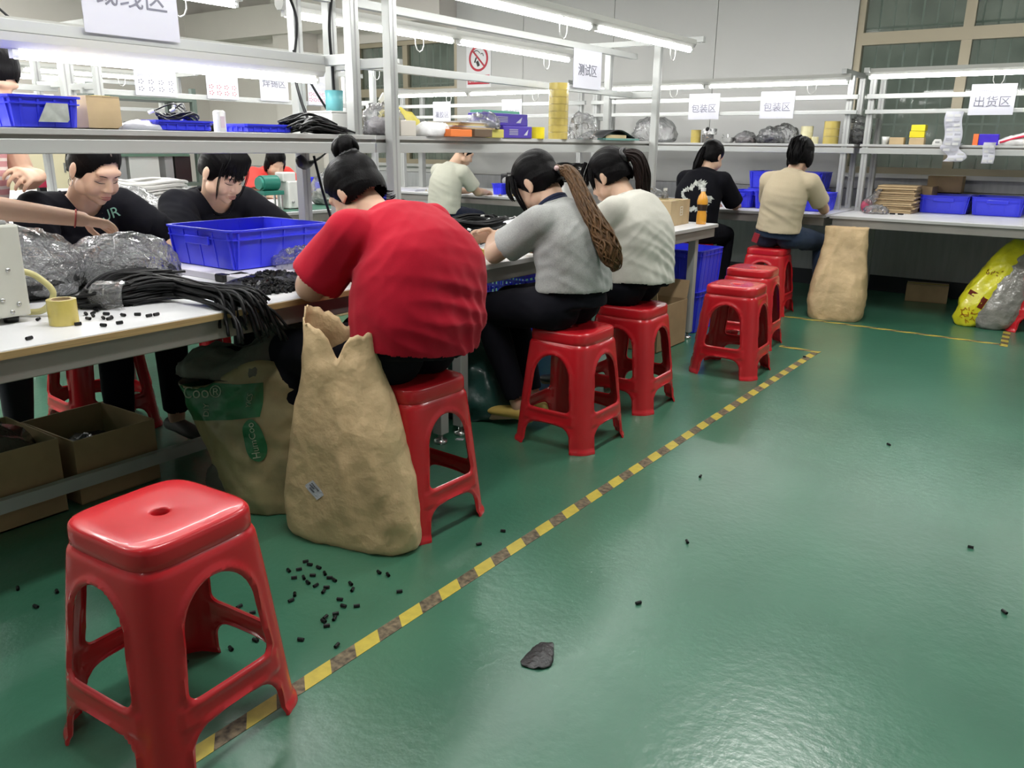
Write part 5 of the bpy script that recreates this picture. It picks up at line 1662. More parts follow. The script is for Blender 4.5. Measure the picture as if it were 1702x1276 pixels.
# white cloth hanging from the back bench
vs, fs = [], []
nx, nz = 16, 14
for s in (0, 1):
    for j in range(nz + 1):
        for i in range(nx + 1):
            u, v_ = i / nx, j / nz
            wd = 0.46 * (1 - 0.45 * v_)
            vs.append(((u - 0.5) * wd + 0.12 * v_ * v_, -0.02 - 0.02 * sin(u * 9) * v_ - 0.002 * s, -0.32 * v_))
W1 = (nx + 1) * (nz + 1)
for j in range(nz):
    for i in range(nx):
        q = (j * (nx + 1) + i, j * (nx + 1) + i + 1, (j + 1) * (nx + 1) + i + 1, (j + 1) * (nx + 1) + i)
        fs.append(q); fs.append(tuple(reversed([k + W1 for k in q])))
mb = MB().add(vs, fs)
tag(mb.build('hanging_cloth', mat('cloth_white', (0.55, 0.55, 0.55), 0.7), None, True, loc=(-4.28, 6.575, 0.757)), 'white cloth hanging off the back bench beside the grey shirt', 'cloth')

# notebook, pen strips on the left back bench
tag(MB().box((-6.25, 6.72, 0.765), (0.4, 0.2, 0.02)).build('paper_tray', M_PAPER, bevel=0.003), 'flat paper tray on the back bench left of the man', 'tray')

# second-row machines seen between the heads
t = thing('terminal_machine', 'green motor and white crimping machine in the second row', 'machine', (-5.08, 4.02, 0.755))
MB().cyl((-0.02, -0.10, 0.20), (-0.02, 0.04, 0.20), 0.055, n=24).build('motor', mat('green_enamel', (0.02, 0.16, 0.12), 0.35), t, 'auto')
MB().cyl((-0.02, -0.12, 0.20), (-0.02, -0.10, 0.20), 0.045, n=24).build('motor_cap', mat('green_enamel2', (0.04, 0.22, 0.17), 0.35), t, 'auto')
MB().box((-0.02, -0.03, 0.13), (0.13, 0.18, 0.03)).build('motor_plate', MATS['green_enamel'], t, bevel=0.004)
for x, y in ((-0.06, -0.1), (0.02, -0.1), (-0.06, 0.05), (0.02, 0.05)):
    MB().bar((x, y, 0.0), (x, y, 0.12), 0.014, 0.014).build('stand_leg', M_CHROME, t)
MB().box((-0.02, 0.17, 0.11), (0.14, 0.15, 0.2)).build('press_body', M_WHITEP, t, bevel=0.008)
MB().box((-0.02, 0.13, 0.24), (0.10, 0.12, 0.07)).build('press_head', M_WHITEP, t, bevel=0.01)
for y, z in ((0.13, 0.06), (0.21, 0.06), (0.21, 0.13)):
    MB().lathe((0.05, y, z), [(0.012, 0), (0.01, 0.012)], 14, axis=XX).build('knob', M_GREY, t, True)
t = thing('label_printer', 'white counter head left of the green motor', 'machine', (-5.2, 3.70, 0.755))
MB().box((0, 0, 0.2), (0.12, 0.17, 0.10)).build('head', M_WHITEP, t, bevel=0.01)
MB().box((0.062, 0, 0.215), (0.004, 0.10, 0.02)).build('slot', M_BLACK, t)
MB().box((0, 0, 0.08), (0.08, 0.08, 0.16)).build('column', M_BLACK, t, bevel=0.005)
tag(MB().span(-5.35, -4.90, 3.5, 5.2, 0.7555, 0.759).build('cutting_mat', mat('green_mat', (0.05, 0.15, 0.10), 0.5)), 'dark green mat on the second-row table', 'mat')
t = thing('clear_bottle', 'clear plastic bottle in front of the second-row blue crate', 'bottle', (-4.96, 4.72, 0.7595))
MB().lathe((0, 0, 0), [(0.032, 0), (0.036, 0.02), (0.03, 0.05), (0.02, 0.08), (0.022, 0.14), (0.018, 0.16)], 20).build('body', M_CLEARB, t, True)
MB().lathe((0, 0, 0.16), [(0.02, 0), (0.02, 0.015)], 16).build('cap', M_WHITEP, t, True)
clear_bag((-5.25, 4.68, 0.76), (0.1, 0.1, 0.11), 'clear bag standing behind the clear bottle in the second row', 44, mat('pale_fill', (0.4, 0.4, 0.36), 0.6))
clear_bag((-5.55, 5.28, 0.756), (0.12, 0.12, 0.14), 'silvery crumpled clear bag behind the bun', 46, mat('silvery', (0.35, 0.35, 0.36), 0.25, 0.4, bump=(30, 1, 0.02)))
# rack with tools in the far left
t = thing('tool_rack', 'grey-green metal rack with panels seen above the lettered shirt', 'rack', (-7.0, 3.75, 0))
M_RACK = mat('rack_green', (0.08, 0.11, 0.09), 0.5)
for y in (0, 0.95):
    for x in (0, -0.4):
        MB().box((x, y, 0.85), (0.045, 0.045, 1.7)).build('upright', M_RACK, t)
for z in (0.45, 0.86, 1.2, 1.6):
    MB().box((-0.2, 0.475, z), (0.44, 1.0, 0.03)).build('shelf', M_RACK, t)
MB().box((0.01, 0.45, 1.16), (0.02, 0.8, 0.1)).build('green_beam', mat('rack_beam', (0.06, 0.12, 0.08), 0.5), t)
for k, (y, w_, c) in enumerate(((0.05, 0.1, M_WHITEP), (0.2, 0.1, M_GREY), (0.42, 0.28, M_WHITEP), (0.66, 0.08, M_GREY), (0.8, 0.16, M_BLACK))):
    MB().box((-0.08, y, 1.0), (0.12, w_, 0.24)).build('panel', c, t)
for k in range(7):
    MB().cyl((-0.1, 0.1 + 0.12 * k, 1.215), (-0.1, 0.1 + 0.12 * k, 1.4), 0.03 if k % 2 else 0.02, n=10).build('canister', M_WHITEP if k % 2 else M_BLACK, t)
# left far things: red bottle, small appliances, wooden cabinet
t = thing('red_bottle', 'red-capped white bottle on the far left counter', 'bottle', (-7.78, 2.94, 0.755))
MB().lathe((0, 0, 0), [(0.06, 0), (0.06, 0.12)], 18).build('body', M_WHITEP, t, True)
MB().lathe((0, 0, 0.12), [(0.05, 0), (0.05, 0.16), (0.03, 0.18)], 18).build('red_top', mat('bright_red', (0.65, 0.05, 0.03), 0.4), t, True)
t = thing('blue_gadget', 'small blue and white gadget on the far left counter', 'gadget', (-7.78, 3.15, 0.755))
MB().box((0, 0, 0.04), (0.1, 0.2, 0.08)).build('body', M_WHITEP, t, bevel=0.02)
MB().box((0.052, 0, 0.045), (0.004, 0.15, 0.04)).build('screen', mat('navy', (0.02, 0.03, 0.2), 0.3), t)
t = thing('red_machine', 'small red machine behind the lettered shirt ear', 'machine', (-7.78, 3.62, 0.755))
MB().box((0, 0, 0.14), (0.1, 0.12, 0.12)).build('red_head', mat('machine_red', (0.5, 0.03, 0.08), 0.4), t, bevel=0.01)
MB().box((0, 0, 0.04), (0.06, 0.06, 0.08)).build('base', M_BLACK, t)
t = thing('wooden_cabinet', 'brown cabinet with pale doors against the far left wall', 'cabinet', (XL + 0.3, 4.25, 0))
M_WOOD = mat('brown_wood', (0.22, 0.15, 0.09), 0.5, var=(4, 0.2), aniso=(1, 1, 8))
MB().box((0, 0, 0.75), (0.5, 2.6, 1.5)).build('body', M_WOOD, t, bevel=0.006)
for k, y in enumerate((-0.95, -0.32, 0.32, 0.95)):
    d = MB().box((0.262, y, 0.85), (0.02, 0.5, 1.1)).build('door', mat('cream_door', (0.62, 0.55, 0.38), 0.5), t, bevel=0.004)
    MB().box((0.278, y + 0.2, 0.9), (0.012, 0.02, 0.12)).build('handle', M_CHROME, d)
# white frames seen in front of the left back window
for x, w_ in ((-6.95, 'left'), (-6.62, 'right')):
    tag(MB().span(x - 0.03, x + 0.03, 7.35, 7.41, 0.755, 1.262).build('partition_post', M_ALU), w_ + ' white upright under the back shelf left of the man', 'post', 'white uprights under the back shelf')
sack('brown_bag', 'brown leather-like bag under the near table at the left edge', 'bag', [(-3.36, 1.07, 0.0, 0.11, 0.12, 0), (-3.36, 1.07, 0.12, 0.12, 0.13, 0), (-3.36, 1.07, 0.32, 0.10, 0.11, 0), (-3.36, 1.07, 0.46, 0.05, 0.06, 0)], mat('brown_leather', (0.10, 0.035, 0.022), 0.4, bump=(20, 0.4, 0.01)), amp=0.012, scale=10, seed=77, open_top=False, n=2.4)
# black plastic scrap on the floor
t = thing('plastic_scrap', 'torn piece of black plastic film on the open green floor', 'scrap', (-0.99 * 1, 1.513, 0))
nx, ny = 14, 20
vs, fs = [], []
for j in range(ny + 1):
    v_ = j / ny
    wd = 0.036 * math.sin(pi * min(1, v_ * 1.0) ** 0.8) ** 0.7 + 0.002
    for i in range(nx + 1):
        u = i / nx * 2 - 1
        x = wd * u + 0.012 * sin(v_ * 5) + 0.004 * noise.noise(V((v_ * 9, u * 2, 1)))
        y = (v_ - 0.5) * 0.125
        z = 0.0015 + 0.010 * abs(noise.noise(V((x * 60, y * 60, 3)))) + 0.008 * (1 - u * u) * sin(pi * v_)
        a = rad(-8)
        vs.append((x * cos(a) - y * sin(a), x * sin(a) + y * cos(a), z))
for j in range(ny):
    for i in range(nx):
        fs.append((j * (nx + 1) + i, j * (nx + 1) + i + 1, (j + 1) * (nx + 1) + i + 1, (j + 1) * (nx + 1) + i))
o = MB().add(vs, fs).build('film', mat('black_film_scrap', (0.03, 0.03, 0.032), 0.35, bump=(120, 0.6, 0.004)), t, True)
so = o.modifiers.new('t', 'SOLIDIFY'); so.thickness = 0.001; so.offset = 1
tag(MB().box((-2.16, 2.62, 0.0012), (0.035, 0.02, 0.002), rz=0.4).build('paper_chip', M_PAPER), 'tiny white paper chip on the floor beside the table leg', 'paper')

# ================================================================== people
M_SKIN = mat('skin', (0.60, 0.39, 0.275), 0.48, sss=0.12, var=(14, 0.05), bump=(160, 0.08, 0.002))
M_HAIR = mat('black_hair', (0.004, 0.0035, 0.004), 0.38, spec=0.08, bump=(55, 0.3, 0.005), aniso=(6, 6, 0.7))
M_HAIRB = mat('brown_hair', (0.11, 0.058, 0.026), 0.42, spec=0.2, var=(18, 0.5), bump=(55, 0.5, 0.006), aniso=(5, 5, 0.5))
M_HAIRD = mat('dark_brown_hair', (0.014, 0.008, 0.007), 0.4, spec=0.16, bump=(55, 0.5, 0.006), aniso=(6, 6, 0.6))
M_LIPS = mat('lips', (0.36, 0.13, 0.11), 0.4)
def cloth(name, col, var=0.06):
    return mat(name, col, 0.9, sheen=0.0 if max(col) < 0.03 else 0.08, spec=0.15, var=(260, var), bump=(420, 0.12, 0.001))

def remesh(mb, voxel, smooth, name='body'):
    o = link('tmp', mb.mesh(name), None)
    r = o.modifiers.new('r', 'REMESH')
    r.mode = 'VOXEL'
    r.voxel_size = voxel
    if smooth:
        s = o.modifiers.new('s', 'SMOOTH')
        s.factor = 0.5
        s.iterations = smooth
    me = baked(o)
    bpy.data.objects.remove(o)
    me.name = name
    me.polygons.foreach_set('use_smooth', [True] * len(me.polygons))
    return me

def limb(mb, pts, rs, n=14, flat=False):
    """tapered chain with rounded joints"""
    pts = [V(p) for p in pts]
    for i in range(len(pts) - 1):
        mb.cyl(pts[i], pts[i + 1], rs[i], rs[i + 1], n)
        if i > 0 or not flat:
            mb.sphere(pts[i], rs[i], nu=14, nv=10)
    if not flat:
        mb.sphere(pts[-1], rs[-1], nu=14, nv=10)

def torso_path(J, n=16):
    return bez([J['pel'], J['waist'], J['chest'], J['neck']], n // 3 + 1)

def torso(mb, J, W, k=1.0, add=0.0, s0=0.0, s1=1.0):
    """loft of elliptic sections; W = list of (s, half width, half depth, forward shift)"""
    P = torso_path(J)
    n = len(P)
    rings = []
    r = J['right']
    for i in range(n):
        s = i / (n - 1)
        if s < s0 - 1e-6 or s > s1 + 1e-6:
            continue
        t = (P[min(i + 1, n - 1)] - P[max(i - 1, 0)]).normalized()
        rr = (r - t * r.dot(t)).normalized()
        f = t.cross(rr)      # forward if right x up convention
        f = rr.cross(t) * -1
        for a, b in zip(W[:-1], W[1:]):
            if a[0] <= s <= b[0] + 1e-9:
                q = (s - a[0]) / max(1e-6, b[0] - a[0])
                q = q * q * (3 - 2 * q)
                hw, hd, fs = [a[j] * (1 - q) + b[j] * q for j in (1, 2, 3)]
                break
        hw, hd = hw * k + add, hd * k + add
        c = P[i] + f * fs
        m = 28
        ring = []
        for j in range(m):
            a = 2 * pi * j / m
            ca, sa = cos(a), sin(a)
            ex = 0.85
            ring.append(c + rr * hw * math.copysign(abs(ca) ** ex, ca) + f * hd * math.copysign(abs(sa) ** ex, sa))
        rings.append(ring)
    mb.ring_loft(rings)

def hand(mb, w, d, n, thumb=1, curl=0.45, k=1.0, spread=0.10):
    w, d = V(w), V(d).normalized()
    n = V(n)
    n = (n - d * n.dot(d)).normalized()
    s = n.cross(d) * thumb
    rings = []
    for L, hw, hh in ((-0.01, 0.024, 0.018), (0.015, 0.028, 0.017), (0.05, 0.038, 0.016), (0.082, 0.040, 0.013), (0.09, 0.036, 0.009)):
        c = w + d * L * k
        rings.append([c + s * hw * k * cos(2 * pi * i / 16) + n * hh * k * sin(2 * pi * i / 16) for i in range(16)])
    mb.ring_loft(rings)
    for i, (o, L) in enumerate(((0.033, 0.070), (0.0112, 0.080), (-0.0112, 0.074), (-0.033, 0.058))):
        p = w + (d * 0.078 + s * o) * k
        ang = 0.15 + 0.1 * i * curl
        dd = (d + s * o * 3.0 * spread / 0.1).normalized()
        pts = [p]
        for seg, fr_ in enumerate((0.45, 0.32, 0.23)):
            ang += curl * (0.9 if seg else 0.6)
            q = dd * cos(ang) + n * sin(ang)
            p = p + q * L * fr_ * k
            pts.append(p)
        limb(mb, pts, [0.0090 * k, 0.0084 * k, 0.0078 * k, 0.0066 * k], 10)
    p0 = w + (d * 0.022 + s * 0.024) * k
    p1 = p0 + (d * 0.55 + s * 0.75 + n * 0.35).normalized() * 0.042 * k
    p2 = p1 + (d * 0.85 + s * 0.05 + n * 0.5).normalized() * 0.030 * k
    p3 = p2 + (d * 0.8 - s * 0.2 + n * 0.55).normalized() * 0.024 * k
    limb(mb, [p0, p1, p2, p3], [0.014 * k, 0.0115 * k, 0.0105 * k, 0.0085 * k], 10)

def head_frame(J):
    f = J['hf'].normalized()
    u = J['hu']
    u = (u - f * u.dot(f)).normalized()
    r = f.cross(u)
    return Matrix((r, f, u)).transposed()

def head_shapes(mb, J, k, face):
    H, c = head_frame(J), J['head']
    def e(p, r):
        mb.sphere(c + H @ (V(p) * k), tuple(q * k for q in r), H, 24, 16)
    e((0, -0.015, 0.045), (0.074, 0.092, 0.08))
    e((0, 0.035, -0.018), (0.061, 0.056, 0.086))
    e((0, 0.044, -0.072), (0.044, 0.040, 0.032))
    e((0, 0.066, -0.090), (0.021, 0.018, 0.016))
    for s in (-1, 1):
        e((s * 0.034, 0.058, -0.036), (0.027, 0.027, 0.032))
        e((s * 0.052, 0.018, -0.058), (0.018, 0.03, 0.03))
        e((s * 0.080, -0.006, -0.004), (0.008, 0.018, 0.031))
        e((s * 0.082, 0.002, -0.028), (0.007, 0.010, 0.012))
    e((0, 0.074, 0.030), (0.050, 0.018, 0.020))
    limb(mb, [c + H @ (V((0, 0.088, 0.012)) * k), c + H @ (V((0, 0.104, -0.026)) * k)], [0.0075 * k, 0.0105 * k], 12)
    for s in (-1, 1):
        e((s * 0.012, 0.094, -0.030), (0.0085, 0.010, 0.0075))
    e((0, 0.086, -0.060), (0.024, 0.012, 0.014))
    limb(mb, [c + H @ (V((0, -0.022, -0.05)) * k), J['neck'] + (J['chest'] - J['neck']) * 0.12], [0.052 * k, 0.056 * k], 18)

def face_parts(root, J, k, body):
    H, c = head_frame(J), J['head']
    bv = bvh_of(body)
    d = H @ V((0, -1, 0))
    def L(p, off=0.0008):
        q = c + H @ (V((p[0], 0.2, p[2])) * k)
        hit = bv.ray_cast(q, d)
        return hit[0] - d * off if hit[0] is not None else c + H @ (V(p) * k)
    for s in (-1, 1):
        MB().tube([L((s * (0.014 + 0.0050 * i), 0.0925 - 0.0011 * i * i * 0.55, 0.022 + 0.0035 * sin(i / 6 * pi))) for i in range(7)], [0.0008, 0.0014, 0.0017, 0.0017, 0.0015, 0.0011, 0.0005], 6).build('eyebrow', M_HAIRD, root, True)
        MB().tube([L((s * (0.0155 + 0.0052 * i), 0.0872 - 0.0010 * i * i * 0.55, -0.003 - 0.0030 * sin(i / 6 * pi)), 0.0022) for i in range(7)], [0.0005, 0.0011, 0.0015, 0.0016, 0.0016, 0.0013, 0.0005], 6).build('eyelashes', M_BLACK, root, True)
        MB().sphere(L((s * 0.0305, 0.0765, 0.004), -0.0055), (0.015 * k, 0.0085 * k, 0.0085 * k), H, 18, 12).build('eyelid', M_SKIN, root, True)
    lip = MB()
    lip.tube([L((-0.021 + 0.006 * i, 0.0945 + 0.0035 * sin(i / 7 * pi), -0.0575 + 0.0015 * sin(i / 7 * pi))) for i in range(8)], [0.001, 0.0022, 0.003, 0.0034, 0.0034, 0.003, 0.0022, 0.001], 8)
    lip.build('upper_lip', M_LIPS, root, True)
    lip = MB()
    lip.tube([L((-0.018 + 0.00515 * i, 0.0935 + 0.0035 * sin(i / 7 * pi), -0.0645 - 0.001 * sin(i / 7 * pi))) for i in range(8)], [0.001, 0.0026, 0.0036, 0.004, 0.004, 0.0036, 0.0026, 0.001], 8)
    lip.build('lower_lip', M_LIPS, root, True)

def hair_cap(root, J, k, back=1.0, lower=-0.075, slope=0.6, front=0.02, m=None, bulk=1.0, cover_ears=False, top=1.0):
    H, c = head_frame(J), J['head']
    mb = MB()
    def e(p, r):
        mb.sphere(c + H @ (V(p) * k), tuple(q * k * bulk for q in r), H, 30, 20)
    e((0, -0.016, 0.047), (0.082, 0.100, 0.088 * top))
    e((0, -0.045 * back, 0.0), (0.073, 0.068, 0.085))
    for s in (-1, 1):
        e((s * 0.054, -0.018, 0.018), (0.028, 0.055, 0.06))
        if cover_ears:
            e((s * 0.07, -0.005, -0.02), (0.022, 0.04, 0.07))
    me = remesh(mb, 0.0055, 6, 'hair')
    Hi = H.inverted()
    bm = bmesh.new()
    bm.from_mesh(me)
    dl = []
    for f in bm.faces:
        p = Hi @ (f.calc_center_median() - c) / k
        wv = 0.004 * noise.noise(p * 60)
        if p.y > front + slope * p.z + wv or p.z < lower + wv * 2:
            dl.append(f)
    bmesh.ops.delete(bm, geom=dl, context='FACES')
    # strand grooves
    for v in bm.verts:
        p = Hi @ (v.co - c) / k
        a = math.atan2(p.x, p.z + 0.04)
        v.co += H @ V((p.x, 0, p.z)) * 0.02 * k * noise.noise(V((a * 16, p.y * 6, 2.0)))
    bm.to_mesh(me)
    bm.free()
    me.polygons.foreach_set('use_smooth', [True] * len(me.polygons))
    return link('hair', me, m or M_HAIR, root)

def strands(root, pts, r0, n, seed, m, name='ponytail', rad_=0.006, taper=0.35, waves=0.0, flat=1.0, core=None):
    """one mesh of many tapering locks that follow a guide curve"""
    rn = random.Random(seed)
    G = bez(pts, 7)
    N = len(G)
    mb = MB()
    side = None
    fr_ = []
    for i, p in enumerate(G):
        t = (G[min(i + 1, N - 1)] - G[max(i - 1, 0)]).normalized()
        if side is None:
            side = t.orthogonal().normalized()
        side = (side - t * side.dot(t)).normalized()
        fr_.append((p, side.copy(), t.cross(side)))
    prof = r0 if isinstance(r0, (list, tuple)) else [r0] * len(pts)
    def R(i):
        x = i / (N - 1) * (len(prof) - 1)
        j = min(int(x), len(prof) - 2)
        return prof[j] * (1 - (x - j)) + prof[j + 1] * (x - j)
    if core is None:
        core = name in ('ponytail', 'gathered_hair', 'back_hair')
    if core:
        mb.tube([p for p, a, b in fr_], [max(0.002, R(i) * 0.80) for i in range(N)], 12)
    for k in range(n):
        a = rn.uniform(0, 2 * pi)
        q = 0.55 + 0.45 * rn.random()
        L = rn.uniform(0.86, 1.0) if k % 4 else rn.uniform(0.6, 0.9)
        P, Q = [], []
        for i in range(int(N * L)):
            p, s, t = fr_[i]
            aa = a + 0.8 * waves * sin(i * 0.5 + k)
            P.append(p + (s * cos(aa) + t * sin(aa)) * R(i) * q)
            z = i / max(1, int(N * L) - 1)
            Q.append(rad_ * (1 - taper * z) * (1 if z < 0.85 else max(0.15, (1 - z) / 0.15)))
        if len(P) > 2:
            mb.tube(P, Q, 5)
    return mb.build(name, m, root, True)

def wrinkles(me, J, amp, seed, folds):
    """cloth folds: soft noise plus directional ridges; folds = list of (centre, axis, radius, freq, amp)"""
    me.update()
    ns = [v.normal.copy() for v in me.vertices]
    o = V((seed * 3.7, seed * 1.3, seed))
    for v, n in zip(me.vertices, ns):
        p = v.co
        h = noise.noise(p * 9 + o) * 0.7 + (0.5 - abs(noise.noise(V((p.x * 14, p.y * 14, p.z * 7)) + o))) * 0.6
        d = h * amp
        for c, ax, rr, fq, am in folds:
            q = p - c
            g = math.exp(-(q.length / rr) ** 2)
            if g > 0.03:
                ax = ax.normalized()
                al = q.dot(ax)
                pr = q - ax * al
                w_ = noise.noise(V((al * fq * 0.36, pr.x * 4, pr.y * 4 + pr.z * 4)) + o)
                d += am * g * (0.9 - 3.2 * abs(w_))
        v.co += n * d
    me.update()

def open_end(me, c, d, tol, rad_, dot=0.55):
    bm = bmesh.new()
    bm.from_mesh(me)
    bm.normal_update()
    d = V(d).normalized()
    dl = []
    for f in bm.faces:
        q = f.calc_center_median() - c
        if abs(q.dot(d)) < tol and (q - d * q.dot(d)).length < rad_ and f.normal.dot(d) > dot:
            dl.append(f)
    bmesh.ops.delete(bm, geom=dl, context='FACES')
    bm.to_mesh(me)
    bm.free()

def build_person(label, J, W, arm=(0.048, 0.040, 0.028), leg=(0.085, 0.062, 0.042), skin_voxel=0.006, shirt=None, shirt_mat=None, pants_mat=None, sleeve=0.75, sleeve_r=0.075, hem=0.08, loose=0.02, hands=True, hs=1.0, face=False, seed=1, amp=0.006, folds=(), neck_r=0.075, curl=0.5, shoe_mat=None, handn=None, thumbs=(1, -1), pants_len=1.0, collar=True, bare_arms=False, cut_s1=0.965, hand_dir=None, spread=0.10):
    root = thing('person', label, 'person', (J['pel'].x, J['pel'].y, 0))
    rl = root.location.copy()
    C = {}
    # ---- body: one continuous skin surface
    mb = MB()
    torso(mb, J, W, 0.86)
    for s, nm in ((0, 'L'), (1, 'R')):
        sh, el, wr = J['sh' + nm], J['el' + nm], J['wr' + nm]
        fore = el.lerp(wr, 0.3)
        limb(mb, [J['neck'].lerp(J['chest'], 0.35), sh], [0.06, arm[0] * 1.1])
        limb(mb, [sh, sh.lerp(el, 0.5), el, fore, wr], [arm[0] * 1.12, arm[0], arm[1], arm[1] * 1.02, arm[2]])
        if hands:
            hd = (wr - el).normalized() if not hand_dir or not hand_dir[s] else V(hand_dir[s])
            hn = V(handn[s]) if handn else V((0, 0, -1))
            hand(mb, wr, hd, hn, thumbs[s], curl if not isinstance(curl, tuple) else curl[s], 1.0, spread)
        hp, kn, an = J['hip' + nm], J['kn' + nm], J['an' + nm]
        limb(mb, [hp, hp.lerp(kn, 0.5), kn, kn.lerp(an, 0.3), an], [leg[0] * 0.8, leg[0] * 0.75, leg[1] * 0.8, leg[1] * 0.8, leg[2] * 0.85])
        toe = J['toe' + nm]
        limb(mb, [an + V((0, 0, -0.035)), toe], [0.032, 0.024])
    head_shapes(mb, J, hs, face)
    me = remesh(mb, skin_voxel, (11 if face else 5) if skin_voxel < 0.005 else 5, 'body')
    # eye sockets
    H, c = head_frame(J), J['head']
    Hi = H.inverted()
    for v in me.vertices:
        p = Hi @ (v.co - c) / hs
        if p.y > 0.03 and abs(p.x) < 0.07 and abs(p.z) < 0.05:
            for s in (-1, 1):
                q = V((p.x - s * 0.030, 0, p.z - 0.002))
                v.co -= H @ V((0, 1, 0)) * 0.006 * hs * math.exp(-(q.x / 0.017) ** 2 - (q.z / 0.011) ** 2)
    link('body', me, M_SKIN, root)
    if face:
        face_parts(root, J, hs, me)
    # ---- trousers
    mb = MB()
    t0 = torso_path(J)
    torso(mb, J, W, 0.96, 0.004, 0, 0.30)
    bot = J['pel'] + V((0, 0, -0.02))
    for nm in 'LR':
        hp, kn, an = J['hip' + nm], J['kn' + nm], J['an' + nm]
        end = kn.lerp(an, pants_len * 0.93)
        limb(mb, [J['pel'].lerp(hp, 0.8), hp, hp.lerp(kn, 0.5), kn], [leg[0] * 1.12, leg[0] * 1.12, leg[0], leg[1] * 1.1], 18)
        limb(mb, [kn, kn.lerp(end, 0.4), end], [leg[1] * 1.08, leg[1] * 1.05, leg[2] * 1.25], 18, flat=True)
    me = remesh(mb, 0.010, 4, 'trousers')
    wrinkles(me, J, 0.004, seed + 3, [(J['hipL'], V((0.3, 0.3, 1)), 0.15, 60, 0.004), (J['hipR'], V((0.3, -0.3, 1)), 0.15, 60, 0.004)])
    for nm in 'LR':
        kn, an = J['kn' + nm], J['an' + nm]
        open_end(me, kn.lerp(an, pants_len * 0.93), an - kn, 0.02, 0.09)
    for v in me.vertices:
        if v.co.z < J.get('seatz', -1) and (V((v.co.x, v.co.y, 0)) - V((J['seat'].x, J['seat'].y, 0))).length < 0.2:
            v.co.z = J['seatz']
    link('trousers', me, pants_mat, root)
    # ---- shirt
    mb = MB()
    torso(mb, J, W, 1.0, loose, hem, cut_s1)
    ends = []
    if not bare_arms:
        for nm in 'LR':
            sh, el = J['sh' + nm], J['el' + nm]
            e = sh.lerp(el, sleeve)
            limb(mb, [J['neck'].lerp(J['chest'], 0.4), sh], [0.075, arm[0] * 1.1 + loose * 0.9], 18)
            mb.sphere(sh, arm[0] * 1.12 + loose * 0.9, nu=18, nv=12)
            mb.cyl(sh, e, arm[0] * 1.1 + loose * 0.9, sleeve_r, 20)
            ends.append((e, (el - sh)))
    me = remesh(mb, 0.0085, 4, 'shirt')
    P = torso_path(J)
    kk = min(int(hem * (len(P) - 1) + 0.999), len(P) - 2)
    open_end(me, P[kk], P[kk] - P[kk + 1], 0.03, 0.4, 0.6)
    for e, d in ends:
        open_end(me, e, d, 0.016, sleeve_r + 0.02, 0.6)
    ktop = int(cut_s1 * (len(P) - 1))
    tt = (P[ktop] - P[ktop - 2]).normalized()
    s_ = (J['right'] - tt * J['right'].dot(tt)).normalized()
    q_ = tt.cross(s_)
    bv = bvh_of(me)
    ringp = []
    for i in range(28):
        a = 2 * pi * i / 28
        o_ = P[ktop] + (s_ * cos(a) + q_ * sin(a)) * neck_r + tt * 0.2
        hit = bv.ray_cast(o_, -tt)
        ringp.append(hit[0] if hit[0] is not None and (hit[0] - o_).length < 0.36 else o_ - tt * 0.24)
    bm = bmesh.new()
    bm.from_mesh(me)
    dl = []
    for f in bm.faces:
        q = f.calc_center_median() - P[ktop]
        al = q.dot(tt)
        if al > -0.12 and (q - tt * al).length < neck_r:
            dl.append(f)
    bmesh.ops.delete(bm, geom=dl, context='FACES')
    bm.to_mesh(me)
    bm.free()
    if collar:
        for _ in range(2):
            ringp = [(ringp[i - 1] + ringp[i] * 2 + ringp[(i + 1) % 28]) / 4 for i in range(28)]
        MB().tube(ringp + [ringp[0]], 0.0075, 8, cap=False).build('neckband', shirt_mat, root, True)
    wrinkles(me, J, amp, seed, list(folds))
    # keep the shirt clear of the seat
    for v in me.vertices:
        if v.co.z < J.get('seatz', -1) + 0.004:
            v.co.z = J.get('seatz', -1) + 0.004
    so = link('shirt', me, shirt_mat, root)
    finish(root, 0)
    return root, so

LOCAL = set()
def finish(root, n0=0):
    """children added after build_person are in world space: move them into the root's frame"""
    rl = root.location.copy()
    for ch in root.children:
        if ch.name not in LOCAL:
            LOCAL.add(ch.name)
            ch.data.transform(Matrix.Translation(-rl))

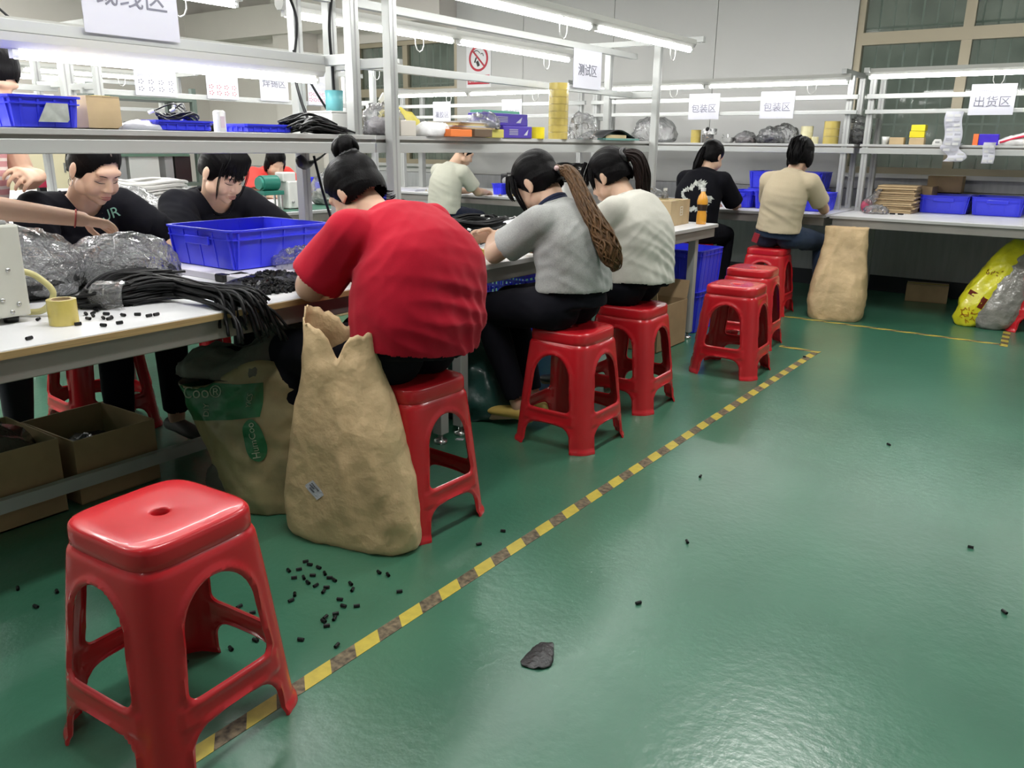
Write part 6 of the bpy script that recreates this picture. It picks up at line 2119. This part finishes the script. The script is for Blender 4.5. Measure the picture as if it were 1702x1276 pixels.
def seated(S, ang, neck, head, hf, shw=0.19, el=None, wr=None, kn=None, an=None, hipw=0.10, bend=0.05, seatz=0.505, hu=None, chest_z=None, sht=0.0, drop=0.045, pelf=0.0, roll=0.0):
    """joints for a sitting person. local (right, forward, up) coordinates relative to the seat point"""
    f = V((cos(rad(ang)), sin(rad(ang)), 0))
    r = V((f.y, -f.x, 0))
    B = V((S[0], S[1], 0))
    def Lc(p):
        return B + r * p[0] + f * p[1] + ZZ * p[2]
    J = {'right': r, 'seat': B, 'seatz': seatz}
    J['pel'] = Lc((0, pelf, seatz + 0.085))
    J['neck'] = Lc(neck)
    nk = V(neck)
    J['waist'] = Lc((nk.x * 0.25, pelf + (nk.y - pelf) * 0.18 - bend * 0.4, seatz + 0.085 + (nk.z - seatz - 0.085) * 0.36))
    J['chest'] = Lc((nk.x * 0.7, pelf + (nk.y - pelf) * 0.58 - bend, seatz + 0.085 + (nk.z - seatz - 0.085) * 0.72))
    J['head'] = Lc(head)
    J['hf'] = (r * hf[0] + f * hf[1] + ZZ * hf[2]).normalized()
    J['hu'] = ZZ + J['hf'].cross(ZZ) * 0 if hu is None else (r * hu[0] + f * hu[1] + ZZ * hu[2])
    t = (J['neck'] - J['chest']).normalized()
    for s, nm in ((-1, 'L'), (1, 'R')):
        J['sh' + nm] = J['neck'] - t * drop + r * s * shw + ZZ * (roll * s) + f * sht
        J['el' + nm] = Lc(el[nm])
        J['wr' + nm] = Lc(wr[nm])
        J['hip' + nm] = Lc((s * hipw, pelf + 0.04, seatz + 0.085))
        J['kn' + nm] = Lc(kn[nm])
        J['an' + nm] = Lc(an[nm])
        a = J['an' + nm]
        J['toe' + nm] = V((a.x, a.y, 0.035)) + f * 0.15
    return J, Lc, r, f

def shoes(root, J, m, k=1.0):
    for nm in 'LR':
        a, t = J['an' + nm], J['toe' + nm]
        d = V((t.x - a.x, t.y - a.y, 0)).normalized()
        s = V((d.y, -d.x, 0))
        z = max(0.0, min(a.z - 0.07, 0.5))
        rings = []
        for L, hw, h in ((-0.075, 0.018, 0.03), (-0.06, 0.03, 0.06), (0.0, 0.034, 0.07), (0.06, 0.04, 0.055), (0.12, 0.043, 0.042), (0.165, 0.032, 0.032), (0.18, 0.015, 0.02)):
            c = V((a.x, a.y, z)) + d * L
            rings.append([c + s * hw * cos(q) + ZZ * (h * (0.5 + 0.5 * sin(q))) for q in [2 * pi * i / 18 for i in range(18)]])
        MB().ring_loft(rings).build('shoe', m, root, True)
M_SHOE = mat('dark_shoe', (0.05, 0.045, 0.045), 0.5)
DARKP = cloth('black_trousers', (0.006, 0.006, 0.010))
NAVY = cloth('navy_trousers', (0.012, 0.016, 0.035))

Wbig = [(0.0, 0.20, 0.155, 0.0), (0.30, 0.215, 0.165, -0.01), (0.58, 0.21, 0.155, -0.005), (0.80, 0.165, 0.115, 0.0), (0.93, 0.085, 0.07, 0.0), (1.0, 0.062, 0.058, 0.0)]
Wmid = [(0.0, 0.165, 0.125, 0.0), (0.30, 0.155, 0.115, 0.0), (0.58, 0.162, 0.115, 0.0), (0.80, 0.135, 0.09, 0.0), (0.93, 0.072, 0.06, 0.0), (1.0, 0.056, 0.052, 0.0)]
Wmidw = [(s, a * 1.06, b * 1.06, c) for s, a, b, c in Wmid]

Wslim = [(s, a * 0.90, b * 0.95, c) for s, a, b, c in Wmid]
# ---- red shirt
J, Lc, r, f = seated((-1.80, 1.95), 180, (0.06, 0.20, 1.005), (0.075, 0.325, 1.075), (-0.15, 0.75, -0.66), shw=0.19, drop=0.075, hu=(0, 0.66, 0.75),
    el={'L': (-0.19, 0.27, 0.80), 'R': (0.26, 0.27, 0.80)}, wr={'L': (-0.03, 0.44, 0.80), 'R': (0.14, 0.45, 0.80)},
    kn={'L': (-0.17, 0.42, 0.555), 'R': (0.16, 0.42, 0.555)}, an={'L': (-0.17, 0.40, 0.10), 'R': (0.16, 0.40, 0.10)}, bend=0.10)
RED = cloth('red_tshirt', (0.44, 0.008, 0.026), 0.05)
root, so = build_person('person in a red T-shirt with hair bun, seen from behind on a stool', J, Wbig, arm=(0.058, 0.052, 0.034), leg=(0.10, 0.072, 0.046), skin_voxel=0.0065, shirt_mat=RED, pants_mat=DARKP, sleeve=0.86, sleeve_r=0.088, loose=0.022, hem=0.03, seed=2, amp=0.007,
    folds=[(J['shL'] + V((0.05, 0.05, -0.1)), V((0.6, 0.5, -0.6)), 0.14, 70, 0.007), (J['waist'] + V((0.12, -0.05, 0.0)), V((0.1, 0.3, 1)), 0.2, 45, 0.006), (J['pel'] + V((0.1, 0.1, 0.05)), V((0, 0.8, 0.4)), 0.2, 50, 0.006), (J['shR'], V((0, 1, -0.3)), 0.12, 60, 0.004)], thumbs=(1, -1))
n0 = len(root.children)
hair_cap(root, J, 1.06, slope=0.55, front=0.03, lower=-0.045)
H, c = head_frame(J), J['head']
bun = MB()
bc = c + H @ V((0, -0.065, 0.150))
for k in range(5):
    rn = random.Random(k)
    ax = V((rn.uniform(-1, 1), rn.uniform(-1, 1), rn.uniform(-0.3, 1))).normalized()
    s_ = ax.orthogonal().normalized(); t_ = ax.cross(s_)
    pts = [bc + (s_ * cos(a) + t_ * sin(a)) * 0.030 for a in [2 * pi * i / 14 for i in range(15)]]
    bun.tube(pts, 0.019, 8, cap=False)
bun.sphere(bc, 0.036)
bun.build('hair_bun', M_HAIR, root, True)
MB().tube([c + H @ V((0.034 * cos(a), -0.055 + 0.034 * sin(a), 0.118)) for a in [2 * pi * i / 12 for i in range(13)]], 0.011, 8).build('hair_tie', M_BLACK, root, True)
strands(root, [c + H @ V((0.05, -0.06, -0.04)), c + H @ V((0.06, -0.08, -0.06)), c + H @ V((0.07, -0.10, -0.065))], [0.02, 0.018, 0.01], 14, 3, M_HAIR, 'loose_hair', 0.0016)
shoes(root, J, M_SHOE)
finish(root, n0)

# ---- grey shirt
J, Lc, r, f = seated((-1.80, 2.955), 180, (0.035, 0.14, 0.995), (0.055, 0.235, 1.082), (-0.05, 0.72, -0.68), shw=0.16, drop=0.07, hu=(0, 0.68, 0.72),
    el={'L': (-0.155, 0.31, 0.80), 'R': (0.22, 0.30, 0.80)}, wr={'L': (0.02, 0.45, 0.835), 'R': (0.08, 0.47, 0.835)},
    kn={'L': (-0.09, 0.40, 0.545), 'R': (0.11, 0.42, 0.55)}, an={'L': (-0.06, 0.24, 0.115), 'R': (0.09, 0.26, 0.11)}, bend=0.035)
GREY = cloth('grey_tshirt', (0.36, 0.365, 0.355), 0.16)
root, so = build_person('person in a grey polo shirt with a long brown ponytail, seated', J, Wmid, arm=(0.046, 0.043, 0.029), leg=(0.088, 0.064, 0.040), skin_voxel=0.0055, shirt_mat=GREY, pants_mat=DARKP, sleeve=0.74, sleeve_r=0.075, loose=0.024, hem=0.12, seed=5, amp=0.006, hs=1.07,
    folds=[(J['shL'] + V((0.05, 0.04, -0.12)), V((0.5, 0.4, -0.7)), 0.13, 75, 0.007), (J['waist'] + V((0.1, -0.05, 0.03)), V((0.2, 0.5, 0.9)), 0.16, 55, 0.006), (J['pel'] + V((0.08, 0.02, 0.1)), V((0.2, 1, 0.3)), 0.15, 60, 0.005)], handn=[(0.3, 0.6, -0.4), (0.3, -0.6, -0.4)], curl=0.55, hand_dir=[(-0.5, 0.8, 0.1), (-0.7, -0.5, 0.1)])
n0 = len(root.children)
hair_cap(root, J, 1.09, slope=0.45, front=0.035, lower=-0.06)
H, c = head_frame(J), J['head']
tie = c + H @ V((0, -0.122, -0.03))
strands(root, [c + H @ V((0, -0.085, 0.0)), tie, tie + V((0.06, -0.005, -0.015)), V((-1.735, 2.955, 0.98)), V((-1.665, 2.945, 0.895)), V((-1.63, 2.94, 0.835)), V((-1.612, 2.95, 0.785)), V((-1.62, 2.955, 0.755))], [0.03, 0.016, 0.027, 0.036, 0.045, 0.047, 0.034, 0.008], 110, 8, M_HAIRB, 'ponytail', 0.0065, waves=0.55)
MB().tube([tie + H @ V((0.019 * cos(a), 0, 0.019 * sin(a))) for a in [2 * pi * i / 12 for i in range(13)]], 0.008, 8).build('hair_tie', M_BLACK, root, True)
MB().sphere(tie + H @ V((-0.026, -0.004, 0.01)), 0.011).build('hair_bead', mat('pink_bead', (0.6, 0.42, 0.42), 0.4), root, True)
for s in (-1, 1):
    strands(root, [c + H @ V((s * 0.062, 0.045, 0.085)), c + H @ V((s * 0.080, 0.062, 0.03)), c + H @ V((s * 0.074, 0.078, -0.04)), c + H @ V((s * 0.06, 0.088, -0.09))], [0.016, 0.015, 0.012, 0.004], 16, 4, M_HAIR, 'side_lock', 0.004)
strands(root, [c + H @ V((-0.03, 0.06, 0.10)), c + H @ V((-0.035, 0.098, 0.05)), c + H @ V((-0.04, 0.105, 0.0))], [0.03, 0.03, 0.015], 20, 14, M_HAIR, 'fringe', 0.004)
P_ = torso_path(J)
col = MB()
tt = (J['neck'] - J['chest']).normalized()
for k in range(3):
    ctr = J['neck'] - tt * (0.012 - 0.014 * k)
    s_ = (r - tt * r.dot(tt)).normalized(); q_ = tt.cross(s_)
    col.tube([ctr + (s_ * cos(a) * 0.066 + q_ * sin(a) * 0.064) for a in [2 * pi * i / 20 for i in range(21)]], 0.011, 8)
col.build('collar', cloth('navy_collar', (0.02, 0.025, 0.055)), root, True)
shoes(root, J, mat('yellow_slipper', (0.55, 0.40, 0.10), 0.5))
finish(root, n0)

# ---- off-white shirt
J, Lc, r, f = seated((-1.835, 3.62), 180, (0.05, 0.13, 1.0), (0.085, 0.235, 1.095), (-0.02, 0.85, -0.5), shw=0.165, drop=0.07, hu=(0, 0.5, 0.85),
    el={'L': (-0.155, 0.27, 0.80), 'R': (0.24, 0.28, 0.80)}, wr={'L': (0.02, 0.44, 0.81), 'R': (0.10, 0.46, 0.81)},
    kn={'L': (-0.10, 0.40, 0.55), 'R': (0.10, 0.42, 0.55)}, an={'L': (-0.08, 0.34, 0.10), 'R': (0.10, 0.36, 0.10)}, bend=0.04)
OFFW = cloth('offwhite_tshirt', (0.56, 0.545, 0.49), 0.05)
root, so = build_person('person in an off-white T-shirt with a dark high ponytail, seated', J, Wmidw, arm=(0.047, 0.043, 0.029), leg=(0.09, 0.064, 0.042), skin_voxel=0.0065, shirt_mat=OFFW, pants_mat=DARKP, sleeve=0.72, sleeve_r=0.08, loose=0.026, hem=0.05, seed=9, amp=0.006, hs=1.07,
    folds=[(J['shL'] + V((0.05, 0.04, -0.12)), V((0.5, 0.4, -0.7)), 0.13, 75, 0.006), (J['waist'] + V((0.1, -0.02, 0.0)), V((0.15, 0.5, 0.9)), 0.17, 50, 0.006), (J['pel'] + V((0.08, 0.0, 0.06)), V((0.2, 1, 0.3)), 0.15, 60, 0.005)])
n0 = len(root.children)
hair_cap(root, J, 1.10, slope=0.5, front=0.03, lower=-0.045)
H, c = head_frame(J), J['head']
tie = c + H @ V((0, -0.12, 0.055))
strands(root, [c + H @ V((0, -0.075, 0.05)), tie, tie + V((0.055, 0.015, -0.01)), tie + V((0.085, 0.03, -0.09)), tie + V((0.085, 0.05, -0.17)), tie + V((0.105, 0.075, -0.24)), tie + V((0.12, 0.10, -0.29))], [0.03, 0.022, 0.034, 0.04, 0.034, 0.022, 0.006], 50, 18, M_HAIRD, 'ponytail', 0.006, waves=0.2)
MB().tube([tie + H @ V((0.028 * cos(a), 0.004 * sin(3 * a), 0.028 * sin(a))) for a in [2 * pi * i / 14 for i in range(15)]], 0.013, 8).build('hair_tie', M_BLACK, root, True)
strands(root, [c + H @ V((-0.03, 0.06, 0.11)), c + H @ V((-0.045, 0.105, 0.06)), c + H @ V((-0.05, 0.112, 0.0))], [0.03, 0.03, 0.015], 20, 15, M_HAIR, 'fringe', 0.004)
strands(root, [c + H @ V((-0.064, 0.045, 0.07)), c + H @ V((-0.08, 0.055, 0.02)), c + H @ V((-0.078, 0.066, -0.04))], [0.014, 0.012, 0.004], 14, 16, M_HAIR, 'side_lock', 0.004)
shoes(root, J, M_SHOE)
finish(root, n0)

# ---- woman in black with lettering (faces the camera)
BLACKT = cloth('black_tshirt', (0.005, 0.005, 0.008), 0.2)
J, Lc, r, f = seated((-3.50, 1.755), 0, (0.0, 0.06, 1.015), (-0.005, 0.18, 1.135), (-0.07, 0.83, -0.50), shw=0.175, hu=(-0.06, 0.5, 0.83),
    el={'L': (-0.30, 0.20, 0.815), 'R': (0.28, 0.20, 0.80)}, wr={'L': (-0.17, 0.42, 0.79), 'R': (0.12, 0.42, 0.79)},
    kn={'L': (-0.12, 0.40, 0.55), 'R': (0.12, 0.40, 0.55)}, an={'L': (-0.13, 0.36, 0.10), 'R': (0.12, 0.36, 0.10)}, bend=0.05)
root, so = build_person('person with centre-parted hair in a black shirt with pale green letters', J, Wmid, arm=(0.046, 0.042, 0.029), skin_voxel=0.0045, shirt_mat=BLACKT, pants_mat=DARKP, sleeve=0.98, sleeve_r=0.085, loose=0.03, hem=0.03, seed=12, amp=0.006, face=True, hs=1.10, neck_r=0.085,
    folds=[(J['shL'] + V((0.06, 0.05, -0.15)), V((0.2, 0.7, -0.5)), 0.16, 55, 0.008), (J['shR'] + V((0.06, -0.05, -0.12)), V((0.2, -0.7, -0.5)), 0.16, 55, 0.008)], cut_s1=0.93)
n0 = len(root.children)
hair_cap(root, J, 1.10, slope=0.42, front=0.046, lower=-0.035, bulk=0.985)
H, c = head_frame(J), J['head']
MB().tube([c + H @ (V((0.014 - 0.004 * i, 0.082 - 0.022 * i, 0.105 + 0.0125 * i - 0.0018 * i * i)) * 1.10) for i in range(6)], 0.0022, 6).build('parting', mat('parting', (0.25, 0.2, 0.17), 0.6), root, True)
for s in (-1, 1):
    MB().tube([c + H @ (V((s * 0.084, 0.002 + 0.012 * cos(a), -0.05 + 0.014 * sin(a))) * 1.1) for a in [2 * pi * i / 12 for i in range(13)]], 0.0015, 5).build('earring', M_CHROME, root, True)
strands(root, [c + H @ V((0, -0.1, 0.03)), c + H @ V((0, -0.14, 0.0)), c + H @ V((0, -0.15, -0.10))], [0.03, 0.03, 0.01], 30, 4, M_HAIR, 'ponytail', 0.006)
bvs = bvh_of(so.data)
rl = root.location
for s_, dy, dz, ang in (('LUR', 0.0, 0.0, 18),):
    me = text_mesh(s_, 0.062, 0.001)
    F = frame(YY, ZZ)
    Rm = Matrix.Rotation(rad(ang), 3, 'Z')
    for v in me.vertices:
        v.co = V((0.5, 0.068, 0.945)) + F @ (Rm @ v.co)
    d_ = V((-1, 0, 0))
    for v in me.vertices:
        hit = bvs.ray_cast(v.co, d_)
        if hit[0] is not None:
            v.co = hit[0] + V((0.0035, 0, 0))
    for v in me.vertices:
        v.co += rl
    link('lettering', me, mat('mint_print', (0.42, 0.75, 0.58), 0.6), root)
shoes(root, J, M_SHOE)
finish(root, n0)

# ---- woman in black with fringe
J, Lc, r, f = seated((-3.55, 2.42), 0, (0.01, 0.07, 1.0), (0.045, 0.19, 1.11), (-0.10, 0.84, -0.52), shw=0.185, hu=(-0.06, 0.52, 0.84), drop=0.06,
    el={'L': (-0.29, 0.20, 0.80), 'R': (0.275, 0.22, 0.80)}, wr={'L': (-0.10, 0.42, 0.79), 'R': (0.15, 0.44, 0.79)},
    kn={'L': (-0.12, 0.40, 0.55), 'R': (0.12, 0.40, 0.55)}, an={'L': (-0.13, 0.36, 0.10), 'R': (0.12, 0.36, 0.10)}, bend=0.06)
root, so = build_person('person with a dark fringe in a plain black shirt behind the big crate', J, Wmidw, arm=(0.05, 0.045, 0.03), skin_voxel=0.0045, shirt_mat=BLACKT, pants_mat=DARKP, sleeve=0.95, sleeve_r=0.088, loose=0.03, hem=0.03, seed=15, amp=0.006, face=True, hs=1.10, neck_r=0.09,
    folds=[(J['shL'] + V((0.06, 0.05, -0.15)), V((0.2, 0.7, -0.5)), 0.16, 55, 0.008), (J['shR'] + V((0.06, -0.05, -0.12)), V((0.2, -0.7, -0.5)), 0.16, 55, 0.008)], cut_s1=0.93)
n0 = len(root.children)
hair_cap(root, J, 1.10, slope=0.45, front=0.05, lower=-0.035, top=1.06)
H, c = head_frame(J), J['head']
rn = random.Random(6)
fr2 = MB()
for k in range(46):
    x = -0.062 + 0.124 * k / 45
    L_ = rn.uniform(0.75, 1.0) * (1.0 - 0.25 * abs(x / 0.062) ** 2 * (1 if k % 5 else -0.6))
    pts = [V((x * 0.55, 0.030, 0.132)), V((x * 0.9, 0.070, 0.103)), V((x * 1.02 + rn.uniform(-0.004, 0.004), 0.091 - 0.42 * x * x / 0.062, 0.060)), V((x * 1.05 + rn.uniform(-0.006, 0.006), 0.0945 - 0.55 * x * x / 0.062, 0.060 - 0.055 * L_))]
    fr2.tube([c + H @ (p * 1.08) for p in bez(pts, 4)], [0.0045] * 9 + [0.004, 0.003, 0.002, 0.0008], 5)
fr2.build('fringe', M_HAIR, root, True)
for s in (-1, 1):
    strands(root, [c + H @ V((s * 0.07, 0.055, 0.085)), c + H @ V((s * 0.083, 0.068, 0.02)), c + H @ V((s * 0.076, 0.075, -0.05)), c + H @ V((s * 0.066, 0.08, -0.10))], [0.007, 0.006, 0.005, 0.002], 5, 6, M_HAIR, 'side_lock', 0.0022)
strands(root, [c + H @ V((0, -0.07, 0.11)), c + H @ V((0.01, -0.10, 0.15)), c + H @ V((0.0, -0.13, 0.11)), c + H @ V((0.0, -0.14, 0.02))], [0.045, 0.05, 0.045, 0.02], 40, 9, M_HAIR, 'gathered_hair', 0.009)
MB().box(c + H @ V((0.088, -0.05, 0.10)), (0.03, 0.03, 0.045), R=H).build('hair_clip', M_BLACK, root, bevel=0.006)
shirt_line = MB()
for kx in (0, 1, 2):
    shirt_line.tube([J['chest'] + V((0.158, -0.03 + 0.035 * kx + 0.022 * cos(a), -0.055 + 0.012 * sin(a))) for a in [pi * i / 8 for i in range(9)]], 0.0018, 5)
shirt_line.build('shirt_outline_print', mat('pale_outline', (0.6, 0.5, 0.42), 0.6), root, True)
shoes(root, J, M_SHOE)
finish(root, n0)

# ---- standing person with striped top, far left
f = V((0.97, 0.25, 0)).normalized(); r = V((f.y, -f.x, 0))
B = V((-3.46, 1.30, 0))
def Lp(a, b, z): return B + r * a + f * b + ZZ * z
J = {'right': r, 'seat': B, 'seatz': -1, 'pel': Lp(0, 0, 0.84), 'waist': Lp(0, 0.0, 0.98), 'chest': Lp(-0.02, 0.03, 1.17), 'neck': Lp(-0.06, 0.09, 1.335), 'head': V((-3.345, 1.425, 1.45)), 'hf': V((0.75, 0.35, -0.55)), 'hu': V((0.4, 0.25, 0.8))}
J['shL'] = Lp(-0.19, 0.06, 1.29); J['shR'] = Lp(0.13, 0.06, 1.29)
J['elL'] = V((-3.44, 1.545, 1.10)); J['wrL'] = V((-3.30, 1.53, 1.115))
J['elR'] = V((-3.255, 1.21, 1.035)); J['wrR'] = V((-3.09, 1.565, 0.966))
for s, nm in ((-1, 'L'), (1, 'R')):
    J['hip' + nm] = Lp(s * 0.09, 0, 0.84); J['kn' + nm] = Lp(s * 0.1, 0.03, 0.46); J['an' + nm] = Lp(s * 0.1, 0.0, 0.09)
    J['toe' + nm] = Lp(s * 0.11, 0.15, 0.035)
STRIPE = bpy.data.materials.new('pink_striped_knit'); STRIPE.use_nodes = True
nt = STRIPE.node_tree; b_ = nt.nodes['Principled BSDF']; b_.inputs['Roughness'].default_value = 0.85
tc = nt.nodes.new('ShaderNodeTexCoord'); wv = nt.nodes.new('ShaderNodeTexWave'); wv.bands_direction = 'Z'; wv.inputs['Scale'].default_value = 9.5; wv.inputs['Distortion'].default_value = 0.8
rp = nt.nodes.new('ShaderNodeValToRGB'); rp.color_ramp.elements[0].position = 0.62; rp.color_ramp.elements[1].position = 0.78
rp.color_ramp.elements[0].color = (0.56, 0.27, 0.28, 1); rp.color_ramp.elements[1].color = (0.7, 0.64, 0.6, 1)
nt.links.new(tc.outputs['Object'], wv.inputs[0]); nt.links.new(wv.outputs[1], rp.inputs[0]); nt.links.new(rp.outputs[0], b_.inputs['Base Color'])
root, so = build_person('standing person in a pink striped top reaching across at the far left', J, Wmid, arm=(0.044, 0.043, 0.028), leg=(0.085, 0.06, 0.042), skin_voxel=0.0045, shirt_mat=STRIPE, pants_mat=cloth('charcoal_trousers', (0.03, 0.03, 0.04)), sleeve=0.3, sleeve_r=0.066, loose=0.010, hem=0.14, seed=22, amp=0.004, folds=[], spread=0.26, curl=(0.75, 0.42), handn=[(0.2, -0.9, -0.3), (0.35, 0.1, -0.9)], hand_dir=[(0.45, -0.75, 0.1), (0.25, 0.92, -0.28)], thumbs=(1, -1))
n0 = len(root.children)
hair_cap(root, J, 1.06, slope=0.4, front=0.06, lower=-0.07, cover_ears=True)
H, c = head_frame(J), J['head']
strands(root, [c + H @ V((0, -0.09, 0.03)), c + H @ V((-0.02, -0.12, -0.02)), c + H @ V((-0.03, -0.12, -0.10))], [0.04, 0.045, 0.02], 30, 4, M_HAIR, 'ponytail', 0.006)
w0 = J['wrR']; d0 = (J['wrR'] - J['elR']).normalized(); s_ = d0.orthogonal().normalized(); t_ = d0.cross(s_)
MB().tube([w0 - d0 * 0.022 + (s_ * cos(a) + t_ * sin(a)) * 0.0315 for a in [2 * pi * i / 16 for i in range(17)]], 0.003, 6).build('bracelet', mat('red_thread', (0.35, 0.05, 0.04), 0.6), root, True)
shoes(root, J, mat('taupe_shoe', (0.22, 0.15, 0.13), 0.5))
finish(root, n0)

# ---- man in the pale shirt, back bench
J, Lc, r, f = seated((-5.22, 6.12), 90, (0.02, 0.12, 1.05), (0.075, 0.21, 1.16), (0.45, 0.7, -0.5), shw=0.155, drop=0.075, hu=(0.2, 0.5, 0.85),
    el={'L': (-0.20, 0.26, 0.80), 'R': (0.21, 0.25, 0.80)}, wr={'L': (-0.10, 0.50, 0.79), 'R': (0.12, 0.50, 0.79)},
    kn={'L': (-0.12, 0.40, 0.55), 'R': (0.12, 0.40, 0.55)}, an={'L': (-0.12, 0.36, 0.10), 'R': (0.12, 0.36, 0.10)}, bend=0.04)
root, so = build_person('man in a pale grey-green T-shirt sitting at the back bench, seen from behind', J, Wslim, skin_voxel=0.008, shirt_mat=cloth('pale_tshirt', (0.50, 0.50, 0.42)), pants_mat=NAVY, sleeve=0.75, sleeve_r=0.070, loose=0.020, hem=0.02, seed=31, amp=0.007, folds=[(J['waist'], V((0.3, 0, 1)), 0.2, 50, 0.005)])
n0 = len(root.children)
hair_cap(root, J, 1.02, slope=0.5, front=0.04, lower=-0.02)
shoes(root, J, M_SHOE)
finish(root, n0)

# ---- dragon print shirt
J, Lc, r, f = seated((-2.70, 6.22), 90, (0.03, 0.13, 1.055), (0.03, 0.20, 1.165), (0.30, 0.85, -0.42), shw=0.155, drop=0.08, hu=(0.1, 0.42, 0.9),
    el={'L': (-0.20, 0.27, 0.81), 'R': (0.23, 0.26, 0.80)}, wr={'L': (-0.10, 0.54, 0.79), 'R': (0.14, 0.52, 0.79)},
    kn={'L': (-0.10, 0.40, 0.55), 'R': (0.12, 0.40, 0.55)}, an={'L': (-0.12, 0.36, 0.10), 'R': (0.12, 0.36, 0.10)}, bend=0.045)
root, so = build_person('person in a black T-shirt with a white dragon print on the back', J, Wmid, skin_voxel=0.008, shirt_mat=BLACKT, pants_mat=DARKP, sleeve=0.9, sleeve_r=0.078, loose=0.022, hem=0.0, seed=35, amp=0.006, folds=[(J['waist'], V((0.3, 0, 1)), 0.2, 45, 0.005)])
n0 = len(root.children)
hair_cap(root, J, 1.02, slope=0.5, front=0.04, lower=-0.06)
H, c = head_frame(J), J['head']
tie = c + H @ V((-0.01, -0.105, 0.03))
strands(root, [c + H @ V((0, -0.07, 0.03)), tie, tie + V((-0.01, -0.03, -0.04)), tie + V((-0.03, -0.04, -0.12)), tie + V((-0.06, -0.045, -0.20))], [0.03, 0.016, 0.03, 0.038, 0.02], 36, 28, M_HAIR, 'ponytail', 0.006)
MB().tube([tie + H @ V((0.018 * cos(a), 0, 0.018 * sin(a))) for a in [2 * pi * i / 12 for i in range(13)]], 0.007, 8).build('hair_tie', M_GREY, root, True)
bvs = bvh_of(so.data); rl = root.location
dr = MB()
rn = random.Random(9)
for k in range(46):
    a = rad(60) + rad(300) * k / 45
    R_ = 0.098 + 0.014 * sin(a * 5)
    wd = 0.020 + 0.012 * rn.random()
    p = V((0.005 + R_ * cos(a) * 1.05, 0, R_ * sin(a)))
    d1 = V((cos(a + rn.uniform(-0.6, 0.6)), 0, sin(a + rn.uniform(-0.6, 0.6))))
    d2 = V((-d1.z, 0, d1.x))
    q = [p - d1 * wd, p + d2 * wd * 0.5, p + d1 * wd, p - d2 * wd * 0.5]
    dr.add(q, [(0, 1, 2, 3)])
me = dr.mesh('dragon_print')
bm = bmesh.new(); bm.from_mesh(me); bmesh.ops.subdivide_edges(bm, edges=bm.edges[:], cuts=3, use_grid_fill=True); bm.to_mesh(me); bm.free()
for v in me.vertices:
    o_ = V((v.co.x + 0.05, -0.8, v.co.z + 0.87))
    hit = bvs.ray_cast(o_, V((0, 1, 0)))
    v.co = (hit[0] + V((0, -0.003, 0)) if hit[0] is not None else o_ + V((0, 0.65, 0))) + rl
pr = link('dragon_print', me, mat('dragon_ink', (0.42, 0.43, 0.40), 0.7, var=(40, 0.5)), root)
pr['kind'] = 'stuff'
shoes(root, J, M_SHOE)
finish(root, n0)

# ---- beige shirt
J, Lc, r, f = seated((-2.06, 6.34), 90, (0.055, 0.05, 1.075), (0.075, 0.13, 1.185), (0.12, 0.9, -0.42), shw=0.155, drop=0.085, hu=(0, 0.42, 0.9),
    el={'L': (-0.17, 0.22, 0.80), 'R': (0.27, 0.20, 0.80)}, wr={'L': (-0.08, 0.48, 0.79), 'R': (0.18, 0.50, 0.79)},
    kn={'L': (-0.12, 0.40, 0.55), 'R': (0.24, 0.34, 0.54)}, an={'L': (-0.12, 0.30, 0.10), 'R': (0.30, 0.26, 0.09)}, bend=0.05)
root, so = build_person('person in a beige T-shirt and jeans at the back bench, seen from behind', J, Wslim, skin_voxel=0.008, shirt_mat=cloth('beige_tshirt', (0.56, 0.47, 0.33), 0.04), pants_mat=cloth('blue_jeans', (0.025, 0.04, 0.075), 0.25), sleeve=0.74, sleeve_r=0.072, loose=0.020, hem=0.10, seed=41, amp=0.006, folds=[(J['waist'] + V((0, -0.1, -0.05)), V((0.35, 0, 1)), 0.18, 50, 0.006)])
n0 = len(root.children)
hair_cap(root, J, 1.05, slope=0.5, front=0.045, lower=-0.10, cover_ears=True, bulk=1.04)
H, c = head_frame(J), J['head']
strands(root, [c + H @ V((0, -0.05, 0.10)), c + H @ V((0.0, -0.105, 0.04)), c + H @ V((0.0, -0.11, -0.04)), c + H @ V((0, -0.09, -0.105))], [0.045, 0.065, 0.06, 0.04], 60, 5, M_HAIR, 'back_hair', 0.008, waves=0.2)
MB().box(J['pel'] + V((-0.12, -0.135, -0.005)), (0.045, 0.012, 0.07), R=Matrix.Rotation(rad(15), 3, 'Y')).build('red_pocket_item', mat('red_wallet', (0.3, 0.02, 0.03), 0.4), root)
shoes(root, J, M_SHOE)
finish(root, n0)

# ---- person in red far behind
J, Lc, r, f = seated((-6.45, 5.02), -10, (0.0, 0.12, 0.98), (0.0, 0.20, 1.06), (0.1, 0.8, -0.5), shw=0.16, hu=(0, 0.5, 0.85),
    el={'L': (-0.24, 0.24, 0.79), 'R': (0.24, 0.24, 0.79)}, wr={'L': (-0.08, 0.42, 0.79), 'R': (0.08, 0.42, 0.79)},
    kn={'L': (-0.10, 0.38, 0.55), 'R': (0.10, 0.38, 0.55)}, an={'L': (-0.12, 0.34, 0.10), 'R': (0.12, 0.34, 0.10)}, bend=0.06)
root, so = build_person('distant person in red bending over the second-row bench', J, Wmid, skin_voxel=0.01, shirt_mat=cloth('bright_red_top', (0.62, 0.05, 0.04)), pants_mat=NAVY, sleeve=0.95, sleeve_r=0.085, loose=0.03, hem=0.02, seed=51, amp=0.007)
n0 = len(root.children)
hair_cap(root, J, 1.05, slope=0.45, front=0.05, lower=-0.09, cover_ears=True)
shoes(root, J, M_SHOE)
finish(root, n0)
stool(-6.45, 5.02, -10, 'red plastic stool under the distant person in red')
